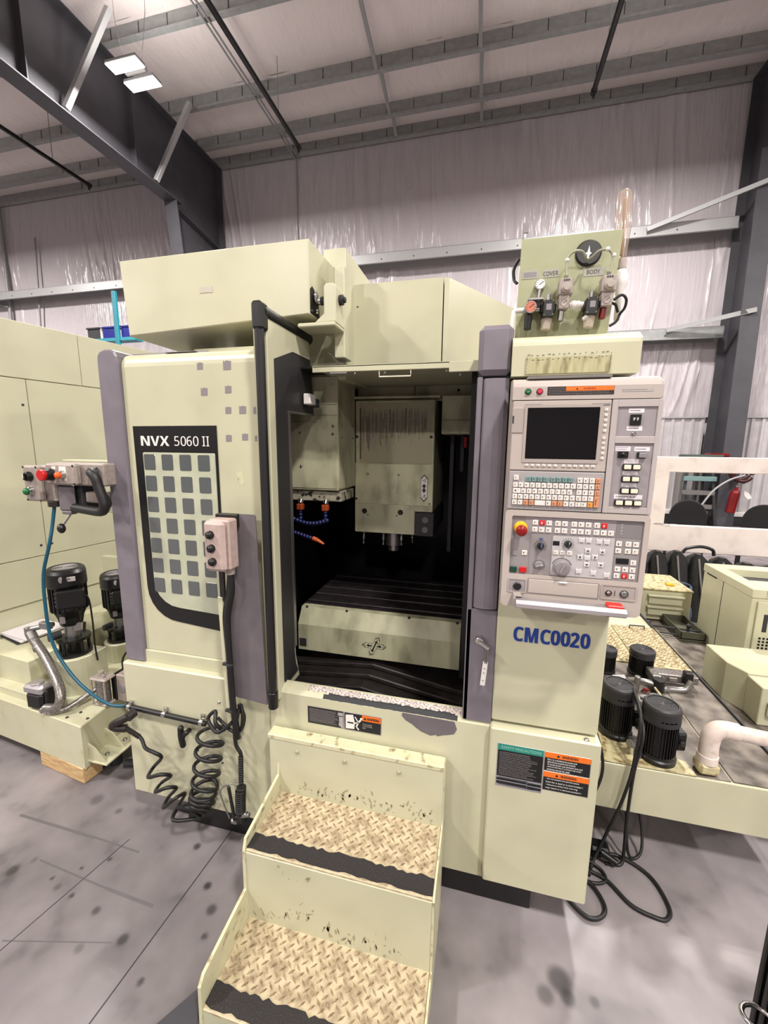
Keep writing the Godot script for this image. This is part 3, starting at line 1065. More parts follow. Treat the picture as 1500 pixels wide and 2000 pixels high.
	for k in 2: txt(post, "lettering", "CMC0020", Vector3(.241 + .0022 * k, 1.127, -1.3594 + .0006 * k), .236, .052, M.blue, true, .0012)
	g = G.new()
	g.box(Vector3(.066, .155, -1.6), Vector3(.419, .786, -1.33), .005)
	g.box(Vector3(.44, .16, -2.2), Vector3(.45, .6, -1.62), .002)
	var cab := P(t, "front_cabinet", g, M.cream)
	bolts(cab, [Vector3(.375, .786, -1.345)], .009, M.steel, Vector3.UP)
	cabinet_labels(cab)
	g = G.new()
	g.t = Transform3D(XZ, Vector3.ZERO)
	var bp := [Vector2(1.333, 1.957), Vector2(1.33, 2.042)]
	for i in range(1, 6):
		var a := PI / 2 * i / 5
		bp.append(Vector2(1.36 - .03 * cos(a), 2.044 + .028 * sin(a)))
	bp += [Vector2(1.60, 2.072), Vector2(1.60, 1.957)]
	g.prism(bp, .066, .413, .006)
	var top := P(t, "console_top_box", g, M.cream)
	g = G.new()
	g.box(Vector3(.105, 1.962, -1.331), Vector3(.335, 2.008, -1.3294), 0)
	P(top, "glue_patch", g, dirty([[0.0, Color(.46, .43, .3)], [.4, Color(.63, .61, .46)], [1.0, Color(.71, .7, .56)]], Vector3(6, 1.2, 1), .5, 0, .03, 4, 8))
	g = G.new()
	for q in [[.105, 2.014, .335, 2.016], [.105, 2.0, .335, 2.003], [.107, 1.962, .108, 2.014], [.333, 1.97, .3345, 2.016]]:
		for k in 16:
			var u := k / 16.0 + rng.randf() * .02
			var p := Vector3(lerpf(q[0], q[2], u), lerpf(q[1], q[3], u) + rng.randf_range(-.002, .002), -1.3295)
			g.box(p, p + Vector3(rng.randf_range(.002, .008) if absf(q[2] - q[0]) > .1 else .0015, .0015, .0004), 0)
	P(top, "glue_residue", g, M.cover)
	# magazine box above the left cover
	g = G.new()
	g.t = Transform3D(Basis.IDENTITY, Vector3.ZERO)
	g.prism([Vector2(-1.52, 2.203), Vector2(-.678, 2.243), Vector2(-.678, 2.508), Vector2(-1.54, 2.505)], -1.9, -1.55, .004)
	var mag := P(t, "magazine_cover", g, M.cream)
	g = G.new()
	g.box(Vector3(-1.155, 2.35, -1.551), Vector3(-1.095, 2.374, -1.5485), .0005)
	P(mag, "rating_sticker", g, dirty([[0.0, Color(.5, .45, .38)], [.5, Color(.75, .72, .65)], [1.0, Color(.95, .95, .95)]], Vector3.ONE * 14, .3, .4, .08, 2, 2), "crinkled silver sticker")
	# opening in the end of the cover with the tool gripper
	g = side_prism([Vector2(1.557, 2.25), Vector2(1.557, 2.335), Vector2(1.575, 2.35), Vector2(1.63, 2.33), Vector2(1.645, 2.25)], -.68, -.6755)
	var hole := P(mag, "end_opening", g, M.black)
	g = G.new()
	g.ball(Vector3(-.668, 2.315, -1.59), Vector3(.01, .022, .014))
	g.cyl(Vector3(-.67, 2.302, -1.60), Vector3(-.64, 2.302, -1.60), .014, 10)
	g.cyl(Vector3(-.67, 2.265, -1.60), Vector3(-.66, 2.265, -1.60), .01, 10)
	P(hole, "gripper", g, M.chrome)
	g = G.new()
	g.cyl(Vector3(-.65, 2.302, -1.60), Vector3(-.6, 2.302, -1.60), .016, 12)
	P(hole, "spindle_nut", g, M.cover)
	# bracket that carries the magazine
	g = G.new()
	g.box(Vector3(-.73, 2.196, -1.66), Vector3(-.575, 2.212, -1.55), .004)
	g.prism([Vector2(-.665, 2.212), Vector2(-.575, 2.212), Vector2(-.575, 2.34), Vector2(-.585, 2.352), Vector2(-.615, 2.352), Vector2(-.625, 2.34), Vector2(-.625, 2.245)], -1.66, -1.56, .004)
	g.box(Vector3(-.62, 2.1, -1.75), Vector3(-.575, 2.45, -1.66), .004)
	var br := P(t, "magazine_bracket", g, M.cream)
	g = G.new()
	g.cyl(Vector3(-.576, 2.302, -1.605), Vector3(-.56, 2.302, -1.605), .019, 14)
	g.cyl(Vector3(-.56, 2.302, -1.605), Vector3(-.55, 2.302, -1.605), .011, 6)
	P(br, "bolt", g, M.cover)
	# feet and gap between magazine and cover
	B(t, "magazine_base", Vector3(-1.24, 2.11, -2.2), Vector3(-.9, 2.15, -1.6), M.cream)
	B(t, "magazine_foot", Vector3(-1.5, 2.11, -2.0), Vector3(-1.345, 2.24, -1.9), M.cream)
	B(t, "magazine_foot", Vector3(-1.265, 2.11, -2.05), Vector3(-.7, 2.26, -1.95), M.cover)
	# tower above the work area
	g = G.new()
	g.box(Vector3(-.70, 2.035, -2.4), Vector3(-.603, 2.56, -1.76), .003)
	var tl := P(t, "tower_side", g, M.cream)
	B(t, "tower_base", Vector3(-.95, 2.03, -1.9), Vector3(-.606, 2.3, -1.762), M.cream)
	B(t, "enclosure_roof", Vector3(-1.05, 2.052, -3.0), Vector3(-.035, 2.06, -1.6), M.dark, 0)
	bolts(tl, [Vector3(-.602, 2.17, -1.80), Vector3(-.602, 2.42, -1.80), Vector3(-.602, 2.07, -1.80)], .005, M.cover, Vector3.RIGHT)
	g = G.new()
	g.t = Transform3D(Basis(Vector3.RIGHT, Vector3(0, 0, -1), Vector3.UP), Vector3.ZERO)
	g.prism([Vector2(-.603, 1.87), Vector2(-.205, 1.87), Vector2(-.205, 3.2), Vector2(-.603, 3.2)], 2.045, 2.453)
	var tf := P(t, "tower_front", g, M.cream)
	g = G.new()
	g.t = Transform3D(Basis(Vector3.RIGHT, Vector3(0, 0, -1), Vector3.UP), Vector3.ZERO)
	g.prism([Vector2(-.2, 1.872), Vector2(-.18, 1.882), Vector2(.52, 3.0), Vector2(.52, 3.2), Vector2(-.2, 3.2)], 2.045, 2.453)
	P(t, "tower_flank", g, M.cream)
	bolts(tf, [Vector3(-.585, 2.36, -1.87), Vector3(-.585, 2.09, -1.87)], .004, M.cover)
	B(tf, "yellow_mark", Vector3(-.208, 2.06, -1.8715), Vector3(-.203, 2.1, -1.8685), M.yellow, 0)
	# header over the door opening
	g = G.new()
	g.box(Vector3(-.672, 2.044, -2.2), Vector3(-.03, 2.05, -1.55), .001)
	g.box(Vector3(-.672, 2.026, -1.556), Vector3(-.03, 2.05, -1.55), .002)
	g.box(Vector3(-.14, 2.012, -1.556), Vector3(-.03, 2.05, -1.548), .002)
	var hd := P(t, "door_header", g, M.cream)
	g = G.new()
	g.tube([Vector3(-.402, 2.03, -1.556), Vector3(-.402, 2.004, -1.556), Vector3(-.281, 2.004, -1.556), Vector3(-.281, 2.03, -1.556)], .003, 6, 1)
	P(hd, "wire_handle", g, M.ivory)
	g = G.new()
	g.box(Vector3(-.6, 2.018, -1.56), Vector3(-.53, 2.027, -1.55), .002)
	P(hd, "catch", g, M.steel)
	bolts(hd, [Vector3(-.5, 2.02, -1.555), Vector3(-.38, 2.02, -1.555), Vector3(-.15, 2.02, -1.555), Vector3(-.1, 2.005, -1.555)], .005)
	# the work area: walls all round, dark with coolant
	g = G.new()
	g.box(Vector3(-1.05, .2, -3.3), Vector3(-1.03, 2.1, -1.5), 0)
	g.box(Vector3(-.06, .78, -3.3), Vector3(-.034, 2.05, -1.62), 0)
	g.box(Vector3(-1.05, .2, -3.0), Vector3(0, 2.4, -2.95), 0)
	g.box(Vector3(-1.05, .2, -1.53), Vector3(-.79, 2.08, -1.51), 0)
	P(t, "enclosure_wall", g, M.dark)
	g = G.new()
	g.box(Vector3(-1.05, 1.95, -2.95), Vector3(-.03, 2.3, -2.9), 0)
	g.box(Vector3(-.66, 1.985, -2.9), Vector3(-.03, 2.04, -2.12), 0)
	g.box(Vector3(-.66, 1.97, -2.13), Vector3(-.36, 2.045, -2.11), .002)
	g.box(Vector3(-.355, 1.97, -2.13), Vector3(-.03, 2.045, -2.11), .002)
	var ip := P(t, "inner_ceiling", g, M.inner)
	bolts(ip, [Vector3(-.14, 2.02, -2.108)], .007, M.cover)
	g = G.new()
	g.box(Vector3(-.207, 1.803, -2.3), Vector3(-.04, 1.984, -2.0), .004)
	g.box(Vector3(-.205, 1.86, -2.0), Vector3(-.04, 1.868, -1.992), .001)
	P(t, "hanging_guard", g, M.inner)
	g = G.new()
	g.box(Vector3(-.17, 1.2, -2.25), Vector3(-.15, 1.8, -2.1), .002)
	g.box(Vector3(-.12, 1.62, -2.2), Vector3(-.1, 1.8, -2.1), .002)
	P(t, "cable_guide", g, M.cover)
	g = G.new()
	g.cyl(Vector3(-.09, 1.79, -2.0), Vector3(-.09, 1.74, -2.0), .012, 10)
	P(t, "hose_fitting", g, M.dred)
	# spindle head
	g = G.new()
	g.box(Vector3(-.641, 1.445, -2.5), Vector3(-.24, 1.967, -2.008), .004)
	g.box(Vector3(-.642, 1.3, -2.5), Vector3(-.327, 1.66, -2.0), .003)
	g.box(Vector3(-.33, 1.42, -2.5), Vector3(-.238, 1.66, -2.0), .003)
	var sp := P(t, "spindle_head_cover", g, M.inner)
	g = G.new()
	g.box(Vector3(-.638, 1.452, -2.001), Vector3(-.24, 1.655, -1.998), .001)
	P(sp, "front_plate", g, dirty([[0.0, Color(.58, .57, .46)], [.5, Color(.74, .73, .6)], [1.0, Color(.78, .77, .64)]], Vector3(1.6, .8, 1.6), .4, 0, .02, 4, 19))
	g = G.new()
	g.box(Vector3(-.62, 1.64, -2.0085), Vector3(-.25, 1.955, -2.0072), 0)
	var sc := mat(Color.WHITE, .45)
	sc.albedo_texture = scratch()
	P(sp, "scratched_plate", g, sc)
	g = G.new()
	g.box(Vector3(-.654, 1.974, -2.05), Vector3(-.215, 1.985, -1.995), .002)
	P(sp, "top_rail", g, M.inner)
	bolts(sp, [Vector3(-.574, 1.603, -1.998), Vector3(-.414, 1.602, -1.998), Vector3(-.632, 1.475, -1.998), Vector3(-.255, 1.462, -1.998)], .007)
	bolts(sp, [Vector3(-.632, 1.79, -2.008), Vector3(-.256, 1.79, -2.008)], .008, M.cover)
	bolts(sp, [Vector3(-.59, 1.412, -2.0), Vector3(-.401, 1.413, -2.0)], .0145, M.black)
	bolts(sp, [Vector3(-.572, 1.393, -2.0), Vector3(-.42, 1.395, -2.0)], .004, M.cover)
	g = G.new()
	g.box(Vector3(-.325, 1.299, -2.5), Vector3(-.23, 1.418, -1.99), .003)
	var db := P(sp, "lamp_block", g, M.cover)
	for y in [1.382, 1.332]:
		g = G.new()
		g.cyl(Vector3(-.272, y, -1.991), Vector3(-.272, y, -1.985), .0165, 16)
		P(db, "round_lens", g, M.greyd)
	bolts(db, [Vector3(-.318, 1.41, -1.99), Vector3(-.237, 1.41, -1.99), Vector3(-.318, 1.307, -1.99), Vector3(-.237, 1.307, -1.99)], .003)
	arrow_plate(sp, Transform3D(Basis.IDENTITY, Vector3(-.283, 1.54, -1.9975)), .068, .017, "+Z", "-Z")
	for q in [[-.609, 1.25, .008], [-.501, 1.25, .008], [-.403, 1.255, .009], [-.345, 1.272, .007]]:
		g = G.new()
		g.cyl(Vector3(q[0], 1.3, -2.06), Vector3(q[0], q[1], -2.05), q[2], 8)
		g.cyl(Vector3(q[0], q[1], -2.05), Vector3(q[0] + .005, q[1] - .02, -2.03), q[2] * .6, 8)
		P(sp, "coolant_nozzle", g, M.steel)
	g = G.new()
	g.cyl(Vector3(-.455, 1.3, -2.1), Vector3(-.455, 1.22, -2.1), .045, 18)
	g.cyl(Vector3(-.455, 1.22, -2.1), Vector3(-.455, 1.19, -2.1), .03, 18)
	P(sp, "spindle_nose", g, M.steel)
	# tool change shutter at the left
	g = G.new()
	g.box(Vector3(-1.03, 1.54, -2.0), Vector3(-.64, 2.045, -1.75), .003)
	var hop := P(t, "tool_shutter", g, M.inner)
	g = G.new()
	g.prism([Vector2(-1.0, 1.55), Vector2(-.648, 1.55), Vector2(-.648, 1.808), Vector2(-.69, 1.808), Vector2(-.69, 1.85), Vector2(-1.0, 1.85)], -1.751, -1.747, .001)
	P(hop, "cover_plate", g, M.inner)
	g = side_prism([Vector2(1.755, 1.55), Vector2(1.755, 1.808), Vector2(1.99, 1.80), Vector2(1.99, 1.545)], -.641, -.6375)
	P(hop, "cover_plate", g, M.inner)
	bolts(hop, [Vector3(-.665, 1.83, -1.75), Vector3(-.665, 1.795, -1.747), Vector3(-.82, 1.80, -1.747), Vector3(-.82, 1.65, -1.747), Vector3(-.665, 2.01, -1.75)], .007)
	bolts(hop, [Vector3(-.64, 1.84, -1.79), Vector3(-.637, 1.78, -1.79), Vector3(-.637, 1.78, -1.95), Vector3(-.64, 1.84, -1.95)], .006, M.chrome, Vector3.RIGHT)
	g = G.new()
	g.box(Vector3(-1.0, 1.488, -1.95), Vector3(-.632, 1.535, -1.765), .003)
	P(hop, "lower_lip", g, dirty([[0.0, Color(.08, .08, .08)], [.3, Color(.1, .1, .1)], [.36, Color(.55, .53, .46)], [1.0, Color(.66, .64, .56)]], Vector3.ONE * 2.5, .5, 0, .03, 3, 4))
	for x in [-.83, -.705]:
		g = G.new()
		g.cyl(Vector3(x, 1.492, -1.76), Vector3(x, 1.475, -1.75), .013, 12)
		var va := P(hop, "valve", g, M.chrome)
		g = G.new()
		g.box(Vector3(x - .015, 1.445, -1.765), Vector3(x + .015, 1.475, -1.735), .004)
		P(va, "valve_body", g, mat(Color(.58, .24, .1), .4))
		g = G.new()
		for k in 3:
			g.ball(Vector3(x, 1.438 - k * .016, -1.75), Vector3(.011, .009, .011), 10)
		P(va, "valve_outlet", g, M.bluehose)
	g = G.new()
	for k in 11:
		var p := Vector3(-.86 + k * .0165, 1.402 - .018 * sin(PI * k / 10.0), -1.74)
		g.ball(p, Vector3(.012, .0105, .0105), 10)
	for k in 7:
		g.ball(Vector3(-.86 + k * .015, 1.345 - k * .004, -1.72), Vector3(.011, .01, .01), 10)
	var sh := P(t, "segmented_hose", g, M.bluehose)
	g = G.new()
	g.cyl(Vector3(-.758, 1.32, -1.72), Vector3(-.735, 1.312, -1.72), .01, 10)
	g.cyl(Vector3(-.735, 1.312, -1.72), Vector3(-.70, 1.296, -1.715), .009, 10, .005)
	P(sh, "nozzle", g, mat(Color(.72, .33, .14), .4))
	# table with slots
	g = G.new()
	g.box(Vector3(-.88, .84, -2.46), Vector3(-.066, .915, -1.845), .002)
	var z := -1.84
	for w in [.085, .105, .105, .105, .105, .085]:
		g.box(Vector3(-.882, .90, z - w + .018), Vector3(-.064, .931, z), .002)
		z -= w
	var tb := P(t, "slotted_table", g, M.table)
	z = -1.84
	for w in [.085, .105, .105, .105, .105, .085]:
		g = G.new()
		g.box(Vector3(-.881, .9285, z - .0025), Vector3(-.065, .9318, z + .0008), .0008)
		P(tb, "slot_edge", g, M.steel, "bright worn slot edge")
		z -= w
	g = side_prism([Vector2(1.838, .946), Vector2(1.80, .946), Vector2(1.752, .872), Vector2(1.752, .739), Vector2(1.758, .739), Vector2(1.758, .868), Vector2(1.803, .938), Vector2(1.838, .938)], -.858, -.068)
	g.t = Transform3D.IDENTITY
	g.box(Vector3(-.858, .92, -1.83), Vector3(-.068, .934, -1.80), 0)
	var ap := P(t, "table_apron", g, M.inner)
	bolts(ap, [Vector3(-.83, .944, -1.80), Vector3(-.62, .944, -1.80), Vector3(-.31, .944, -1.80), Vector3(-.085, .944, -1.80)], .008, M.cover)
	arrow_plate(ap, Transform3D(Basis(Vector3.BACK, .0 + PI / 2), Vector3(-.468, .805, -1.7515)), .06, .013, "", "")
	arrow_plate(ap, Transform3D(Basis(Vector3.BACK, -.42), Vector3(-.466, .804, -1.7505)), .053, .013, "", "")
	g = G.new()
	g.box(Vector3(-.852, .76, -1.752), Vector3(-.815, .80, -1.748), .002)
	P(ap, "hinge_plate", g, M.cover)
	# telescopic way covers: roof shaped plates stepping down toward the sill
	for k in 4:
		var y0: float = [.716, .692, .668, .645][k]
		var z0: float = [-1.742, -1.688, -1.62, -1.53][k]
		var xr: float = [-.472, -.476, -.495, -.52][k]
		g = G.new()
		g.prism([Vector2(-1.02, y0 - .05), Vector2(xr, y0), Vector2(-.04, y0 - .077), Vector2(-.04, y0 - .1), Vector2(xr, y0 - .022), Vector2(-1.02, y0 - .072)], z0 - .2, z0, .004)
		P(t, "way_cover", g, M.way)
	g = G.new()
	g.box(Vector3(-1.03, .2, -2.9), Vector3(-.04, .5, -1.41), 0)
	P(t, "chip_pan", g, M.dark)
	# things along the front: clamp bar for cables and the hook
	g = G.new()
	g.tube([Vector3(-1.50, .583, -1.37), Vector3(-1.515, .584, -1.352), Vector3(-1.49, .583, -1.345), Vector3(-1.30, .576, -1.345), Vector3(-1.1, .57, -1.345)], .011, 10)
	var cd := P(t, "cable_conduit", g, M.rubber)
	for x in [-1.49, -1.307, -1.12]:
		g = G.new()
		g.cyl(Vector3(x - .009, .583 - (x + 1.49) * .03, -1.345), Vector3(x + .009, .583 - (x + 1.49) * .03, -1.345), .0135, 12)
		g.box(Vector3(x - .008, .585, -1.36), Vector3(x + .012, .606, -1.352), .001)
		g.cyl(Vector3(x + .004, .602, -1.358), Vector3(x + .004, .602, -1.345), .007, 8)
		P(cd, "pipe_clip", g, M.chrome)
	g = G.new()
	g.tube([Vector3(-1.196, .556, -1.31), Vector3(-1.197, .52, -1.31), Vector3(-1.195, .475, -1.315)], .0125, 10)
	g.ball(Vector3(-1.196, .557, -1.31), Vector3.ONE * .0125)
	g.ball(Vector3(-1.195, .474, -1.315), Vector3.ONE * .0125)
	g.tube([Vector3(-1.194, .51, -1.312), Vector3(-1.178, .535, -1.31), Vector3(-1.16, .55, -1.30)], .011, 10)
	g.ball(Vector3(-1.16, .55, -1.30), Vector3.ONE * .011)
	g.cyl(Vector3(-1.194, .515, -1.31), Vector3(-1.194, .515, -1.36), .01, 8)
	P(t, "hose_hook", g, M.rubber)


func tri_sign(parent: Node3D, c: Vector3, s: float):
	var g := G.new()
	g.t = Transform3D(Basis.IDENTITY, c)
	g.prism([Vector2(-s / 2, -s * .43), Vector2(s / 2, -s * .43), Vector2(0, s * .43)], 0, .0003)
	P(parent, "warning_triangle", g, M.ink)


# stretched hexagon plate with a double arrow
func arrow_plate(parent: Node3D, xf: Transform3D, l: float, w: float, a: String, b: String):
	var g := G.new()
	g.t = xf
	var hexa := func(k): return [Vector2(0, l * k), Vector2(w * k, l * .72 * k), Vector2(w * k, -l * .72 * k), Vector2(0, -l * k), Vector2(-w * k, -l * .72 * k), Vector2(-w * k, l * .72 * k)]
	g.prism(hexa.call(1.0), -.001, .0006)
	var pl := P(parent, "arrow_plate", g, M.cover)
	g = G.new()
	g.t = xf
	g.prism(hexa.call(.9), 0, .001)
	P(pl, "face", g, M.white if a else M.inner)
	g = G.new()
	g.t = xf
	var q := .0 + (.34 if a else .62) * l
	var h := w * .7
	g.prism([Vector2(0, q), Vector2(h, q - h * 1.3), Vector2(h * .35, q - h * 1.3), Vector2(h * .35, -q + h * 1.3), Vector2(h, -q + h * 1.3), Vector2(0, -q), Vector2(-h, -q + h * 1.3), Vector2(-h * .35, -q + h * 1.3), Vector2(-h * .35, q - h * 1.3), Vector2(-h, q - h * 1.3)], .0008, .0016)
	P(pl, "arrow", g, M.ink)
	if a:
		txt(pl, "lettering", a, xf * Vector3(0, l * .58, .0012), w * 1.1, w * .8, M.ink, true)
		txt(pl, "lettering", b, xf * Vector3(0, -l * .58, .0012), w * .9, w * .8, M.ink, true)
	else:
		for s in [-1, 1]:
			g = G.new()
			g.t = xf
			g.cyl(Vector3(0, l * .74 * s, .0006), Vector3(0, l * .74 * s, .002), .004, 8)
			P(pl, "rivet", g, M.alu)


# coolant runs and scratches worn into the spindle cover
func scratch() -> ImageTexture:
	var w := 256
	var im := Image.create(w, 256, false, Image.FORMAT_RGB8)
	im.fill(Color(.6, .58, .47))
	var r := RandomNumberGenerator.new()
	r.seed = 11
	for k in 230:
		var x := r.randi_range(6, 235)
		var c := absf(x - 60) / 150.0
		var y0 := r.randi_range(20, 70)
		var top := 150 if x < 110 else (110 if x < 160 else 150)
		var l := r.randi_range(20, int(top * (1.1 - .5 * c)))
		var col := Color(.24, .2, .21).lerp(Color(.46, .42, .37), r.randf())
		for y in range(y0, mini(y0 + l, 250)):
			var o := im.get_pixel(x, y)
			im.set_pixel(x, y, o.lerp(col, .75))
			if k % 3 == 0: im.set_pixel(x + 1, y, im.get_pixel(x + 1, y).lerp(col, .5))
	for k in 26:
		im.fill_rect(Rect2i(r.randi_range(4, 180), r.randi_range(44, 96), r.randi_range(10, 60), 1), Color(.4, .36, .34))
	for y in range(20, 225):
		for x in range(2, 7):
			im.set_pixel(x, y, Color(.33, .27, .25))
	return ImageTexture.create_from_image(im)


func cabinet_labels(cab: Node3D):
	var z := -1.33
	B(cab, "safety_label", Vector3(.0915, .566, z - .001), Vector3(.245, .733, z + .0008), M.alu, .0004)
	var s := cab.get_child(cab.get_child_count() - 1)
	var g := G.new()
	g.box(Vector3(.0945, .606, z), Vector3(.243, .708, z + .0012), 0)
	P(s, "print", g, pic(print_im(256, 192, Color(.05, .045, .05), Color(.5, .48, .48), 15, .04, .9, .05, .97, 4)))
	B(s, "print", Vector3(.0945, .708, z), Vector3(.243, .731, z + .0012), M.teal, 0)
	txt(s, "lettering", "SAFETY PRECAUTIONS", Vector3(.1705, .7195, z + .0013), .132, .0105, mat(Color(.45, .66, .6), .5), true)
	for q in [[.0945, .590, .196, .599], [.1975, .588, .243, .598], [.0945, .576, .196, .586], [.1975, .574, .243, .584]]:
		B(s, "print", Vector3(q[0], q[1], z), Vector3(q[2], q[3], z + .0012), M.ink, 0)
	B(s, "print", Vector3(.0945, .5685, z), Vector3(.243, .605, z + .001), pic(print_im(128, 48, Color(.52, .51, .54), Color(.2, .19, .2), 4, .06, .9, .0, .99, 9)), 0)
	var lines := [["Door to maintenance areas and", "should be closed and locked.", "To avoid shock use extreme care and", "remove the key to prevent use when", "machine cannot be used."], ["• Do not exceed the spindle speed", "  limit for a tool or a tool holder !", "• Failure to follow this warning", "  may result in a serious accident !"]]
	for k in 2:
		var y0: float = [.659, .584][k]
		var y1: float = [.731, .657][k]
		B(cab, "warning_label", Vector3(.246, y0, z - .001), Vector3(.392, y1, z + .0008), M.alu, .0004)
		s = cab.get_child(cab.get_child_count() - 1)
		B(s, "print", Vector3(.248, y0 + .002, z), Vector3(.39, y1 - .021, z + .0012), M.ink, 0)
		B(s, "print", Vector3(.248, y1 - .021, z), Vector3(.39, y1 - .001, z + .0012), M.orange, 0)
		txt(s, "lettering", "WARNING", Vector3(.327, y1 - .011, z + .0013), .05, .0095, M.ink, true)
		tri_sign(s, Vector3(.29, y1 - .0105, z + .0012), .011)
		for i in lines[k].size():
			var w: float = lines[k][i].length() * .00315
			txt(s, "lettering", lines[k][i], Vector3(.257 + w / 2, y1 - .0275 - i * [.0092, .0115][k], z + .0013), w, .0062, M.white)


func key_im(bg: Color, fg: Color, sd: int) -> Image:
	var im := Image.create(16, 16, false, Image.FORMAT_RGB8)
	im.fill(bg)
	var r := RandomNumberGenerator.new()
	r.seed = sd
	var x := 3 + r.randi_range(0, 1)
	im.fill_rect(Rect2i(x, 4, 2, 7), fg)
	for k in 3:
		im.fill_rect(Rect2i(x, 4 + r.randi_range(0, 6), r.randi_range(3, 5), 2), fg)
	im.fill_rect(Rect2i(10, 3 + r.randi_range(0, 2), r.randi_range(2, 4), 2), fg.lerp(bg, .4))
	im.fill_rect(Rect2i(4, 12, r.randi_range(3, 8), 1), fg.lerp(bg, .4))
	return im


func button_cluster(parent: Node3D, called: String, pts: Array, w: float, h: float, d: float, ms: Array, z: float, bev := .0012):
	var g := G.new()
	g.cbox(Vector3.ZERO, Vector3(w, h, d), bev)
	var mesh := g.mesh()
	for i in pts.size():
		I(parent, called, mesh, ms[i % ms.size()], Vector3(pts[i][0], pts[i][1], z + d / 2))


func knob(parent: Node3D, called: String, c: Vector3, r: float, h: float, m: Material, fin := true, turn := .4):
	var g := G.new()
	g.cyl(c, c + Vector3(0, 0, h * .45), r, 20, r * .94)
	g.t = Transform3D(Basis(Vector3.BACK, turn), c)
	if fin:
		g.box(Vector3(-r * .22, -r * .95, h * .4), Vector3(r * .22, r * .95, h), .0015)
	else:
		g.cyl(Vector3(0, 0, h * .4), Vector3(0, 0, h), r * .72, 18)
	var k := P(parent, called, g, m)
	g = G.new()
	g.t = Transform3D(Basis(Vector3.BACK, turn), c)
	g.box(Vector3(-r * .05, r * .3, h), Vector3(r * .05, r * .9, h + .0004), 0)
	P(k, "pointer", g, M.white)


func dial_marks(parent: Node3D, c: Vector3, r: float, n: int, a0: float, a1: float):
	var g := G.new()
	for i in n:
		var a := lerpf(a0, a1, float(i) / (n - 1))
		var d := Vector3(sin(a), cos(a), 0)
		g.bar(c + d * r, c + d * (r + .003), .0012, .0006, Vector3.BACK, 0)
	P(parent, "dial_marks", g, M.ink)


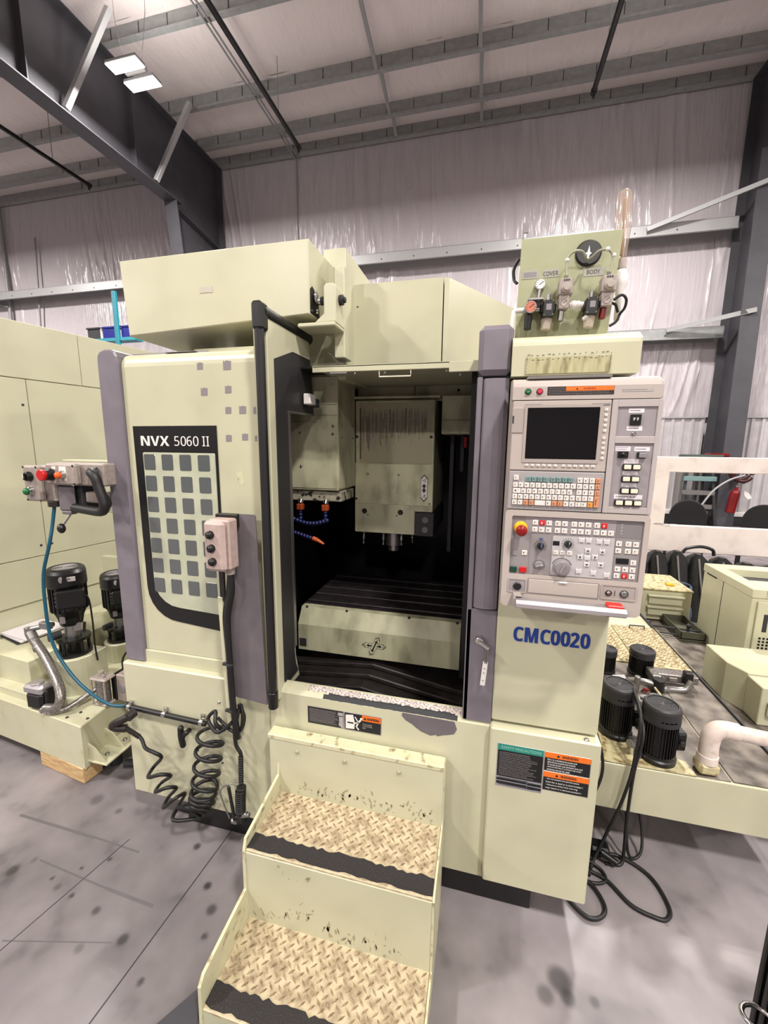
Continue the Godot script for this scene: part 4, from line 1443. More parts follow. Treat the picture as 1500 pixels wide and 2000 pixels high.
func console():
	var z := -1.2
	var t := T("operator_console", Vector3(.25, 1.285, -1.26), "beige operator console with dark screen, keyboard and rows of buttons", "control panel")
	# body: hood, two bays, lower bay, chin
	var g := G.new()
	g.prism(G.rr(.066, 1.285, .436, 1.90, .016), -1.32, -1.2145, 0)
	g.box(Vector3(.075, 1.31, -1.36), Vector3(.4, 1.85, -1.32), .004)
	P(t, "body", g, M.beige)
	g = G.new()
	var hp := [Vector2(1.33, 1.874), Vector2(1.2, 1.874), Vector2(1.2, 1.908), Vector2(1.203, 1.918), Vector2(1.21, 1.926), Vector2(1.225, 1.931), Vector2(1.33, 1.931)]
	g = side_prism(hp, .067, .434, .009)
	var hood := P(t, "hood", g, M.beige)
	g = G.new()
	g.box(Vector3(.102, 1.929, -1.225), Vector3(.312, 1.936, -1.205), .002)
	P(hood, "lamp_rail", g, M.steel)
	for q in [[.106, M.green], [.1355, mat(Color(.75, .1, .22), .35)]]:
		g = G.new()
		g.cyl(Vector3(q[0], 1.8955, z - .001), Vector3(q[0], 1.8955, z + .0025), .0085, 20)
		P(hood, "button_ring", g, M.black)
		g = G.new()
		g.cyl(Vector3(q[0], 1.8955, z + .002), Vector3(q[0], 1.8955, z + .005), .0068, 18)
		var bt := P(hood, "button", g, q[1])
		txt(bt, "lettering", "ON" if q[0] < .12 else "OFF", Vector3(q[0], 1.8955, z + .0052), .007 if q[0] < .12 else .008, .0035, M.pinkbox)
	g = G.new()
	g.box(Vector3(.155, 1.885, z - .001), Vector3(.317, 1.907, z + .0008), .0003)
	var pl := P(hood, "warning_strip", g, pic(print_im(256, 40, Color(.13, .11, .11), Color(.4, .37, .36), 4, .02, .96, .1, .95, 8)))
	B(pl, "print", Vector3(.201, 1.8955, z), Vector3(.316, 1.9065, z + .0012), M.orange, 0)
	tri_sign(pl, Vector3(.228, 1.901, z + .0012), .006)
	txt(pl, "lettering", "WARNING", Vector3(.258, 1.901, z + .0013), .03, .005, mat(Color(.5, .2, .1), .5))
	B(hood, "worn_badge", Vector3(.336, 1.891, z - .001), Vector3(.407, 1.899, z + .0006), pic(print_im(96, 12, Color(.64, .61, .59), Color(.5, .48, .48), 1, .02, .98, .1, .95, 2)), 0)
	for q in [[.091, 1.886, .122], [.122, 1.886, .15]]:
		B(hood, "caption", Vector3(q[0] + .002, q[1] - .003, z - .001), Vector3(q[2] - .004, q[1], z + .0004), pic(print_im(32, 6, Color(.72, .67, .64), Color(.4, .38, .37), 1, .05, .95, .1, .9, 5)), 0)
	# screen bay
	g = G.new()
	g.box(Vector3(.0695, 1.684, -1.25), Vector3(.3145, 1.872, z), .002)
	var bay := P(t, "screen_bay", g, M.beige)
	g = G.new()
	g.ring(G.rr(.1005, 1.706, .2945, 1.8605, .003), G.rr(.108, 1.716, .288, 1.853, .002), z - .004, z + .002)
	P(bay, "bezel", g, M.beige2)
	B(bay, "screen", Vector3(.107, 1.715, z - .003), Vector3(.289, 1.854, z + .0004), M.screen, 0)
	g = G.new()
	g.box(Vector3(.0685, 1.786, z - .01), Vector3(.098, 1.853, z + .002), .001)
	var cs := P(bay, "card_slot_cover", g, M.beige2)
	B(cs, "slot", Vector3(.0695, 1.812, z), Vector3(.0735, 1.832, z + .0027), M.cover, 0)
	for q in [[.101, .144], [.268, .311]]:
		B(bay, "name_strip", Vector3(q[0], 1.8572, z), Vector3(q[1], 1.8622, z + .0008), pic(print_im(64, 8, Color(.45, .43, .43), Color(.62, .6, .6), 1, .04, .96, .2, .9, 6)), 0)
	var sk := []
	for k in 5: sk.append([.3032, 1.846 - k * .0135])
	for k in 5: sk.append([.3032, 1.773 - k * .0132])
	var wk := [pic(key_im(M.key.albedo_color, Color(.3, .3, .3), 1)), pic(key_im(M.key.albedo_color, Color(.25, .25, .27), 2)), pic(key_im(M.key.albedo_color, Color(.3, .28, .3), 3)), pic(key_im(M.key.albedo_color, Color(.26, .26, .28), 4))]
	button_cluster(bay, "soft_key", sk, .0075, .0075, .003, wk, z)
	var bk := []
	for k in 6: bk.append([.1145 + k * .0148, 1.6985])
	for k in 6: bk.append([.2095 + k * .0147, 1.6985])
	button_cluster(bay, "soft_key", bk, .0092, .0068, .003, wk, z)
	# keyboard bay
	g = G.new()
	g.box(Vector3(.0695, 1.574, -1.25), Vector3(.3145, 1.682, z), .002)
	var kb := P(t, "keyboard", g, mat(Color(.6, .575, .575), .5))
	var kp := []
	for k in 11: kp.append([.088 + k * .015, 1.6435])
	for k in 9: kp.append([.1105 + k * .01495, 1.627])
	for k in 11: kp.append([.088 + k * .015, 1.611])
	for q in [.088, .103]: kp.append([q, 1.5945])
	for k in 5: kp.append([.178 + 0.0 * k + (k * .015 if k == 0 else .03 + k * .015), 1.5945])
	for r in 4:
		for k in 3: kp.append([.254 + k * .0151, [1.66, 1.6435, 1.627, 1.611][r]])
	kp.append([.254, 1.5945]); kp.append([.269, 1.5945]); kp.append([.089, 1.6635])
	var keys := kp.slice(0)
	button_cluster(kb, "key", keys, .0128, .0138, .005, wk, z, .001)
	var tk := []
	for k in 8: tk.append([.1215 + k * .0150 + (.004 if k > 3 else 0.0), 1.6605])
	button_cluster(kb, "key", tk, .0128, .0138, .005, [pic(key_im(M.gkey.albedo_color, Color(.25, .3, .3), 5)), pic(key_im(M.gkey.albedo_color, Color(.25, .3, .3), 6))], z, .001)
	var ok := []
	for k in 3: ok.append([.2992, [1.66, 1.6435, 1.627][k]])
	for q in [.118, .133, .193, .208]: ok.append([q, 1.5945])
	button_cluster(kb, "key", ok, .0128, .0138, .005, [pic(key_im(M.okey.albedo_color, Color(.35, .2, .15), 7))], z, .001)
	button_cluster(kb, "key", [[.284, 1.5945]], .0128, .0138, .005, [pic(key_im(Color(.82, .56, .24), Color(.35, .2, .1), 8))], z, .001)
	button_cluster(kb, "key", [[.2992, 1.603]], .0128, .031, .005, [pic(key_im(M.okey.albedo_color, Color(.35, .2, .15), 9))], z, .001)
	button_cluster(kb, "key", [[.1555, 1.5945]], .0275, .0138, .005, [M.key], z, .001)
	button_cluster(kb, "key", [[.0925, 1.627]], .0205, .0138, .005, [wk[1]], z, .001)
	# right bay with two sunken fields
	g = G.new()
	g.box(Vector3(.3165, 1.574, -1.25), Vector3(.4335, 1.872, z - .004), .002)
	var sd := P(t, "switch_bay", g, M.panel2)
	var fo := [Vector2(.3165, 1.574), Vector2(.4335, 1.574), Vector2(.4335, 1.872), Vector2(.3165, 1.872)]
	g = G.new()
	g.box(Vector3(.3165, 1.574, z - .006), Vector3(.331, 1.872, z), .001)
	g.box(Vector3(.423, 1.574, z - .006), Vector3(.4335, 1.872, z), .001)
	g.box(Vector3(.33, 1.853, z - .006), Vector3(.424, 1.872, z), .001)
	g.box(Vector3(.33, 1.76, z - .006), Vector3(.424, 1.778, z), .001)
	g.box(Vector3(.33, 1.574, z - .006), Vector3(.424, 1.591, z), .001)
	P(sd, "frame", g, mat(Color(.66, .625, .615), .45))
	var zf := z - .004
	var lab := [pic(print_im(48, 16, Color(.86, .83, .84), Color(.4, .38, .4), 1, .08, .95, .25, .85, 4)), pic(print_im(48, 16, Color(.84, .81, .83), Color(.42, .4, .42), 2, .08, .95, .1, .9, 5))]
	for q in [[.375, 1.8435, .036, .011, 0], [.3745, 1.798, .036, .0115, 0], [.3525, 1.746, .036, .012, 1], [.3975, 1.7455, .036, .011, 0], [.3755, 1.7135, .034, .011, 1], [.3755, 1.6825, .036, .009, 1], [.3755, 1.651, .036, .009, 1], [.3765, 1.6195, .068, .0115, 0]]:
		B(sd, "tape_label", Vector3(q[0] - q[2] / 2, q[1] - q[3] / 2, zf - .001), Vector3(q[0] + q[2] / 2, q[1] + q[3] / 2, zf + .0006), lab[q[4]], 0)
	g = G.new()
	g.box(Vector3(.362, 1.807, zf - .001), Vector3(.387, 1.834, zf + .005), .001)
	var cn := P(sd, "thumbwheel_switch", g, M.black)
	for x in [.370, .379]:
		B(cn, "digit_wheel", Vector3(x - .0025, 1.818, zf + .004), Vector3(x + .0015, 1.826, zf + .0058), M.tag)
	txt(cn, "lettering", "7 7", Vector3(.3742, 1.822, zf + .006), .012, .006, M.white, true)
	g = G.new()
	g.cyl(Vector3(.374, 1.786, zf), Vector3(.374, 1.786, zf + .006), .005, 14)
	g.bar(Vector3(.374, 1.786, zf + .006), Vector3(.372, 1.780, zf + .007), .004, .003)
	P(sd, "key_lock", g, M.steel)
	g = G.new()
	g.box(Vector3(.341, 1.722, zf - .001), Vector3(.366, 1.739, zf + .004), .001)
	var sw := P(sd, "selector_base", g, M.black)
	knob(sw, "selector_knob", Vector3(.3535, 1.7305, zf + .004), .007, .011, M.black, true, .8)
	var bl := [[.366, 1.6985], [.3875, 1.6985], [.366, 1.667], [.3875, 1.667], [.366, 1.6355], [.3875, 1.6355], [.355, 1.6035], [.377, 1.6035], [.399, 1.6035]]
	g = G.new()
	g.cbox(Vector3.ZERO, Vector3(.0215, .0155, .006), .001)
	var base := g.mesh()
	for q in bl:
		I(sd, "button_base", base, M.black, Vector3(q[0], q[1], zf + .003))
	I(sd, "button_base", base, M.black, Vector3(.397, 1.73, zf + .003))
	button_cluster(sd, "lit_button", bl, .0165, .0115, .005, [M.ivory], zf + .005)
	button_cluster(sd, "lit_button", [[.399, 1.73]], .018, .0125, .005, [M.alu], zf + .004)
	# lower bay
	g = G.new()
	g.ring(G.rr(.066, 1.285, .436, 1.572, .014), G.rr(.085, 1.384, .423, 1.555, .005), z - .016, z)
	var lo := P(t, "lower_frame", g, M.beige)
	g = G.new()
	g.box(Vector3(.084, 1.383, z - .02), Vector3(.424, 1.556, z - .006), 0)
	var cp := P(t, "control_field", g, M.panel)
	zf = z - .006
	for q in [[.122, 1.506, .197, 1.555, 0], [.197, 1.506, .357, 1.555, 0], [.357, 1.506, .424, 1.556, 1], [.085, 1.384, .1365, 1.5, 2], [.1385, 1.384, .195, 1.503, 2], [.359, 1.384, .423, 1.503, 2]]:
		B(cp, "field", Vector3(q[0] + .001, q[1] + .001, zf - .001), Vector3(q[2] - .001, q[3] - .001, zf + .0005), [M.panel2, mat(Color(.47, .45, .455), .5), mat(Color(.53, .505, .505), .5)][q[4]], 0)
	g = G.new()
	g.prism([Vector2(.198, 1.388), Vector2(.356, 1.388), Vector2(.356, 1.504), Vector2(.198, 1.502)], zf, zf + .0012)
	P(cp, "white_field", g, M.panel3)
	g = G.new()
	g.cyl(Vector3(.110, 1.521, zf), Vector3(.110, 1.521, zf + .004), .0185, 24)
	g.cyl(Vector3(.110, 1.521, zf + .004), Vector3(.110, 1.521, zf + .012), .017, 24, .013)
	var es := P(cp, "emergency_collar", g, M.yellow)
	g = G.new()
	g.t = Transform3D(Basis(Vector3.RIGHT, PI / 2), Vector3(.1105, 1.517, zf + .01))
	g.lathe([Vector2(.009, 0), Vector2(.009, .01), Vector2(.0145, .012), Vector2(.0155, .02), Vector2(.0145, .026), Vector2(.011, .029), Vector2(0, .03)], 24, true)
	P(es, "emergency_button", g, mat(Color(.5, .02, .02), .3))
	var w1 := []
	for r in 2:
		var y: float = [1.5375, 1.5175][r]
		for k in 3: w1.append([.1485 + k * .0183, y])
		for k in 2: w1.append([.2085 + k * .018, y])
		for k in 3: w1.append([.2505 + k * .0182, y])
		for k in 3: w1.append([.3085 + k * .0181, y])
	for q in [w1.find([.1668, 1.5375]), w1.find([.3266, 1.5375])]:
		if q >= 0: w1.remove_at(q)
	var rd := [[.1668, 1.5375], [.3266, 1.5375], [.3885, 1.4005]]
	for i in range(w1.size() - 1, -1, -1):
		for q in rd:
			if absf(w1[i][0] - q[0]) < .001 and absf(w1[i][1] - q[1]) < .001: w1.remove_at(i); break
	for q in [[.367, 1.49], [.3905, 1.49], [.409, 1.49], [.367, 1.4705], [.3905, 1.4705], [.409, 1.4705], [.125, 1.4475], [.3695, 1.4], [.407, 1.4], [.407, 1.439], [.370, 1.4185], [.389, 1.4185], [.407, 1.4185]]: w1.append(q)
	button_cluster(cp, "button", w1, .0148, .0145, .003, wk, zf)
	button_cluster(cp, "button", rd, .0148, .0145, .003, [pic(key_im(M.red.albedo_color, Color(.9, .8, .8), 12))], zf)
	button_cluster(cp, "button", [[.098, 1.445]], .012, .014, .003, [M.panel2], zf)
	button_cluster(cp, "button", [[.0975, 1.397]], .0185, .0165, .006, [M.dgreen], zf)
	button_cluster(cp, "button", [[.1235, 1.3975]], .0185, .0165, .006, [M.red], zf)
	var jg := [[.273, 1.494], [.291, 1.494], [.318, 1.4925], [.3365, 1.4925], [.291, 1.465], [.3275, 1.4645], [.272, 1.446], [.291, 1.4445], [.3105, 1.448], [.291, 1.4255], [.3265, 1.427], [.272, 1.4045], [.31, 1.403], [.344, 1.399]]
	button_cluster(cp, "jog_button", jg, .0155, .0125, .003, [mat(Color(.76, .74, .74), .45)], zf + .001, .002)
	g = G.new()
	for q in jg:
		for s in [-1, 1]: g.box(Vector3(q[0] + s * .0055 - .001, q[1] - .0085, zf + .001), Vector3(q[0] + s * .0055 + .001, q[1] + .0085, zf + .0028), 0)
	P(cp, "button_rims", g, M.white)
	g = G.new()
	for q in [[.291, 1.465, 0.0], [.3275, 1.4645, 0.0], [.291, 1.4255, PI], [.3265, 1.427, PI], [.272, 1.446, PI / 2], [.3105, 1.448, -PI / 2]]:
		g.t = Transform3D(Basis(Vector3.BACK, q[2]), Vector3(q[0], q[1], zf + .004))
		g.prism([Vector2(-.004, -.002), Vector2(.004, -.002), Vector2(0, .003)], 0, .0004)
	P(cp, "jog_arrows", g, M.ink)
	button_cluster(cp, "button", [[.2085, 1.454], [.2265, 1.4545], [.2445, 1.455]], .0135, .012, .003, wk, zf + .001)
	B(cp, "display", Vector3(.199, 1.4745, zf), Vector3(.2165, 1.4875, zf + .002), M.black, .0005)
	B(cp, "display", Vector3(.364, 1.434, zf), Vector3(.3955, 1.451, zf + .003), M.black, .001)
	knob(cp, "selector_knob", Vector3(.167, 1.471, zf), .0105, .018, M.cover, true, .05)
	knob(cp, "selector_knob", Vector3(.166, 1.414, zf), .0115, .014, M.tag, true, -1.2)
	knob(cp, "selector_knob", Vector3(.2385, 1.481, zf), .0105, .02, M.cover, true, -.1)
	for q in [[.167, 1.471], [.166, 1.414], [.2385, 1.481]]: dial_marks(cp, Vector3(q[0], q[1], zf + .0014), .0135, 13, -2.3, 2.3)
	g = G.new()
	g.cyl(Vector3(.2265, 1.412, zf), Vector3(.2265, 1.412, zf + .016), .0235, 32, .0215, .002)
	g.cyl(Vector3(.2265, 1.412, zf + .016), Vector3(.2265, 1.412, zf + .018), .018, 28)
	var hw := P(cp, "hand_wheel", g, M.tag)
	g = G.new()
	g.bar(Vector3(.221, 1.399, zf + .021), Vector3(.231, 1.424, zf + .021), .006, .007, Vector3.BACK, .002)
	P(hw, "finger_grip", g, M.panel)
	dial_marks(cp, Vector3(.2265, 1.412, zf + .0014), .025, 26, -1.2, 1.2)
	g = G.new()
	g.ring(G.rr(.162, 1.488, .172, 1.494, .002), G.rr(.164, 1.4895, .17, 1.4925, .001), zf, zf + .002)
	g.box(Vector3(.1655, 1.47, zf + .017), Vector3(.1685, 1.488, zf + .0185), 0)
	P(cp, "blue_key_tab", g, mat(Color(.3, .38, .55), .4))
	for k in 4:
		B(cp, "indicator", Vector3(.369, 1.541 - k * .008, zf), Vector3(.372, 1.544 - k * .008, zf + .001), M.panel3, 0)
	# drawer, sockets, handle bar
	g = G.new()
	g.ring(G.rr(.138, 1.328, .328, 1.375, .003), G.rr(.1405, 1.3305, .3255, 1.3725, .002), z - .004, z + .0006)
	P(lo, "drawer_gap", g, M.panel)
	g = G.new()
	g.prism([Vector2(.141, 1.331), Vector2(.325, 1.331), Vector2(.325, 1.372), Vector2(.141, 1.372)], z - .004, z + .0015, .001)
	var dr := P(lo, "drawer_front", g, M.beige)
	g = G.new()
	g.box(Vector3(.222, 1.367, z), Vector3(.244, 1.372, z + .006), .002)
	P(dr, "finger_tab", g, M.white)
	for q in [[.087, 1.332, .132, 1.367], [.336, 1.335, .418, 1.371]]:
		g = G.new()
		g.ring(G.rr(q[0] - .004, q[1] - .004, q[2] + .004, q[3] + .004, .005), G.rr(q[0], q[1], q[2], q[3], .003), z - .001, z + .002)
		P(lo, "socket_frame", g, M.beige2)
		B(lo, "socket_field", Vector3(q[0], q[1], z - .002), Vector3(q[2], q[3], z + .0005), M.panel2 if q[0] < .2 else M.beige2, 0)
	g = G.new()
	g.cyl(Vector3(.110, 1.348, z), Vector3(.110, 1.348, z + .006), .0115, 20)
	P(lo, "socket_cap", g, M.black)
	g = G.new()
	g.cyl(Vector3(.352, 1.3505, z), Vector3(.352, 1.3505, z + .004), .0085, 18)
	P(lo, "key_switch_ring", g, M.black)
	for q in [[.352, .005, .006], [.391, .0085, .005]]:
		g = G.new()
		g.cyl(Vector3(q[0], 1.3505, z), Vector3(q[0], 1.3505, z + q[2]), q[1], 18)
		P(lo, "key_switch", g, M.steel)
	g = G.new()
	g.cyl(Vector3(.391, 1.3505, z), Vector3(.391, 1.3505, z + .004), .011, 18)
	P(lo, "key_switch_ring", g, M.cover)
	B(lo, "bar_mark", Vector3(.367, 1.343, z), Vector3(.3685, 1.358, z + .0012), M.ink, 0)
	g = G.new()
	g.box(Vector3(.099, 1.303, z - .002), Vector3(.122, 1.33, z + .05), .002)
	g.box(Vector3(.362, 1.303, z - .002), Vector3(.38, 1.32, z + .05), .002)
	var hb := P(t, "handle_bracket", g, M.beige2)
	g = side_prism([Vector2(1.16, 1.306), Vector2(1.135, 1.306), Vector2(1.125, 1.312), Vector2(1.125, 1.322), Vector2(1.135, 1.33), Vector2(1.16, 1.33)], .1035, .382, .002)
	P(t, "handle_bar", g, M.alu)
	g = G.new()
	g.box(Vector3(.336, 1.329, -1.165), Vector3(.375, 1.337, -1.135), .002)
	P(t, "red_clip", g, mat(Color(.8, .16, .12), .4))


func gauge(parent: Node3D, c: Vector3, r: float, m: Material, face: Material, called := "gauge"):
	var g := G.new()
	g.cyl(c, c + Vector3(0, 0, .02), r, 22)
	var o := P(parent, called, g, m)
	g = G.new()
	g.cyl(c + Vector3(0, 0, .02), c + Vector3(0, 0, .0205), r * .86, 22)
	P(o, "dial", g, face)
	g = G.new()
	g.bar(c + Vector3(-r * .2, -r * .15, .021), c + Vector3(r * .5, r * .4, .021), r * .1, .0006, Vector3.BACK, 0)
	for i in 9:
		var a := -2.2 + i * .55
		var d := Vector3(sin(a), cos(a), 0)
		g.bar(c + d * r * .62 + Vector3(0, 0, .0207), c + d * r * .78 + Vector3(0, 0, .0207), r * .07, .0005, Vector3.BACK, 0)
	P(o, "needle", g, M.ink)


func air_panel():
	var z := -1.42
	var t := T("air_preparation_panel", Vector3(.21, 2.1, -1.42), "pale green air panel with gauges, filter bowls and lettered plates", "air panel")
	var g := G.new()
	g.prism([Vector2(.0745, 2.072), Vector2(.340, 2.072), Vector2(.359, 2.371), Vector2(.079, 2.371)], z - .004, z)
	var pl := P(t, "back_plate", g, dirty([[0.0, Color(.55, .555, .42)], [1.0, Color(.62, .625, .49)]], Vector3.ONE, .4, 0, .02, 3, 2))
	for q in [[.085, .133, 2.257, 2.281], [.145, .193, 2.257, 2.281], [.261, .319, 2.251, 2.276]]:
		B(pl, "name_plate", Vector3(q[0], q[2], z - .001), Vector3(q[1], q[3], z + .001), mat(Color(.6, .59, .54), .45), .0003)
	B(pl, "worn_print", Vector3(.09, 2.262, z), Vector3(.128, 2.276, z + .0013), M.tag, 0)
	txt(pl, "lettering", "COVER", Vector3(.1685, 2.268, z + .0012), .042, .0115, M.ink)
	txt(pl, "lettering", "BODY", Vector3(.2875, 2.263, z + .0012), .036, .0115, M.ink)
	g = G.new()
	g.cyl(Vector3(.2695, 2.315, z), Vector3(.2695, 2.315, z + .008), .0365, 36, .034, .002)
	var em := P(pl, "round_emblem", g, M.black, "glossy black disc with a white four-pointed star")
	g = G.new()
	var st := []
	for i in 8:
		var a := PI / 4 * i + .05
		var r: float = .005 if i % 2 else (.0215 if i % 4 == 0 else .009)
		st.append(Vector2(r * sin(a), r * cos(a)))
	g.t = Transform3D(Basis.IDENTITY, Vector3(.2685, 2.312, z + .0081))
	g.prism(st, 0, .001)
	P(em, "star", g, M.white)
	# hoses over the emblem
	g = G.new()
	g.tube([Vector3(.206, 2.24, -1.37), Vector3(.204, 2.27, -1.37), Vector3(.207, 2.289, -1.368), Vector3(.222, 2.302, -1.366), Vector3(.243, 2.302, -1.37), Vector3(.257, 2.29, -1.385), Vector3(.262, 2.29, -1.40)], .0036, 8)
	g.tube([Vector3(.322, 2.24, -1.37), Vector3(.326, 2.272, -1.37), Vector3(.322, 2.288, -1.368), Vector3(.309, 2.299, -1.366), Vector3(.288, 2.299, -1.37), Vector3(.274, 2.29, -1.385), Vector3(.268, 2.29, -1.40)], .0036, 8)
	var ho := P(t, "pale_hose", g, mat(Color(.6, .6, .52), .3))
	g = G.new()
	for p in [Vector3(.205, 2.282, -1.37), Vector3(.309, 2.3, -1.366), Vector3(.327, 2.284, -1.37)]: g.ball(p, Vector3.ONE * .0065, 10)
	P(ho, "hose_joint", g, M.white)
	g = G.new()
	g.cyl(Vector3(.108, 2.159, z), Vector3(.11, 2.159, -1.375), .012, 12)
	var gb := P(t, "regulator", g, M.steel)
	gauge(gb, Vector3(.1115, 2.159, -1.378), .0175, M.steel, mat(Color(.72, .42, .32), .4))
	g = G.new()
	g.cyl(Vector3(.108, 2.142, -1.38), Vector3(.1075, 2.1, -1.38), .012, 14, .0105)
	P(gb, "bowl", g, M.black)
	gauge(t, Vector3(.139, 2.234, z), .0155, M.chrome, M.white, "steel_gauge")
	g = G.new()
	g.cyl(Vector3(.139, 2.22, -1.405), Vector3(.137, 2.19, -1.405), .005, 10)
	g.box(Vector3(.103, 2.178, -1.41), Vector3(.148, 2.184, -1.36), .001)
	g.box(Vector3(.13, 2.165, -1.415), Vector3(.148, 2.19, -1.39), .001)
	P(t, "mounting_bracket", g, M.steel)
	# filter with black head and clear bowl, twice
	for k in 2:
		var x: float = [.163, .282][k]
		g = G.new()
		g.box(Vector3(x - .016, 2.13, -1.41), Vector3(x + .016, 2.178, -1.366), .003)
		g.box(Vector3(x - .023, 2.148, -1.405), Vector3(x + .023, 2.17, -1.375), .004)
		var fi := P(t, "filter_head", g, M.black)
		g = G.new()
		g.cyl(Vector3(x, 2.178, -1.39), Vector3(x, 2.2, -1.39), .0065, 12)
		P(fi, "relief_knob", g, M.steel)
		B(fi, "sight_label", Vector3(x - .007, 2.148, -1.367), Vector3(x + .008, 2.166, -1.3645), M.tag, .001)
		g = G.new()
		g.cyl(Vector3(x - .001, 2.131, -1.388), Vector3(x - .003, 2.098, -1.388), .0155, 16, .0135)
		P(fi, "bowl", g, M.acrylic)
		bolts(fi, [Vector3(x - .012, 2.174, -1.366), Vector3(x + .012, 2.174, -1.366), Vector3(x - .012, 2.136, -1.366), Vector3(x + .012, 2.136, -1.366)], .0022, M.steel)
		# white regulator block beside it
		var c: float = [.207, .321][k]
		g = G.new()
		g.box(Vector3(c - .019, 2.188, -1.405), Vector3(c + .019, 2.232, -1.362), .003)
		g.box(Vector3(c - .016, 2.15, -1.4), Vector3(c + .012, 2.19, -1.366), .003)
		var rb := P(t, "regulator_block", g, M.ctl)
		g = G.new()
		g.cyl(Vector3(c, 2.203, -1.362), Vector3(c, 2.203, -1.352), .0135, 20)
		g.cyl(Vector3(c, 2.203, -1.352), Vector3(c, 2.203, -1.348), .0095, 18)
		P(rb, "adjusting_knob", g, mat(Color(.62, .58, .54), .45))
		gauge(rb, Vector3(c - .002, 2.167, -1.385), .0125, M.ctl, M.ctl, "small_gauge")
		for i in 3:
			B(rb, "vent", Vector3(c - .008 + i * .006, 2.224, -1.3625), Vector3(c - .004 + i * .006, 2.229, -1.3612), M.cover, 0)
		g = G.new()
		g.cyl(Vector3(c, 2.232, -1.385), Vector3(c, 2.246, -1.38), .006, 10)
		P(rb, "hose_fitting", g, M.chrome)
		g = G.new()
		g.cyl(Vector3(c - .005, 2.15, -1.385), Vector3(c - .008, 2.12, -1.385), .009, 10)
		P(rb, "drain_fitting", g, M.steel if k == 0 else M.dred)
	g = G.new()
	g.cyl(Vector3(.222, 2.163, -1.385), Vector3(.268, 2.163, -1.385), .008, 12)
	g.ball(Vector3(.234, 2.163, -1.385), Vector3.ONE * .0125)
	g.ball(Vector3(.246, 2.163, -1.385), Vector3.ONE * .0115)
	g.cyl(Vector3(.262, 2.12, -1.38), Vector3(.275, 2.13, -1.38), .006, 8)
	P(t, "pipe_tee", g, M.white)
	g = G.new()
	g.cyl(Vector3(.12, 2.159, -1.39), Vector3(.15, 2.159, -1.39), .007, 10)
	g.cyl(Vector3(.178, 2.16, -1.39), Vector3(.2, 2.16, -1.39), .007, 10)
	g.cyl(Vector3(.295, 2.158, -1.39), Vector3(.32, 2.158, -1.39), .007, 10)
	P(t, "brass_nipple", g, M.steel)
	g = G.new()
	g.tube([Vector3(.095, 2.159, -1.39), Vector3(.078, 2.159, -1.39), Vector3(.068, 2.157, -1.39), Vector3(.065, 2.145, -1.39), Vector3(.063, 2.118, -1.39), Vector3(.062, 2.108, -1.39)], .0075, 10)
	P(t, "white_elbow", g, M.white)
	g = G.new()
	g.tube([Vector3(.345, 2.175, -1.40), Vector3(.365, 2.187, -1.40), Vector3(.378, 2.175, -1.40), Vector3(.379, 2.155, -1.41), Vector3(.37, 2.14, -1.42), Vector3(.362, 2.12, -1.42), Vector3(.345, 2.108, -1.42)], .004, 8)
	g.tube([Vector3(.34, 2.17, -1.41), Vector3(.355, 2.165, -1.415), Vector3(.364, 2.145, -1.42)], .004, 8)
	g.tube([Vector3(.075, 2.325, -1.44), Vector3(.062, 2.3, -1.45), Vector3(.064, 2.27, -1.45), Vector3(.073, 2.255, -1.44)], .005, 8)
	P(t, "black_hose", g, M.rubber)
	# clear tube at the right edge
	g = G.new()
	g.t = Transform3D(G.along(Vector3(.368, 2.30, -1.45), Vector3(.362, 2.48, -1.46)).basis, Vector3(.368, 2.30, -1.45))
	g.lathe([Vector2(.0, 0), Vector2(.012, 0), Vector2(.0135, .02), Vector2(.0225, .09), Vector2(.0225, .176), Vector2(.018, .186), Vector2(.008, .193), Vector2(0, .194)], 24, true)
	var tb := P(t, "clear_tube", g, M.tubeglass, "amber stained clear plastic tube with a domed end")
	g = G.new()
	g.cyl(Vector3(.368, 2.3, -1.45), Vector3(.364, 2.47, -1.46), .004, 10)
	P(tb, "inner_rod", g, mat(Color(.55, .4, .25), .4))
	g = G.new()
	g.cyl(Vector3(.3685, 2.272, -1.45), Vector3(.368, 2.302, -1.45), .0165, 8, .0155)
	P(tb, "collar", g, M.ctl)
	g = G.new()
	g.t = Transform3D(Basis.IDENTITY, Vector3(.37, 2.13, -1.45))
	g.lathe([Vector2(0, 0), Vector2(.008, 0), Vector2(.009, .07), Vector2(.02, .1), Vector2(.022, .12), Vector2(.016, .135), Vector2(.015, .142), Vector2(0, .142)], 20, true)
	P(tb, "white_stem", g, M.white)
	g = G.new()
	g.box(Vector3(.08, 2.395, -1.44), Vector3(.098, 2.424, -1.435), .001)
	g.cyl(Vector3(.083, 2.10, -1.437), Vector3(.083, 2.40, -1.437), .0025, 8)
	P(t, "grey_tag", g, M.panel)


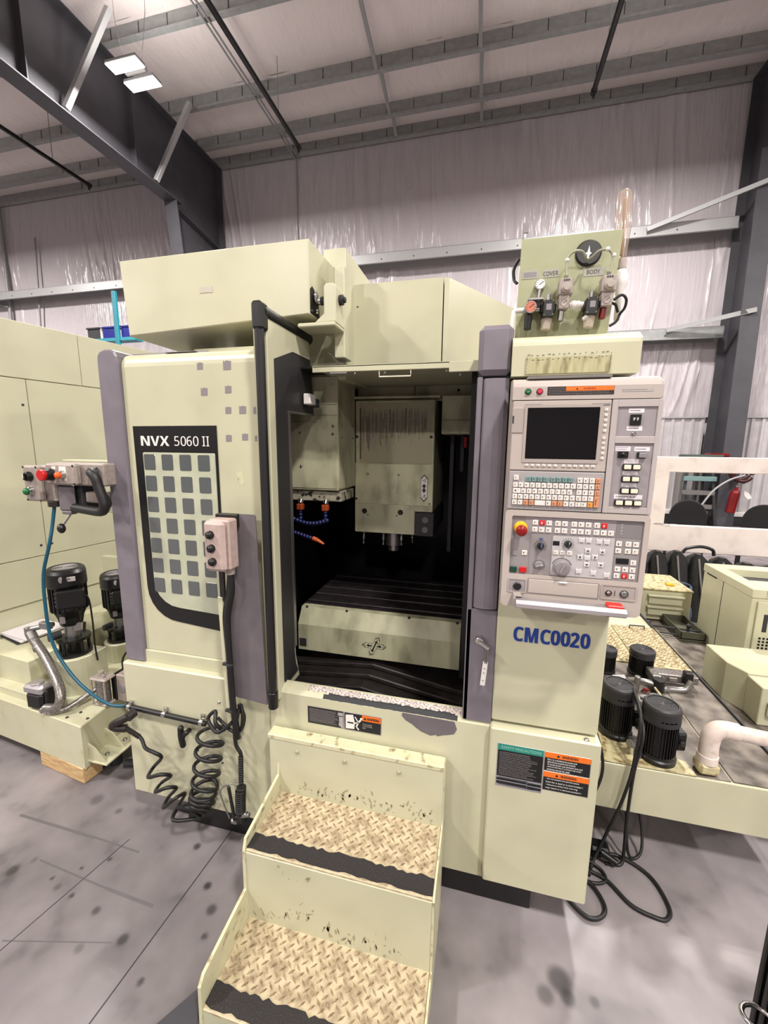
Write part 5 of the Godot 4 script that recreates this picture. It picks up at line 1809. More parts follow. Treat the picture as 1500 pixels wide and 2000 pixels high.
func tread_bars(x0: float, x1: float, z0: float, z1: float, y: float, p := .0222) -> G:
	var g := G.new()
	var i := 0
	var x := x0 + p * .55
	while x < x1 - p * .5:
		var z := z0 + p * (.6 if i % 2 else 1.307)
		while z < z1 - p * .5:
			g.t = Transform3D(Basis(Vector3.UP, PI / 4 if i % 2 else -PI / 4), Vector3(x, y, z))
			var l := p * .56
			var w := p * .15
			var h := p * .15
			# a lens shaped bar
			var a := [Vector3(-l, 0, 0), Vector3(0, 0, w), Vector3(l, 0, 0), Vector3(0, 0, -w)]
			for k in 4:
				var b: Vector3 = a[k]
				var c: Vector3 = a[(k + 1) % 4]
				var tb := b * .75 + Vector3.UP * h
				var tc := c * .75 + Vector3.UP * h
				var nn := ((b + c).normalized() + Vector3.UP * .8).normalized()
				g.quad(b, c, tc, tb, nn)
				g.tri(tb, tc, Vector3.UP * h, Vector3.UP, Vector3.UP, Vector3.UP)
			z += p * 1.414
		x += p * .707
		i += 1
	g.t = Transform3D.IDENTITY
	return g


func steps():
	var t := T("access_steps", Vector3(-.41, 0, -1.05), "scuffed cream two-tread access steps with diamond plate and black grip strips", "steps")
	var g := G.new()
	g.box(Vector3(-.775, .36, -1.335), Vector3(-.087, .612, -1.30), .003)
	var bk := P(t, "back_panel", g, M.cream)
	g = G.new()
	g.box(Vector3(-.782, .600, -1.352), Vector3(-.085, .622, -1.298), .004)
	P(t, "top_lip", g, M.worn)
	bolts(bk, [Vector3(-.655, .565, -1.30), Vector3(-.46, .565, -1.30), Vector3(-.25, .565, -1.30)], .009, M.mark)
	g = G.new()
	g.box(Vector3(-.735, .0, -1.06), Vector3(-.088, .366, -1.048), .002)
	g.box(Vector3(-.735, .0, -.812), Vector3(-.088, .092, -.80), .002)
	P(t, "riser", g, M.cream)
	# side plates follow the steps
	for s in 2:
		var lift: float = [.075, .006][s]
		g = side_prism([Vector2(1.33, 0), Vector2(1.33, .60), Vector2(1.30, .50 if s == 0 else .38), Vector2(1.295, .376 + lift), Vector2(1.06, .376 + lift * .45), Vector2(1.045, .37), Vector2(1.043, .10 + lift * 1.6), Vector2(.82, .10 + lift * 1.3), Vector2(.80, .10 + lift), Vector2(.795, 0)], [-.743, -.09][s], [-.733, -.083][s], .001)
		P(t, "side_plate", g, M.worn)
	for k in 2:
		var y: float = [.375, .10][k]
		var z0: float = [-1.30, -1.05][k]
		var z1: float = [-1.05, -.80][k]
		g = G.new()
		g.box(Vector3(-.733, y - .012, z0), Vector3(-.09, y, z1), .002)
		var tr := P(t, "tread", g, M.tread)
		var b := P(tr, "tread_bars", tread_bars(-.732, -.091, z0, z1 - .055, y), M.bar)
		tags(b, "", "", "", "stuff")
		# anti slip strip with a frayed edge
		var pts := []
		for i in 44:
			var x := -.732 + .641 * i / 43.0
			pts.append(Vector2(x, -(z1 - .062 + rng.randf_range(-.007, .006))))
		for i in 30:
			var x := -.091 - .641 * i / 29.0
			pts.append(Vector2(x, -(z1 - .006 - maxf(0, rng.randf_range(-.01, .007)))))
		g = G.new()
		g.t = Transform3D(Basis(Vector3.RIGHT, Vector3(0, 0, -1), Vector3.UP), Vector3.ZERO)
		g.prism(pts, y, y + .0034)
		P(tr, "grip_strip", g, M.grip, "black worn anti-slip strip")
	# boot marks on the risers
	for q in [[-.66, .13, -1.048, 8], [-.56, .16, -1.048, 9], [-.5, .185, -1.048, 9], [-.42, .14, -1.048, 12], [-.36, .125, -1.048, 12], [-.3, .15, -1.048, 8], [-.22, .14, -1.048, 10], [-.63, .41, -1.30, 10], [-.55, .40, -1.30, 10], [-.48, .415, -1.30, 14], [-.4, .42, -1.30, 12], [-.3, .405, -1.30, 12], [-.2, .41, -1.30, 12], [-.14, .40, -1.30, 10], [-.58, .32, -1.048, 3], [-.52, .315, -1.048, 3]]:
		g = G.new()
		g.t = Transform3D(Basis.IDENTITY, Vector3(0, 0, q[2]))
		for i in int(q[3]):
			var c := Vector2(q[0] + rng.randfn(0, .022), maxf(q[1] + rng.randfn(0, .016), q[1] - .03))
			var a := rng.randfn(0, .5)
			var l := rng.randf_range(.002, .016)
			var w := rng.randf_range(.0008, .0055)
			var d := Vector2(sin(a), cos(a)) * l
			var s := Vector2(cos(a), -sin(a)) * w
			g.prism([c - d, c - d * .3 + s, c + d * .5 + s * .7, c + d, c + d * .2 - s, c - d * .6 - s * .8], 0, .0003)
		tags(P(bk, "scuff_marks", g, M.mark), "", "", "", "stuff")


func button_station():
	var t := T("push_button_station", Vector3(-.9, .55, -1.3), "pale pinkish push button box with three black buttons on a post", "button box")
	var g := G.new()
	g.box(Vector3(-.962, 1.294, -1.25), Vector3(-.877, 1.478, -1.225), .012)
	g.box(Vector3(-.962, 1.293, -1.312), Vector3(-.876, 1.479, -1.256), .006)
	var bx := P(t, "box", g, M.pinkbox)
	for k in 3:
		var c := Vector3(-.929 + k * .002, 1.43 - k * .049, -1.2265)
		g = G.new()
		g.cyl(c, c + Vector3(0, 0, .014), .0155, 18, .014)
		g.ball(c + Vector3(0, 0, .013), Vector3(.0125, .0125, .005))
		P(bx, "button", g, M.black)
	g = G.new()
	g.cyl(Vector3(-.898, 1.296, -1.285), Vector3(-.898, 1.27, -1.285), .016, 12)
	P(bx, "cable_gland", g, M.ctl)
	g = G.new()
	g.box(Vector3(-.966, 1.15, -1.315), Vector3(-.945, 1.33, -1.308), .001)
	P(t, "dirty_bracket", g, M.way)
	g = G.new()
	g.bar(Vector3(-.952, .575, -1.312), Vector3(-.966, 1.165, -1.312), .022, .012, Vector3.BACK)
	var ps := P(t, "post", g, M.cream2)
	bolts(ps, [Vector3(-.953, .6, -1.306), Vector3(-.955, .68, -1.306)], .005, M.cover)
	g = G.new()
	g.prism([Vector2(-.945, .735), Vector2(-.795, .722), Vector2(-.813, 1.485), Vector2(-.818, 1.49), Vector2(-.945, 1.49)], -1.335, -1.33)
	P(t, "shield_plate", g, M.greyd)
	g = G.new()
	g.box(Vector3(-.97, 1.44, -1.34), Vector3(-.88, 1.49, -1.312), .002)
	P(t, "rear_bracket", g, M.way)
	g = G.new()
	g.tube([Vector3(-.898, 1.275, -1.285), Vector3(-.9, 1.2, -1.287), Vector3(-.93, 1.1, -1.298), Vector3(-.934, .95, -1.30), Vector3(-.93, .74, -1.30), Vector3(-.92, .62, -1.30), Vector3(-.93, .56, -1.32)], .013, 10)
	g.tube([Vector3(-.91, 1.275, -1.295), Vector3(-.925, 1.18, -1.3), Vector3(-.944, 1.09, -1.30), Vector3(-.942, .9, -1.305), Vector3(-.938, .7, -1.305)], .008, 8)
	var cb := P(t, "cable", g, M.rubber)
	for y in [.89, .69]:
		g = G.new()
		g.cyl(Vector3(-.934, y, -1.30), Vector3(-.932, y + .01, -1.30), .0155, 12)
		g.box(Vector3(-.96, y, -1.3), Vector3(-.945, y + .012, -1.288), .002)
		P(cb, "cable_tie", g, M.cover)


func hoses():
	var t := T("coiled_air_hose", Vector3(-1.2, .1, -1.31), "black coiled air hose dangling in loops below the cable clamps", "hose")
	var g := G.new()
	# stretched branch from the elbow, then turns rising to the right
	var p := [Vector3(-1.478, .515, -1.30), Vector3(-1.40, .482, -1.30), Vector3(-1.357, .455, -1.28), Vector3(-1.292, .462, -1.26), Vector3(-1.277, .425, -1.28), Vector3(-1.375, .315, -1.33), Vector3(-1.335, .335, -1.26), Vector3(-1.262, .372, -1.25), Vector3(-1.247, .335, -1.29), Vector3(-1.345, .237, -1.335), Vector3(-1.305, .27, -1.26), Vector3(-1.235, .315, -1.25), Vector3(-1.224, .28, -1.29), Vector3(-1.312, .172, -1.33), Vector3(-1.27, .2, -1.26), Vector3(-1.198, .272, -1.25), Vector3(-1.2, .24, -1.31), Vector3(-1.262, .14, -1.335), Vector3(-1.225, .15, -1.26)]
	# five turns round a leaning axis
	for i in 45:
		var a := -.6 + TAU * i / 9.0
		var u := i / 44.0
		var c := Vector3(-1.185, .16, -1.295).lerp(Vector3(-1.115, .21, -1.30), minf(u * 2, 1)).lerp(Vector3(-1.09, .3, -1.30), maxf(u * 2 - 1, 0))
		p.append(c + Vector3(cos(a) * .052, sin(a) * .05 * (1.0 - u), sin(a) * .05 * (.5 + .5 * u)))
	for i in 38:
		var a := -.6 + TAU * (i + 45) / 9.0
		var u := i / 37.0
		var c := Vector3(-1.09, .3, -1.30).lerp(Vector3(-1.035, .60, -1.30), u)
		p.append(c + Vector3(cos(a) * .054, sin(a) * .012, sin(a) * .045))
	p += [Vector3(-1.0, .64, -1.28), Vector3(-1.02, .668, -1.31), Vector3(-1.05, .635, -1.30), Vector3(-1.0, .6, -1.28), Vector3(-.96, .62, -1.285), Vector3(-.93, .65, -1.29)]
	g.tube(p, .0076, 8, 4)
	P(t, "coil", g, M.rubber)
	g = G.new()
	g.cyl(Vector3(-1.436, .585, -1.318), Vector3(-1.442, .578, -1.285), .02, 14)
	g.tube([Vector3(-1.44, .58, -1.30), Vector3(-1.475, .56, -1.285), Vector3(-1.505, .545, -1.28)], .016, 12)
	g.tube([Vector3(-1.498, .548, -1.282), Vector3(-1.52, .53, -1.28), Vector3(-1.505, .519, -1.285), Vector3(-1.47, .512, -1.30)], .0165, 12)
	P(t, "elbow_plug", g, M.way)
	g = G.new()
	for i in 9:
		var c := Vector3(-1.478, .514, -1.30).lerp(Vector3(-1.41, .486, -1.30), i / 8.0)
		g.cyl(c, c + Vector3(.005, -.002, 0), .011, 10)
	P(t, "strain_relief", g, M.way)
	t = T("air_blow_gun", Vector3(-.92, .18, -1.3), "black air blow gun with wire guard hanging beside the steps", "air gun")
	g = G.new()
	g.cyl(Vector3(-.911, .35, -1.30), Vector3(-.918, .225, -1.295), .0195, 14)
	for i in 11:
		var y := .24 + i * .0095
		g.cyl(Vector3(-.917 + i * .0004, y, -1.295), Vector3(-.917 + i * .0004, y + .004, -1.295), .0215, 14)
	P(t, "grip", g, M.rubber)
	g = G.new()
	g.box(Vector3(-.96, .178, -1.305), Vector3(-.93, .2, -1.28), .005)
	g.cyl(Vector3(-.94, .21, -1.295), Vector3(-.885, .235, -1.29), .012, 10)
	g.cyl(Vector3(-.9, .226, -1.29), Vector3(-.873, .238, -1.288), .009, 8)
	P(t, "head", g, M.steel)
	g = G.new()
	g.box(Vector3(-.94, .185, -1.31), Vector3(-.895, .228, -1.28), .008)
	g.bar(Vector3(-.965, .35, -1.29), Vector3(-.94, .19, -1.285), .014, .01, Vector3.BACK, .003)
	P(t, "trigger", g, M.rubber)
	g = G.new()
	g.tube([Vector3(-.925, .358, -1.30), Vector3(-.96, .36, -1.29), Vector3(-.995, .335, -1.285), Vector3(-1.0, .30, -1.285), Vector3(-.965, .2, -1.285)], .003, 6)
	P(t, "wire_guard", g, M.steel)
	g = G.new()
	g.tube([Vector3(-.911, .36, -1.30), Vector3(-.907, .42, -1.30), Vector3(-.905, .5, -1.30), Vector3(-.925, .54, -1.30), Vector3(-.928, .6, -1.30), Vector3(-.915, .66, -1.30), Vector3(-.91, .70, -1.31)], .0075, 8)
	P(t, "hose", g, M.rubber)
	g = G.new()
	for i in 12:
		var y := .37 + i * .0105
		g.cyl(Vector3(-.911 + i * .0004, y, -1.30), Vector3(-.911 + i * .0004, y + .006, -1.30), .0105, 10)
	P(t, "strain_relief", g, M.rubber)
	g = G.new()
	g.tube([Vector3(-.905, .71, -1.32), Vector3(-.895, .66, -1.31), Vector3(-.91, .6, -1.31), Vector3(-.94, .6, -1.30), Vector3(-.975, .625, -1.30), Vector3(-1.01, .64, -1.31)], .0065, 8)
	g.tube([Vector3(-.915, .71, -1.32), Vector3(-.90, .65, -1.325), Vector3(-.92, .59, -1.33), Vector3(-.95, .575, -1.34)], .009, 8)
	S("loose_cable", g, M.rubber, "short black cables bunched at the foot of the button post", "cable")


# coolant pump: ribbed motor on a flange under a fan cowl
func pump(called: String, c: Vector3, r: float, h: float, label: String, grp := "", turn := 0.0) -> Node3D:
	var t := T(called, c, label, "pump", grp)
	var g := G.new()
	g.t = Transform3D(Basis.IDENTITY, c)
	g.lathe([Vector2(0, 0), Vector2(r * 1.02, 0), Vector2(r * 1.02, h * .07), Vector2(r * .92, h * .09), Vector2(r * .92, h * .14), Vector2(r * .8, h * .15), Vector2(0, h * .15)], 28)
	P(t, "flange", g, M.black)
	g = G.new()
	g.t = Transform3D(Basis.IDENTITY, c)
	g.lathe([Vector2(0, h * .13), Vector2(r * .84, h * .13), Vector2(r * .84, h * .74), Vector2(0, h * .74)], 28)
	for i in 36:
		g.t = Transform3D(Basis(Vector3.UP, TAU * i / 36), c)
		g.box(Vector3(r * .8, h * .15, -.0016), Vector3(r * .95, h * .73, .0016), .0006)
	P(t, "ribbed_body", g, M.black)
	g = G.new()
	g.t = Transform3D(Basis.IDENTITY, c)
	g.lathe([Vector2(r * .8, h * .70), Vector2(r, h * .70), Vector2(r * 1.01, h * .72), Vector2(r, h * .93), Vector2(r * .96, h * .965), Vector2(r * .88, h * .985), Vector2(r * .8, h * .985), Vector2(r * .78, h * .965), Vector2(0, h * .965)], 32)
	var cw := P(t, "fan_cowl", g, M.blackm)
	g = G.new()
	for k in 6:
		var rr := r * (.14 + .115 * k)
		var ring := []
		for i in 20: ring.append(c + Vector3(cos(TAU * i / 20) * rr, h * .968, sin(TAU * i / 20) * rr))
		g.tube(ring, r * .026, 5, 1, true)
	for i in 6:
		var d := Vector3(cos(TAU * i / 6), 0, sin(TAU * i / 6))
		g.bar(c + Vector3.UP * h * .966 + d * r * .1, c + Vector3.UP * h * .966 + d * r * .76, r * .03, .002, Vector3.UP, 0)
	g.cyl(c + Vector3.UP * h * .96, c + Vector3.UP * h * .98, r * .11, 10)
	P(cw, "fan_grille", g, mat(Color(.26, .25, .26), .45))
	g = G.new()
	g.cyl(c + Vector3.UP * h * .96, c + Vector3.UP * h * .9665, r * .76, 24)
	P(cw, "grille_well", g, M.black)
	g = G.new()
	for i in 14:
		var a := .95 + turn + i * .06
		if i % 4 == 3: continue
		var d := Vector3(cos(a), 0, sin(a)) * r * 1.008
		g.t = Transform3D(Basis(Vector3(-sin(a), 0, cos(a)), Vector3.UP, Vector3(cos(a), 0, sin(a))), c + d + Vector3.UP * h * .8)
		g.box(Vector3(-r * .026, -h * .008, -.001), Vector3(r * .026, h * .008, .0006), 0)
	P(cw, "worn_print", g, M.panel)
	g = G.new()
	g.t = Transform3D(Basis(Vector3.UP, turn), c)
	g.box(Vector3(r * .85, h * .2, -r * .4), Vector3(r * 1.4, h * .52, r * .4), .006)
	var jb := P(t, "terminal_box", g, M.black)
	g = G.new()
	g.t = Transform3D(Basis(Vector3.UP, turn), c)
	g.box(Vector3(r * .9, h * .52, -r * .36), Vector3(r * 1.35, h * .535, r * .36), .002)
	g.cyl(Vector3(r * 1.1, h * .36, r * .4), Vector3(r * 1.1, h * .36, r * .56), r * .16, 12)
	P(jb, "box_lid", g, M.blackm)
	return t


func right_tanks():
	var t := T("coolant_tank", Vector3(.9, .2, -2.6), "oily cream coolant tank with black pumps right of the console", "tank")
	var g := G.new()
	g.box(Vector3(.5, .21, -4.3), Vector3(1.268, .428, -1.722), .004)
	P(t, "tank_body", g, M.cream)
	g = G.new()
	g.box(Vector3(1.03, .425, -2.62), Vector3(1.262, .434, -1.73), .002)
	g.box(Vector3(.56, .425, -2.2), Vector3(1.024, .433, -1.73), .002)
	g.box(Vector3(.56, .425, -2.62), Vector3(1.024, .434, -2.206), .002)
	P(t, "top_plate", g, M.tank)
	g = G.new()
	g.t = Transform3D(Basis(Vector3.RIGHT, Vector3(0, 0, -1), Vector3.UP), Vector3.ZERO)
	g.prism([Vector2(.53, 1.722), Vector2(.9, 1.722), Vector2(.89, 1.80), Vector2(.72, 1.86), Vector2(.70, 1.97), Vector2(.55, 2.0)], .433, .4355)
	P(t, "oily_margin", g, M.oily)
	for q in [[.982, 1.282, -3.215, -2.62], [.62, .972, -3.215, -2.64]]:
		g = G.new()
		g.box(Vector3(q[0], .428, q[2]), Vector3(q[1], .438, q[3]), .002)
		var tp := P(t, "tread_cover", g, M.oily)
		tags(P(tp, "tread_bars", tread_bars(q[0], q[1], q[2], q[3], .438, .026), M.bar), "", "", "", "stuff")
		g = G.new()
		var hx: float = q[0] + .16
		g.tube([Vector3(hx - .05, .44, -3.17), Vector3(hx - .05, .462, -3.17), Vector3(hx + .05, .462, -3.175), Vector3(hx + .05, .44, -3.175)], .005, 8, 1)
		P(tp, "lift_handle", g, M.cover)
	g = G.new()
	g.box(Vector3(1.262, .40, -4.3), Vector3(1.272, .445, -1.72), .002)
	g.box(Vector3(1.30, .34, -4.6), Vector3(1.312, .36, -1.9), .002)
	P(t, "edge_rail", g, M.cover)
	for q in [[.6, -2.0], [1.15, -2.0], [.6, -4.0], [1.15, -4.0]]:
		g = G.new()
		g.box(Vector3(q[0] - .04, .10, q[1] - .03), Vector3(q[0] + .04, .21, q[1] + .03), .003)
		g.cyl(Vector3(q[0] - .02, .05, q[1]), Vector3(q[0] + .02, .05, q[1]), .05, 16)
		P(t, "caster", g, M.black)
	pump("coolant_pump", Vector3(.78, .435, -1.805), .071, .255, "nearest black ribbed coolant pump on the oily tank beside the cabinet", "", .15)
	pump("coolant_pump", Vector3(.652, .435, -1.93), .071, .25, "black ribbed pump half hidden by the cabinet edge, second from the front", "", .1)
	pump("coolant_pump", Vector3(.955, .434, -2.53), .066, .155, "short black pump motor behind the valves, in front of the tread cover", "", 1.2)
	pump("coolant_pump", Vector3(.762, .434, -2.50), .05, .15, "farthest black pump, peeping past the post above the front pumps", "", 2.0)
	# valves and pipes between the pumps
	t = T("valve_manifold", Vector3(.9, .434, -2.3), "dirty steel valve manifold with red lever handles between the pumps", "valves")
	g = G.new()
	g.box(Vector3(.955, .47, -2.46), Vector3(1.0, .515, -2.36), .004)
	g.box(Vector3(.98, .46, -2.47), Vector3(1.2, .505, -2.41), .004)
	g.box(Vector3(1.05, .475, -2.405), Vector3(1.09, .495, -2.395), .002)
	P(t, "valve_block", g, M.braid)
	g = G.new()
	g.tube([Vector3(.84, .47, -2.36), Vector3(.9, .49, -2.33), Vector3(.96, .485, -2.32)], .016, 10)
	g.tube([Vector3(.96, .46, -2.31), Vector3(1.04, .445, -2.36), Vector3(1.12, .45, -2.37), Vector3(1.15, .5, -2.38)], .018, 10)
	g.cyl(Vector3(.86, .434, -2.3), Vector3(.86, .53, -2.3), .014, 10)
	g.cyl(Vector3(.74, .5, -2.3), Vector3(.80, .51, -2.3), .02, 10)
	g.cyl(Vector3(.93, .434, -2.23), Vector3(.93, .47, -2.23), .03, 12)
	g.cyl(Vector3(.70, .434, -1.78), Vector3(.70, .49, -1.78), .016, 10)
	g.cyl(Vector3(.70, .485, -1.79), Vector3(.66, .5, -1.77), .018, 10)
	g.cyl(Vector3(.755, .47, -1.93), Vector3(.755, .6, -1.93), .02, 10)
	g.cyl(Vector3(.745, .62, -1.94), Vector3(.79, .63, -1.93), .013, 10)
	P(t, "pipe", g, M.steel)
	g = G.new()
	g.cyl(Vector3(.97, .45, -2.32), Vector3(.97, .52, -2.32), .03, 14)
	P(t, "coupling", g, M.black)
	g = G.new()
	g.box(Vector3(1.12, .47, -2.42), Vector3(1.16, .54, -2.38), .004)
	P(t, "coupling", g, M.black)
	for q in [[Vector3(.855, .5, -2.2), Vector3(.86, .535, -2.17)], [Vector3(.86, .57, -1.95), Vector3(.865, .62, -1.94)], [Vector3(.74, .46, -2.3), Vector3(.75, .50, -2.28)]]:
		g = G.new()
		g.bar(q[0], q[1], .028, .014, Vector3.BACK, .005)
		P(t, "lever", g, M.dred)
	g = G.new()
	g.tube([Vector3(.93, .5, -2.26), Vector3(.945, .48, -2.2), Vector3(.93, .46, -2.1)], .006, 6)
	P(t, "yellow_wire", g, M.oily)
	t = T("white_drain_pipe", Vector3(.947, .434, -1.766), "white plastic drain pipe with an elbow at the right edge", "pipe")
	g = G.new()
	g.box(Vector3(.909, .434, -1.80), Vector3(.985, .486, -1.73), .012)
	P(t, "base_socket", g, M.oily)
	g = G.new()
	g.cyl(Vector3(.947, .48, -1.766), Vector3(.947, .515, -1.766), .037, 24)
	P(t, "collar", g, M.pvc)
	g = G.new()
	g.tube([Vector3(.947, .5, -1.766), Vector3(.947, .57, -1.766), Vector3(.953, .605, -1.766), Vector3(.972, .627, -1.765), Vector3(1.0, .632, -1.763), Vector3(1.035, .63, -1.76)], .034, 20)
	P(t, "elbow", g, M.pvc)
	g = G.new()
	g.cyl(Vector3(1.03, .63, -1.76), Vector3(1.9, .605, -1.66), .0285, 24)
	P(t, "pipe", g, M.pvc)
	# second tank and the boxes beyond
	g = G.new()
	g.box(Vector3(1.315, .12, -4.35), Vector3(1.705, .27, -2.1), .004)
	S("conveyor_bed", g, M.tank, "dirty grey conveyor bed behind the oily tank and its rail", "conveyor")
	t = T("cream_housing", Vector3(1.7, .25, -2.7), "low cream housing with a chamfered corner behind the white pipe", "housing")
	g = G.new()
	g.t = Transform3D(Basis(Vector3.RIGHT, Vector3(0, 0, -1), Vector3.UP), Vector3.ZERO)
	g.prism([Vector2(1.45, 2.89), Vector2(1.45, 2.66), Vector2(1.5, 2.55), Vector2(2.4, 2.55), Vector2(2.4, 2.89)], .272, .502, .004)
	P(t, "cover", g, M.cream)
	g = G.new()
	g.box(Vector3(1.5, .272, -2.55), Vector3(2.3, .49, -2.42), .004)
	g.box(Vector3(1.53, .33, -2.42), Vector3(2.2, .42, -2.40), .01)
	P(t, "front_guard", g, M.cream)
	t = T("oil_chiller", Vector3(2.0, 0, -3.3), "tall cream oil chiller with a sunken top and perforated front", "chiller")
	g = G.new()
	g.box(Vector3(1.72, .04, -3.6), Vector3(2.5, .80, -3.0), .004)
	P(t, "cabinet", g, M.cream)
	g = G.new()
	g.box(Vector3(1.715, .80, -3.605), Vector3(1.80, .86, -2.995), .004)
	g.box(Vector3(2.3, .80, -3.605), Vector3(2.505, .86, -2.995), .004)
	g.box(Vector3(1.79, .80, -3.605), Vector3(2.31, .86, -3.48), .004)
	g.box(Vector3(1.79, .80, -3.2), Vector3(2.31, .86, -2.995), .004)
	P(t, "top_frame", g, M.cream)
	B(t, "top_well", Vector3(1.9, .80, -3.48), Vector3(2.2, .805, -3.3), M.cover)
	B(t, "side_slot", Vector3(1.717, .79, -3.55), Vector3(1.722, .815, -3.42), M.cover, 0)
	B(t, "side_seam", Vector3(1.7185, .1, -3.33), Vector3(1.7205, .8, -3.325), M.cover, 0)
	B(t, "door", Vector3(1.75, .2, -3.0), Vector3(2.4, .78, -2.985), M.cream)
	B(t, "door_slot", Vector3(1.79, .58, -2.986), Vector3(1.815, .70, -2.983), M.cover)
	g = G.new()
	for i in 12:
		for j in 22:
			g.box(Vector3(1.78 + i * .022, .53 - j * .022, -2.987), Vector3(1.792 + i * .022, .543 - j * .022, -2.9835), 0)
	tags(P(t, "perforation", g, M.black), "", "", "", "stuff")
	t = T("pump_cabinet", Vector3(1.58, .27, -3.95), "small cream cabinet with two louvres and a dirty top beside the console", "cabinet")
	g = G.new()
	g.box(Vector3(1.38, .28, -4.2), Vector3(1.755, .545, -3.8), .006)
	P(t, "body", g, M.cream)
	g = G.new()
	g.box(Vector3(1.36, .545, -4.25), Vector3(1.76, .56, -3.79), .004)
	P(t, "lid", g, M.oily)
	for y in [.43, .33]:
		g = G.new()
		g.box(Vector3(1.43, y, -3.8), Vector3(1.68, y + .07, -3.775), .003)
		g.box(Vector3(1.42, y + .065, -3.8), Vector3(1.69, y + .08, -3.76), .002)
		P(t, "louvre", g, M.cream)
	B(t, "yellow_tag", Vector3(1.6, .56, -3.95), Vector3(1.66, .575, -3.9), M.yellow)
	g = G.new()
	g.box(Vector3(1.54, .275, -3.78), Vector3(1.705, .30, -3.42), .002)
	for q in [[1.54, 1.546, -3.78, -3.42], [1.699, 1.705, -3.78, -3.42], [1.54, 1.705, -3.426, -3.42], [1.54, 1.705, -3.78, -3.774]]:
		g.box(Vector3(q[0], .29, q[2]), Vector3(q[1], .35, q[3]), .001)
	S("drip_tray", g, mat(Color(.3, .3, .24), .5), "shallow dirty green drip tray beside the tall oil chiller", "tray")
	g = G.new()
	g.cyl(Vector3(1.30, .33, -3.55), Vector3(1.75, .33, -3.5), .008, 8)
	g.cyl(Vector3(1.30, .30, -3.5), Vector3(1.75, .30, -3.45), .006, 8)
	for x in [1.34, 1.62]:
		g.cyl(Vector3(x, .27, -3.5), Vector3(x, .36, -3.5), .012, 8)
		g.ball(Vector3(x, .37, -3.5), Vector3.ONE * .018)
	S("hinge_rod", g, M.cover, "dark hinge rod lying across the conveyor bed", "rod")
	# cables beside the cabinet
	var cc := [
		[[Vector3(.70, .68, -1.9), Vector3(.672, .66, -1.72), Vector3(.655, .46, -1.69), Vector3(.63, .29, -1.69), Vector3(.58, .12, -1.68), Vector3(.53, .02, -1.64), Vector3(.5, .008, -1.58)], .0065, "black pump cable hanging down the tank front, left strand"],
		[[Vector3(.70, .66, -1.87), Vector3(.685, .60, -1.71), Vector3(.66, .43, -1.69), Vector3(.655, .2, -1.69), Vector3(.655, .05, -1.68), Vector3(.64, .008, -1.66), Vector3(.58, .008, -1.65)], .0065, "black pump cable hanging down the tank front, right strand"],
		[[Vector3(.49, .62, -1.69), Vector3(.53, .5, -1.68), Vector3(.535, .4, -1.67), Vector3(.5, .28, -1.66), Vector3(.47, .15, -1.65), Vector3(.50, .03, -1.62)], .0065, "black cable bowed out beside the cabinet edge"],
		[[Vector3(.42, .008, -1.62), Vector3(.52, .008, -1.66), Vector3(.63, .008, -1.70), Vector3(.74, .008, -1.64), Vector3(.771, .008, -1.53), Vector3(.745, .008, -1.478), Vector3(.70, .008, -1.475), Vector3(.63, .008, -1.50), Vector3(.56, .008, -1.58), Vector3(.47, .008, -1.60), Vector3(.40, .008, -1.57)], .0075, "black cable in a long loop on the floor by the cabinet"],
		[[Vector3(.38, .02, -1.50), Vector3(.41, .012, -1.448), Vector3(.46, .012, -1.41), Vector3(.51, .012, -1.425), Vector3(.53, .012, -1.47), Vector3(.50, .012, -1.54), Vector3(.44, .012, -1.56)], .0075, "black cable curled out from under the cabinet corner"],
		[[Vector3(.40, .03, -1.66), Vector3(.47, .03, -1.64), Vector3(.55, .01, -1.62), Vector3(.56, .01, -1.57), Vector3(.50, .01, -1.55), Vector3(.42, .01, -1.58)], .006, "thin black cable tangled on the floor behind the cabinet"],
		[[Vector3(.73, .2, -1.80), Vector3(.745, .1, -1.76), Vector3(.735, .03, -1.72), Vector3(.70, .01, -1.70), Vector3(.675, .05, -1.70), Vector3(.665, .2, -1.73)], .006, "thin black cable loop hanging under the tank edge"]]
	for q in cc:
		g = G.new()
		g.tube(q[0], q[1], 8)
		S("power_cable", g, M.rubber, q[2], "cable")
	g = G.new()
	g.box(Vector3(.52, .02, -1.72), Vector3(.6, .06, -1.66), .01)
	g.cyl(Vector3(.56, .05, -1.66), Vector3(.62, .03, -1.64), .014, 10)
	S("cable_connector", g, M.black, "black cable connector lying on the floor among the cables", "connector")


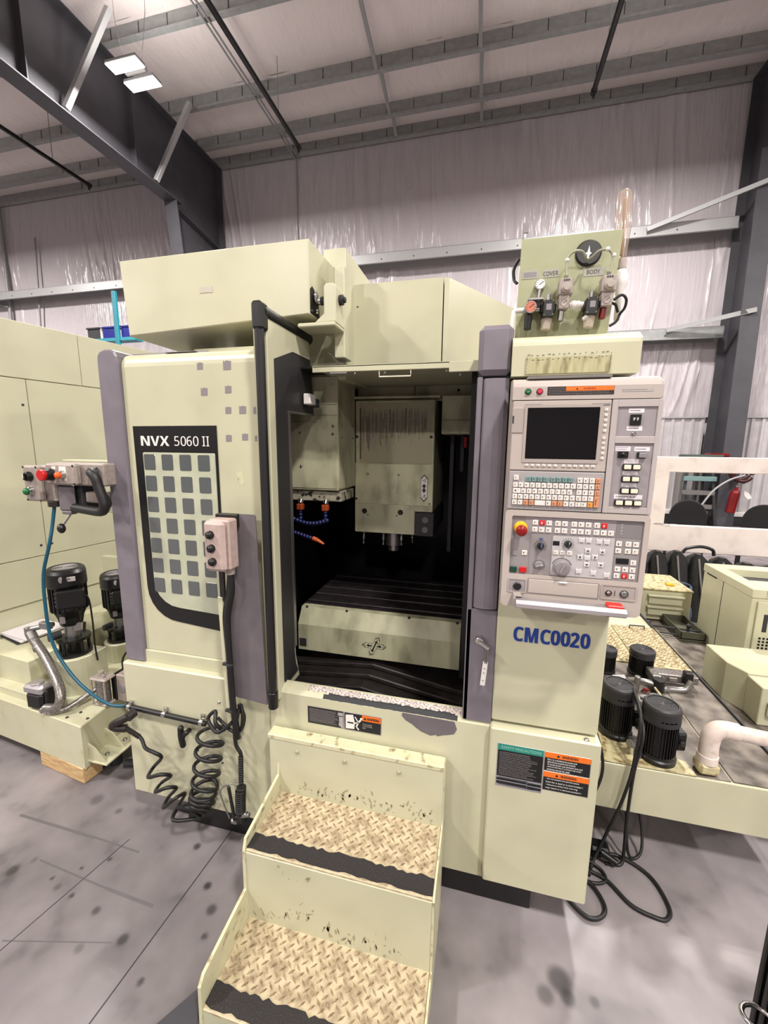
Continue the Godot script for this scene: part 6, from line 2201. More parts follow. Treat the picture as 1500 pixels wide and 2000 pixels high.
# tall coolant pump: stand, sleeve, motor, terminal box and cowl
func tall_pump(c: Vector3, s: float, label: String, turn := 0.0, sy := 1.0) -> Node3D:
	var t := T("tall_coolant_pump", c, label, "pump")
	var X := Transform3D(Basis(Vector3.UP, turn) * Basis.from_scale(Vector3(s, sy, s)), c)
	var g := G.new()
	g.t = X
	g.lathe([Vector2(0, 0), Vector2(.135, 0), Vector2(.135, .02), Vector2(0, .02)], 28)
	g.lathe([Vector2(0, .085), Vector2(.13, .085), Vector2(.132, .1), Vector2(.07, .105), Vector2(0, .105)], 28)
	for i in 5:
		var a := TAU * i / 5 + .9
		g.cyl(Vector3(cos(a) * .11, .02, sin(a) * .11), Vector3(cos(a) * .11, .09, sin(a) * .11), .014, 8)
	g.cyl(Vector3(0, .02, 0), Vector3(0, .09, 0), .06, 14)
	P(t, "stand", g, M.black)
	g = G.new()
	g.t = X
	g.cyl(Vector3(0, .1, 0), Vector3(0, .19, 0), .062, 22)
	P(t, "steel_sleeve", g, M.steel)
	g = G.new()
	g.t = X
	g.lathe([Vector2(0, .175), Vector2(.085, .175), Vector2(.1, .22), Vector2(.128, .26), Vector2(.134, .27), Vector2(.134, .42), Vector2(0, .42)], 28)
	for i in 22:
		var q := Transform3D(Basis(Vector3.UP, TAU * i / 22), Vector3.ZERO)
		g.t = X * q
		g.box(Vector3(.125, .26, -.002), Vector3(.143, .41, .002), .0006)
	var mo := P(t, "motor", g, M.black)
	g = G.new()
	g.t = X
	g.lathe([Vector2(.12, .40), Vector2(.148, .40), Vector2(.15, .41), Vector2(.148, .475), Vector2(.14, .492), Vector2(.125, .50), Vector2(.105, .50), Vector2(.1, .495), Vector2(0, .495)], 32)
	var cw := P(t, "fan_cowl", g, M.black)
	g = G.new()
	g.t = X
	for k in 6:
		var r := .02 + .0145 * k
		var ring := []
		for i in 18: ring.append(Vector3(cos(TAU * i / 18) * r, .4965, sin(TAU * i / 18) * r))
		g.tube(ring, .003, 5, 1, true)
	g.cyl(Vector3(0, .495, 0), Vector3(0, .502, 0), .02, 8)
	P(cw, "fan_grille", g, M.panel)
	g = G.new()
	g.t = X
	g.box(Vector3(-.06, .295, .11), Vector3(.14, .395, .185), .008)
	var tb := P(t, "terminal_box", g, M.black)
	g = G.new()
	g.t = X
	for i in 4:
		g.cyl(Vector3(-.06, .31 + i * .022, .15), Vector3(-.075, .31 + i * .022, .15), .009, 10)
	P(tb, "blind_plug", g, M.cover)
	g = G.new()
	g.t = X
	g.box(Vector3(.01, .438, .138), Vector3(.085, .462, .146), .001)
	var lb := P(cw, "white_label", g, M.white)
	g = G.new()
	g.t = X
	g.cyl(Vector3(-.015, .45, .135), Vector3(-.015, .45, .148), .018, 20)
	P(cw, "round_badge", g, M.panel3)
	g = G.new()
	g.t = X
	g.box(Vector3(.022, .446, .1455), Vector3(.05, .456, .1465), 0)
	P(lb, "worn_print", g, M.panel)
	for q in [[Vector3(.02, .14, .06), Vector3(.075, .185, .075)], [Vector3(-.065, .2, .1), Vector3(-.025, .24, .108)]]:
		g = G.new()
		g.t = X
		g.box(q[0], q[1], .002)
		P(mo, "rating_plate", g, M.tag)
	g = G.new()
	g.t = X
	g.tube([Vector3(.135, .35, .15), Vector3(.155, .345, .15), Vector3(.168, .3, .14), Vector3(.17, .18, .12), Vector3(.165, .04, .1), Vector3(.17, -.05, .08)], .007, 8)
	P(t, "cable", g, M.rubber)
	g = G.new()
	g.t = X
	g.cyl(Vector3(-.08, .13, .04), Vector3(-.16, .13, .09), .022, 10)
	P(t, "outlet_port", g, M.cover)
	g = G.new()
	g.t = X
	g.cyl(Vector3(.09, .12, .05), Vector3(.1, .18, .05), .012, 8)
	P(t, "outlet_port", g, M.cover)
	return t


func left_side():
	# neighbouring machine
	var t := T("neighbor_machine", Vector3(-3.5, 0, -2.7), "tall cream machine flank with panel seams at the left edge", "machine")
	var a := Vector3(-2.945, 0, -1.67)
	var dirv := Vector3(sin(deg_to_rad(10)), 0, -cos(deg_to_rad(10)))
	var out := Vector3(cos(deg_to_rad(10)), 0, sin(deg_to_rad(10)))
	var bs := Basis(dirv, Vector3.UP, out)     # local x runs back along the flank, z faces out
	var g := G.new()
	g.t = Transform3D(bs, a)
	g.box(Vector3(-.4, .2, -1.6), Vector3(3.4, 2.49, -.012), .004)
	P(t, "body", g, M.cream)
	for q in [[-.4, 2.145, .76, 2.49], [.763, 2.145, 3.4, 2.49], [-.4, .99, .108, 2.14], [.112, .99, .42, 2.14], [.424, .99, 1.4, 2.14], [-.4, .69, 3.4, .985]]:
		g = G.new()
		g.t = Transform3D(bs, a)
		g.box(Vector3(q[0], q[1], -.014), Vector3(q[2], q[3], 0), .002)
		var pn := P(t, "flank_panel", g, M.cream)
		if q[1] > .9 and q[3] < 2.2:
			for w in [[q[0] + .03, 1.06], [q[2] - .03, 1.06], [q[2] - .03, 1.52], [q[2] - .03, 1.98]]:
				g = G.new()
				g.t = Transform3D(bs, a)
				g.cyl(Vector3(w[0], w[1], -.001), Vector3(w[0], w[1], .003), .008, 10)
				P(pn, "panel_lock", g, M.cover)
	g = G.new()
	g.t = Transform3D(bs, a)
	g.box(Vector3(-.4, .62, -.05), Vector3(3.4, .69, -.03), .002)
	P(t, "lower_strip", g, mat(Color(.42, .43, .3), .5))
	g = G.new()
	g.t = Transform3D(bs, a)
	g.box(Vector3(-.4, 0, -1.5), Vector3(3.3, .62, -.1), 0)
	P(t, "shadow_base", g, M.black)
	# tank in front of it
	t = T("low_coolant_tank", Vector3(-2.4, .09, -1.8), "low cream coolant tank on a wooden block at the left", "tank")
	g = G.new()
	var fp := Basis(Vector3.RIGHT, Vector3(0, 0, -1), Vector3.UP)
	g.t = Transform3D(fp, Vector3.ZERO)
	g.prism([Vector2(-1.915, 1.44), Vector2(-2.92, 1.555), Vector2(-2.72, 2.75), Vector2(-2.02, 2.75), Vector2(-1.955, 1.8)], .09, .33, .004)
	var tk := P(t, "tank_body", g, M.cream2)
	bolts(tk, [Vector3(-1.94, .331, -1.50), Vector3(-2.05, .331, -1.48), Vector3(-2.35, .331, -1.53), Vector3(-1.97, .331, -1.62), Vector3(-2.02, .331, -1.53)], .008, M.way, Vector3.UP)
	g = G.new()
	g.t = Transform3D(fp, Vector3.ZERO)
	g.prism([Vector2(-2.36, 1.53), Vector2(-2.92, 1.585), Vector2(-2.77, 2.5), Vector2(-2.42, 2.5)], .33, .375, .003)
	g.prism([Vector2(-2.44, 1.595), Vector2(-2.915, 1.64), Vector2(-2.78, 2.45), Vector2(-2.46, 2.45)], .37, .525, .004)
	P(t, "raised_box", g, M.cream2)
	for q in [[-2.25, -1.72, .105, .545], [-2.3, -2.07, .1, .455]]:
		g = G.new()
		g.t = Transform3D(fp, Vector3.ZERO)
		var pts := []
		for i in 13:
			var an := PI * i / 12
			pts.append(Vector2(q[0] + q[2] * cos(an + PI), -q[1] + q[2] * sin(an + PI)))
		pts.append(Vector2(q[0] + q[2], -q[1] + .1)); pts.append(Vector2(q[0] - q[2], -q[1] + .1))
		g.prism(pts, .33, q[3], .004)
		P(t, "pump_pedestal", g, M.cream)
	g = G.new()
	g.box(Vector3(-2.02, .331, -2.3), Vector3(-2.62, .95, -2.26), .004)
	P(t, "splash_plate", g, M.cream)
	# tie down bracket
	g = G.new()
	g.box(Vector3(-1.93, .115, -1.68), Vector3(-1.80, .125, -1.46), .002)
	g.t = Transform3D(Basis.IDENTITY, Vector3.ZERO)
	for z in [-1.675, -1.58, -1.47]:
		g.prism([Vector2(-1.93, .12), Vector2(-1.81, .12), Vector2(-1.88, .2), Vector2(-1.93, .22)], z - .004, z + .004)
	var bk := P(t, "tie_bracket", g, M.cream2)
	bolts(bk, [Vector3(-1.86, .126, -1.63), Vector3(-1.86, .126, -1.52)], .012, M.steel, Vector3.UP)
	g = G.new()
	g.cyl(Vector3(-1.90, .0, -1.60), Vector3(-1.90, .11, -1.60), .03, 12)
	g.cyl(Vector3(-1.82, .03, -1.58), Vector3(-1.75, .03, -1.6), .02, 10)
	P(t, "leveling_foot", g, M.cover)
	g = G.new()
	g.bar(Vector3(-2.275, .045, -1.535), Vector3(-1.925, .045, -1.487), .1, .088, Vector3.UP, .004)
	S("wood_block", g, M.wood, "rough wooden block under the corner of the low tank", "block")
	tall_pump(Vector3(-2.255, .545, -1.72), .63, "tall black coolant pump with a white label, on the rounded pedestal", .75, 1.03)
	tall_pump(Vector3(-2.3, .455, -2.07), .6, "tall black coolant pump partly hidden behind the grey column", .9, .92)
	# fittings and filters
	t = T("filter_bowl", Vector3(-2.26, .33, -1.5), "silver capped filter with a dark bowl on the low tank", "filter")
	g = G.new()
	g.box(Vector3(-2.33, .425, -1.545), Vector3(-2.205, .475, -1.475), .012)
	g.cyl(Vector3(-2.268, .475, -1.51), Vector3(-2.268, .482, -1.51), .03, 18)
	P(t, "cap", g, M.alu)
	g = G.new()
	g.box(Vector3(-2.325, .335, -1.54), Vector3(-2.215, .43, -1.48), .014)
	g.box(Vector3(-2.215, .34, -1.545), Vector3(-2.19, .45, -1.495), .006)
	P(t, "bowl", g, M.black)
	t = T("clear_filter", Vector3(-1.965, .33, -1.62), "clear filter cylinder with a white cap on the low tank", "filter")
	g = G.new()
	g.cyl(Vector3(-1.965, .345, -1.625), Vector3(-1.965, .48, -1.625), .034, 20)
	P(t, "element", g, M.braid)
	g = G.new()
	g.box(Vector3(-2.02, .478, -1.665), Vector3(-1.912, .495, -1.59), .012)
	g.box(Vector3(-2.01, .33, -1.66), Vector3(-1.92, .346, -1.595), .008)
	g.cyl(Vector3(-1.975, .495, -1.63), Vector3(-1.975, .52, -1.63), .014, 12)
	g.cyl(Vector3(-1.945, .495, -1.615), Vector3(-1.945, .51, -1.615), .008, 10)
	for x in [-2.008, -1.922]:
		g.cyl(Vector3(x, .34, -1.595), Vector3(x, .48, -1.595), .005, 8)
	P(t, "cap", g, M.ctl)
	t = T("electrical_box", Vector3(-1.9, .33, -1.7), "silver fronted black box beside the clear filter", "box")
	g = G.new()
	g.box(Vector3(-1.945, .335, -1.76), Vector3(-1.915, .485, -1.655), .004)
	P(t, "body", g, M.black)
	g = G.new()
	g.box(Vector3(-1.915, .335, -1.77), Vector3(-1.845, .49, -1.66), .004)
	var fr := P(t, "front", g, M.ctl)
	g = G.new()
	g.cyl(Vector3(-1.878, .41, -1.66), Vector3(-1.878, .41, -1.657), .024, 18)
	P(fr, "round_badge", g, M.tag)
	t = T("braided_hose", Vector3(-2.1, .33, -1.5), "thick braided metal hose curving down from the pump elbow", "hose")
	g = G.new()
	g.tube([Vector3(-2.445, .672, -1.63), Vector3(-2.40, .63, -1.62), Vector3(-2.325, .582, -1.60), Vector3(-2.22, .52, -1.56), Vector3(-2.14, .47, -1.525), Vector3(-2.105, .42, -1.50), Vector3(-2.12, .375, -1.485), Vector3(-2.19, .36, -1.48)], .0235, 14)
	P(t, "hose", g, M.braid)
	g = G.new()
	g.cyl(Vector3(-2.455, .68, -1.635), Vector3(-2.42, .648, -1.625), .027, 8)
	g.cyl(Vector3(-2.46, .672, -1.632), Vector3(-2.465, .712, -1.635), .02, 8)
	g.cyl(Vector3(-2.46, .70, -1.635), Vector3(-2.35, .72, -1.69), .014, 10)
	g.box(Vector3(-2.41, .70, -1.68), Vector3(-2.34, .74, -1.65), .004)
	g.cyl(Vector3(-2.39, .615, -1.618), Vector3(-2.37, .604, -1.61), .026, 12)
	P(t, "end_fitting", g, M.steel)
	t = T("braided_drain_hose", Vector3(-2.1, .33, -1.55), "thinner braided hose lying on the low tank toward the clear filter", "hose")
	g = G.new()
	g.tube([Vector3(-2.2, .352, -1.475), Vector3(-2.14, .352, -1.475), Vector3(-2.09, .355, -1.515), Vector3(-2.06, .375, -1.58), Vector3(-2.03, .40, -1.64), Vector3(-2.02, .41, -1.70)], .0145, 12)
	P(t, "hose", g, M.braid)
	g = G.new()
	for i in 4:
		g.cyl(Vector3(-2.205 + i * .018, .353, -1.475), Vector3(-2.193 + i * .018, .353, -1.475), .019 - .001 * (i % 2), 8)
	P(t, "end_fitting", g, M.chrome)
	g = G.new()
	g.tube([Vector3(-2.02, .46, -2.0), Vector3(-2.04, .52, -1.93), Vector3(-2.03, .45, -1.85), Vector3(-2.05, .38, -1.83), Vector3(-2.02, .36, -1.9)], .007, 8)
	g.tube([Vector3(-2.02, .55, -1.98), Vector3(-2.06, .48, -1.86), Vector3(-2.05, .40, -1.83)], .006, 8)
	S("pump_cable", g, M.rubber, "tangled black cables between the two tall pumps", "cable")
	# open folder
	t = T("paper_binder", Vector3(-2.8, .525, -1.9), "open white paper binder lying on the raised cream box", "binder")
	g = G.new()
	g.t = Transform3D(Basis(Vector3.UP, -.25), Vector3(-2.83, .526, -1.89))
	g.box(Vector3(-.15, 0, -.12), Vector3(.16, .006, .13), .002)
	P(t, "cover", g, M.cover)
	g = G.new()
	g.t = Transform3D(Basis(Vector3.UP, -.22), Vector3(-2.82, .533, -1.89))
	g.box(Vector3(-.12, 0, -.12), Vector3(.16, .014, .125), .004)
	g.t = g.t * Transform3D(Basis(Vector3.UP, .08), Vector3(.02, .015, 0))
	g.box(Vector3(-.11, 0, -.115), Vector3(.15, .004, .12), .001)
	P(t, "pages", g, M.paper)
	# control box on its arm
	t = T("hanging_control_box", Vector3(-1.7, 1.45, -1.32), "grey control box with red, amber and green buttons, a black handle and lever", "control box")
	g = G.new()
	g.box(Vector3(-1.873, 1.502, -1.325), Vector3(-1.785, 1.652, -1.30), .008)
	g.box(Vector3(-1.872, 1.498, -1.40), Vector3(-1.74, 1.65, -1.328), .006)
	var bx := P(t, "switch_box", g, M.ctl)
	g = G.new()
	g.box(Vector3(-1.745, 1.576, -1.325), Vector3(-1.588, 1.663, -1.295), .008)
	g.box(Vector3(-1.755, 1.572, -1.40), Vector3(-1.485, 1.664, -1.328), .006)
	var b2 := P(t, "upper_box", g, M.ctl)
	bolts(bx, [Vector3(-1.797, 1.645, -1.30), Vector3(-1.79, 1.507, -1.30), Vector3(-1.866, 1.645, -1.30), Vector3(-1.86, 1.508, -1.30)], .005, M.cover)
	bolts(b2, [Vector3(-1.598, 1.655, -1.295), Vector3(-1.598, 1.583, -1.295)], .005, M.cover)
	g = G.new()
	g.cyl(Vector3(-1.833, 1.607, -1.30), Vector3(-1.834, 1.606, -1.282), .021, 18, .018)
	g.box(Vector3(-1.839, 1.592, -1.284), Vector3(-1.829, 1.62, -1.275), .002)
	P(bx, "selector_switch", g, M.black)
	B(bx, "switch_pointer", Vector3(-1.8385, 1.6, -1.2755), Vector3(-1.8345, 1.618, -1.2742), M.white, .001)
	for q in [[-1.836, 1.545, M.green, bx, .02, -1.30], [-1.653, 1.617, mat(Color(.85, .35, .12), .25), b2, .021, -1.295]]:
		g = G.new()
		g.cyl(Vector3(q[0], q[1], q[5]), Vector3(q[0], q[1], q[5] + .016), q[4], 20, q[4] * .9)
		P(q[3], "lamp_ring", g, M.chrome)
		g = G.new()
		g.cyl(Vector3(q[0], q[1], q[5] + .014), Vector3(q[0], q[1], q[5] + .022), .0145, 18)
		g.ball(Vector3(q[0], q[1], q[5] + .022), Vector3(.0145, .0145, .008))
		P(q[3], "pilot_lamp", g, q[2])
	g = G.new()
	g.cyl(Vector3(-1.71, 1.618, -1.295), Vector3(-1.71, 1.618, -1.265), .025, 20, .021)
	P(b2, "button_collar", g, M.black)
	g = G.new()
	g.cyl(Vector3(-1.711, 1.618, -1.268), Vector3(-1.712, 1.618, -1.25), .0215, 22, .0235, .004)
	P(b2, "emergency_button", g, M.red)
	g = G.new()
	g.box(Vector3(-1.668, 1.595, -1.296), Vector3(-1.633, 1.652, -1.2942), 0)
	g.box(Vector3(-1.705, 1.64, -1.296), Vector3(-1.685, 1.652, -1.2942), 0)
	P(b2, "white_label", g, M.white)
	B(bx, "worn_print", Vector3(-1.85, 1.513, -1.301), Vector3(-1.82, 1.522, -1.2992), M.tag, 0)
	g = G.new()
	g.cyl(Vector3(-1.765, 1.502, -1.34), Vector3(-1.765, 1.478, -1.34), .028, 8)
	P(bx, "cable_gland", g, M.way)
	g = G.new()
	g.box(Vector3(-1.722, 1.462, -1.335), Vector3(-1.638, 1.572, -1.315), .012)
	g.box(Vector3(-1.70, 1.452, -1.34), Vector3(-1.65, 1.466, -1.31), .003)
	P(t, "handle_block", g, M.greyd)
	g = G.new()
	g.cyl(Vector3(-1.665, 1.455, -1.32), Vector3(-1.685, 1.412, -1.30), .005, 10)
	var lv := P(t, "lever_rod", g, M.steel)
	g = G.new()
	g.ball(Vector3(-1.692, 1.395, -1.295), Vector3(.0155, .021, .0155))
	P(lv, "lever_knob", g, M.black)
	g = G.new()
	g.cyl(Vector3(-1.515, 1.628, -1.33), Vector3(-1.53, 1.628, -1.305), .022, 16)
	g.tube([Vector3(-1.525, 1.628, -1.31), Vector3(-1.50, 1.63, -1.29), Vector3(-1.478, 1.612, -1.285), Vector3(-1.468, 1.58, -1.285), Vector3(-1.452, 1.53, -1.285), Vector3(-1.448, 1.50, -1.285), Vector3(-1.462, 1.48, -1.288), Vector3(-1.50, 1.475, -1.295), Vector3(-1.56, 1.477, -1.305), Vector3(-1.64, 1.48, -1.32)], .0185, 12)
	P(t, "handle", g, M.rubber)
	g = G.new()
	g.tube([Vector3(-1.525, 1.525, -1.345), Vector3(-1.50, 1.53, -1.33), Vector3(-1.48, 1.51, -1.325), Vector3(-1.478, 1.49, -1.32)], .018, 10)
	P(t, "side_plug", g, M.rubber)
	g = G.new()
	g.box(Vector3(-1.61, 1.50, -1.40), Vector3(-1.525, 1.545, -1.345), .005)
	P(t, "terminal_cover", g, M.ctl)
	g = G.new()
	g.box(Vector3(-1.78, 1.664, -1.45), Vector3(-1.46, 1.674, -1.40), .002)
	g.box(Vector3(-1.51, 1.46, -1.46), Vector3(-1.455, 1.668, -1.42), .003)
	g.box(Vector3(-1.64, 1.45, -1.44), Vector3(-1.46, 1.47, -1.405), .003)
	P(t, "mounting_arm", g, M.cream)
	g = G.new()
	g.box(Vector3(-1.66, 1.46, -1.42), Vector3(-1.62, 1.58, -1.34), .003)
	P(t, "black_bracket", g, M.cover)
	g = G.new()
	g.tube([Vector3(-1.765, 1.49, -1.335), Vector3(-1.772, 1.40, -1.32), Vector3(-1.775, 1.32, -1.30), Vector3(-1.828, 1.187, -1.30), Vector3(-1.842, 1.046, -1.30), Vector3(-1.836, .9, -1.30), Vector3(-1.79, .787, -1.30), Vector3(-1.69, .68, -1.30), Vector3(-1.56, .605, -1.31), Vector3(-1.495, .578, -1.36)], .0068, 10)
	S("blue_cable", g, M.tealhose, "blue green cable drooping from the control box to the lower panel", "cable")
	# far rack behind
	t = T("pallet_rack", Vector3(-9.2, 0, -9), "blue green perforated rack upright far behind the neighbor machine", "rack")
	g = G.new()
	g.box(Vector3(-9.19, 0, -9.0), Vector3(-9.08, 5.45, -8.93), .004)
	var up := P(t, "upright", g, M.rack)
	g = G.new()
	for i in 28:
		for x in [-9.16, -9.11]:
			g.cyl(Vector3(x, 4.1 + i * .048, -8.93), Vector3(x, 4.1 + i * .048, -8.926), .011, 6)
	tags(P(up, "slot_holes", g, M.cover), "", "", "", "stuff")
	g = G.new()
	g.box(Vector3(-10.4, 4.28, -9.2), Vector3(-8.6, 4.36, -8.95), .004)
	P(t, "beam", g, M.rack)
	for q in [[-9.9, "dark lidded", M.cover], [-9.41, "deep blue", M.bin], [-8.85, "dark blue end", M.bin]]:
		g = G.new()
		g.box(Vector3(q[0] - .19, 4.362, -9.15), Vector3(q[0] + .19, 4.64, -8.98), .01)
		g.box(Vector3(q[0] - .21, 4.6, -9.17), Vector3(q[0] + .21, 4.64, -8.96), .006)
		S("storage_bin", g, q[2], q[1] + " storage bin on the far rack shelf", "bin", "")
	g = G.new()
	g.box(Vector3(-9.72, 4.36, -9.1), Vector3(-9.65, 4.62, -9.0), .005)
	S("white_carton", g, M.white, "small white carton between the bins on the far rack", "carton")
	g = G.new()
	g.tube([Vector3(-15.2, 9.0, -10.9), Vector3(-15.25, 7, -10.9), Vector3(-15.35, 4.0, -10.9)], .05, 8)
	S("wall_pipe", g, M.galv, "thick grey pipe running down the wall at the far left", "pipe")
	g = G.new()
	g.tube([Vector3(-13.9, 8.0, -10.9), Vector3(-14.0, 6.6, -10.9), Vector3(-14.2, 4.0, -10.9)], .025, 8)
	S("wall_pipe", g, M.galv, "thin grey pipe down the wall between the far left corner and the rack", "pipe")
	g = G.new()
	g.tube([Vector3(-16.2, 6.3, -10.85), Vector3(-15.25, 6.05, -10.85)], .03, 6)
	S("wall_pipe", g, M.galv, "short sloping grey pipe crossing the thick wall pipe at the far left", "pipe")


func background():
	# white frame, an opening with chairs seen through it
	var t := T("open_display_board", Vector3(2.4, 0, -5), "large white framed board with an open middle standing behind the oil chiller", "board")
	var g := G.new()
	g.box(Vector3(1.813, 1.49, -5.06), Vector3(3.6, 1.655, -5.0), .006)
	g.box(Vector3(1.813, .62, -5.06), Vector3(3.6, .915, -5.0), .006)
	g.box(Vector3(1.813, .91, -5.06), Vector3(1.945, 1.50, -5.0), .006)
	g.box(Vector3(3.4, .91, -5.06), Vector3(3.6, 1.50, -5.0), .006)
	P(t, "frame_board", g, M.wframe)
	g = G.new()
	for x in [1.9, 3.5]:
		g.box(Vector3(x - .03, 0, -5.3), Vector3(x + .03, .62, -5.0), .004)
	P(t, "leg", g, M.wframe)
	g = G.new()
	g.tube([Vector3(1.85, .925, -4.995), Vector3(1.9, .93, -4.985), Vector3(1.99, .918, -4.985), Vector3(2.0, .91, -4.995)], .003, 6)
	P(t, "wire_clip", g, M.steel)
	# row of black bags
	var hs := [[1.62, .66, .17], [1.80, .69, .17], [1.98, .70, .17], [2.17, .68, .18], [2.38, .66, .2], [2.60, .62, .2], [2.81, .6, .2]]
	for i in hs.size():
		var x: float = hs[i][0]
		var h: float = hs[i][1]
		t = T("black_bag", Vector3(x, 0, -4.7), "shiny black bag standing in a row under the white frame, %s from the console" % ["first", "second", "third", "fourth", "fifth", "sixth", "last"][i], "bag", "row of black bags")
		g = G.new()
		var w: float = hs[i][2] * .5
		g.t = Transform3D(Basis.IDENTITY, Vector3(x, 0, -4.7))
		var pf := [[0.0, .9], [.12, 1.0], [.5, .98], [.8, .9], [.93, .7], [1.0, .25]]
		var rings := []
		for q in pf:
			var ring := []
			for k in 16:
				var a := TAU * k / 16
				var cs := signf(cos(a)) * pow(absf(cos(a)), .5)
				var sn := signf(sin(a)) * pow(absf(sin(a)), .5)
				var wob: float = 1.0 + .06 * sin(a * 3 + i + q[0] * 7)
				ring.append(Vector3(cs * w * q[1] * wob, h * q[0], sn * .16 * q[1] * wob))
			rings.append(ring)
		for j in pf.size() - 1:
			for k in 16:
				var l := (k + 1) % 16
				var n0: Vector3 = (rings[j][k] * Vector3(1, 0, 1)).normalized() + Vector3.UP * .2
				var n1: Vector3 = (rings[j][l] * Vector3(1, 0, 1)).normalized() + Vector3.UP * .2
				g.tri(rings[j][k], rings[j][l], rings[j + 1][l], n0, n1, n1)
				g.tri(rings[j][k], rings[j + 1][l], rings[j + 1][k], n0, n1, n0)
		for k in 16:
			g.tri(rings[5][k], rings[5][(k + 1) % 16], Vector3(0, h, 0), Vector3.UP, Vector3.UP, Vector3.UP)
		P(t, "sack", g, M.bag)
		g = G.new()
		g.tube([Vector3(x - .05, h * .97, -4.56), Vector3(x - .02, h * .6, -4.525), Vector3(x + .04, h * .2, -4.53)], .008, 6)
		P(t, "piping", g, M.panel)
		if i == 3:
			g = G.new()
			g.tube([Vector3(x - .16, h + .01, -4.66), Vector3(x - .12, h + .06, -4.66), Vector3(x, h + .085, -4.66), Vector3(x + .1, h + .06, -4.66), Vector3(x + .12, h, -4.66)], .016, 8)
			P(t, "carry_handle", g, M.black)
	g = G.new()
	g.ball(Vector3(1.9, .16, -4.35), Vector3(.12, .16, .1))
	g.ball(Vector3(1.88, .34, -4.38), Vector3(.08, .07, .08))
	g.tube([Vector3(1.8, .42, -4.4), Vector3(1.9, .46, -4.35), Vector3(2.0, .42, -4.4), Vector3(1.95, .38, -4.3), Vector3(1.82, .4, -4.32)], .014, 6)
	S("blue_bundle", g, mat(Color(.22, .28, .36), .7), "dusty blue wrapped bundle with a cable, between the small cabinet and the chiller", "bundle")
	# chairs beyond the frame
	for i in 2:
		var c: Vector3 = [Vector3(3.1, 0, -7.2), Vector3(3.95, 0, -6.9)][i]
		t = T("black_chair", c, ["black office chair seen through the white frame, nearer the console", "black office chair seen through the white frame, nearer the picture edge"][i], "chair")
		var bs := Transform3D(Basis(Vector3.UP, [-.35, -.55][i]), c)
		g = G.new()
		g.t = bs
		var pts := []
		for k in 21:
			var a := PI * k / 20
			pts.append(Vector2(.235 * cos(a), .72 + .26 * sin(a)))
		pts.append(Vector2(-.235, .60)); pts.append(Vector2(.235, .60))
		g.prism(pts, .2, .235, .012)
		P(t, "backrest", g, M.mesh)
		g = G.new()
		g.t = bs
		g.box(Vector3(-.24, .43, -.25), Vector3(.24, .49, .2), .02)
		P(t, "seat", g, M.mesh)
		for s in [-1, 1]:
			g = G.new()
			g.t = bs
			g.bar(Vector3(.225 * s, 0, .26), Vector3(.225 * s, .62, .22), .03, .02, Vector3.BACK)
			P(t, "leg", g, M.black)
			g = G.new()
			g.t = bs
			g.bar(Vector3(.225 * s, 0, -.26), Vector3(.225 * s, .45, -.22), .03, .02, Vector3.BACK)
			P(t, "leg", g, M.black)
	# stacked stools or carts by the wall
	t = T("step_ladder", Vector3(4.5, 0, -10.1), "dark step ladder with aluminium treads, folded against the corrugated wall", "ladder")
	g = G.new()
	g.bar(Vector3(4.15, 0, -9.95), Vector3(4.3, 1.55, -10.2), .05, .03, Vector3.BACK)
	g.bar(Vector3(4.85, 0, -9.95), Vector3(4.72, 1.55, -10.2), .05, .03, Vector3.BACK)
	g.bar(Vector3(4.55, 0, -10.3), Vector3(4.5, 1.5, -10.2), .05, .03, Vector3.BACK)
	P(t, "rails", g, M.cover)
	for q in [[1.05, .08], [.75, .08], [.45, .08]]:
		g = G.new()
		g.box(Vector3(4.2, q[0], -10.12), Vector3(4.8, q[0] + .1, -10.05), .008)
		P(t, "tread", g, M.gkey if q[0] > 1 else M.steel)
	g = G.new()
	g.box(Vector3(4.15, 1.55, -10.35), Vector3(4.85, 1.61, -10.0), .015)
	P(t, "top_platform", g, mat(Color(.25, .3, .27), .5))
	g = G.new()
	g.box(Vector3(4.6, 1.57, -10.3), Vector3(4.95, 1.64, -10.02), .015)
	P(t, "red_tray", g, M.dred)
	for q in [[4.28, .16, 1.35], [4.62, .15, 1.38]]:
		g = G.new()
		g.cyl(Vector3(q[0], .02, -10.42), Vector3(q[0], q[2], -10.42), q[1] * .7, 18)
		g.cyl(Vector3(q[0], q[2], -10.42), Vector3(q[0], q[2] + .08, -10.42), q[1] * .66, 18, q[1] * .4)
		S("gas_cylinder", g, M.steel, "pale metal cylinder behind the folded step ladder, %s" % ("nearer the console" if q[0] < 4.4 else "nearer the dark column"), "cylinder")
	t = T("fire_extinguisher", Vector3(5.05, .45, -9.85), "red fire extinguisher with a white tag, hung on the dark column", "extinguisher")
	g = G.new()
	g.t = Transform3D(Basis(Vector3.BACK, -.12), Vector3(5.02, .42, -9.87))
	g.lathe([Vector2(0, 0), Vector2(.075, 0), Vector2(.085, .015), Vector2(.085, .42), Vector2(.07, .47), Vector2(.03, .5), Vector2(.03, .54), Vector2(0, .54)], 22)
	P(t, "cylinder", g, M.dred)
	g = G.new()
	g.box(Vector3(5.06, .95, -9.9), Vector3(5.14, 1.02, -9.84), .01)
	g.bar(Vector3(5.1, 1.01, -9.86), Vector3(5.2, 1.04, -9.84), .02, .02)
	P(t, "valve", g, M.steel)
	g = G.new()
	g.prism([Vector2(5.16, .90), Vector2(5.25, .85), Vector2(5.31, .76), Vector2(5.25, .72), Vector2(5.17, .81)], -9.76, -9.757)
	P(t, "white_tag", g, M.white)
	g = G.new()
	var ring := []
	for i in 16: ring.append(Vector3(5.12 + cos(TAU * i / 16) * .16, 1.26 + sin(TAU * i / 16) * .14, -9.9))
	g.tube(ring, .05, 10, 1, true)
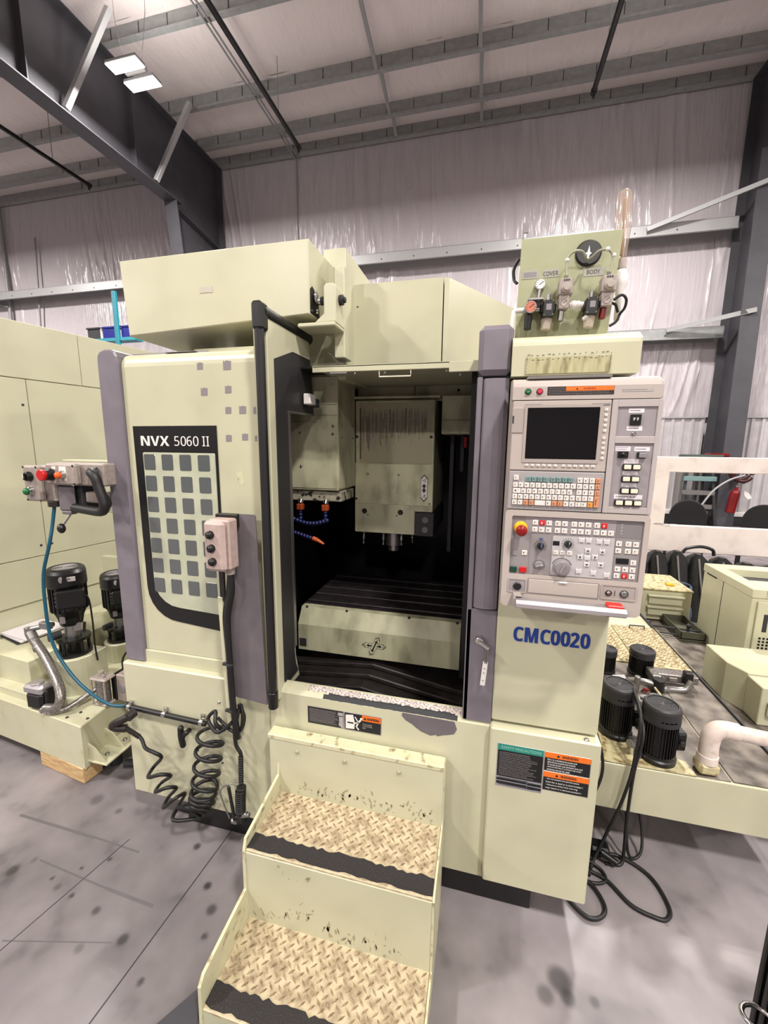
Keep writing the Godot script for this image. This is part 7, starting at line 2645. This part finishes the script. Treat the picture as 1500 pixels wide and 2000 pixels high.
	g.tube(ring.map(func(q): return q + Vector3(.02, -.04, .06)), .04, 10, 1, true)
	S("hose_reel", g, mat(Color(.2, .03, .03), .4), "coil of dark red hose hung above the extinguisher", "hose reel")
	g = G.new()
	g.tube([Vector3(4.35, .55, -9.6), Vector3(4.55, .9, -9.6), Vector3(4.8, 1.12, -9.6), Vector3(5.05, 1.22, -9.6)], .02, 8)
	S("grey_conduit", g, M.galv, "bent grey tube leaning in front of the dark column", "tube")
	g = G.new()
	g.box(Vector3(5.5, .35, -9.6), Vector3(6.4, .62, -9.2), .04)
	g.ball(Vector3(5.75, .66, -9.4), Vector3(.2, .12, .16))
	g.ball(Vector3(6.1, .72, -9.4), Vector3(.22, .16, .16))
	S("tarp_bundle", g, mat(Color(.1, .15, .24), .7), "dark blue bundle with pale cloth near the right edge", "bundle")
	g = G.new()
	g.ball(Vector3(5.5, .64, -9.3), Vector3(.13, .09, .1))
	S("cloth_roll", g, mat(Color(.72, .6, .45), .8), "tan cloth roll beside the dark blue bundle", "cloth")


func foreground():
	var g := G.new()
	g.t = Transform3D(Basis(Vector3.RIGHT, Vector3(0, 0, -1), Vector3.UP), Vector3.ZERO)
	g.prism([Vector2(-.815, .885), Vector2(-1.2, .3), Vector2(-.3, -.2), Vector2(.1, .6), Vector2(-.2, .79), Vector2(-.75, .79)], 0.0005, .012)
	S("floor_mat", g, mat(Color(.23, .225, .245), .7), "dark grey floor mat, its corner showing left of the lowest step", "mat")
	# ribbed black bin with a chrome ring at the lower right
	var t := T("ribbed_bin", Vector3(.75, .0, -.68), "black ribbed bin with a chrome ring at the lower right corner", "bin")
	g = G.new()
	g.box(Vector3(.594, .0, -.825), Vector3(.80, .95, -.5), .01)
	for i in 15:
		g.box(Vector3(.596 + i * .0136, .01, -.835), Vector3(.604 + i * .0136, .945, -.822), .002)
		g.box(Vector3(.583, .01, -.822 + i * .021), Vector3(.596, .945, -.810 + i * .021), .002)
	P(t, "ribbed_body", g, M.black)
	g = G.new()
	var ring := []
	for i in 18: ring.append(Vector3(.565 + cos(TAU * i / 18) * .026, .665, -.775 + sin(TAU * i / 18) * .02))
	g.tube(ring, .0045, 8, 1, true)
	P(t, "chrome_ring", g, M.chrome)
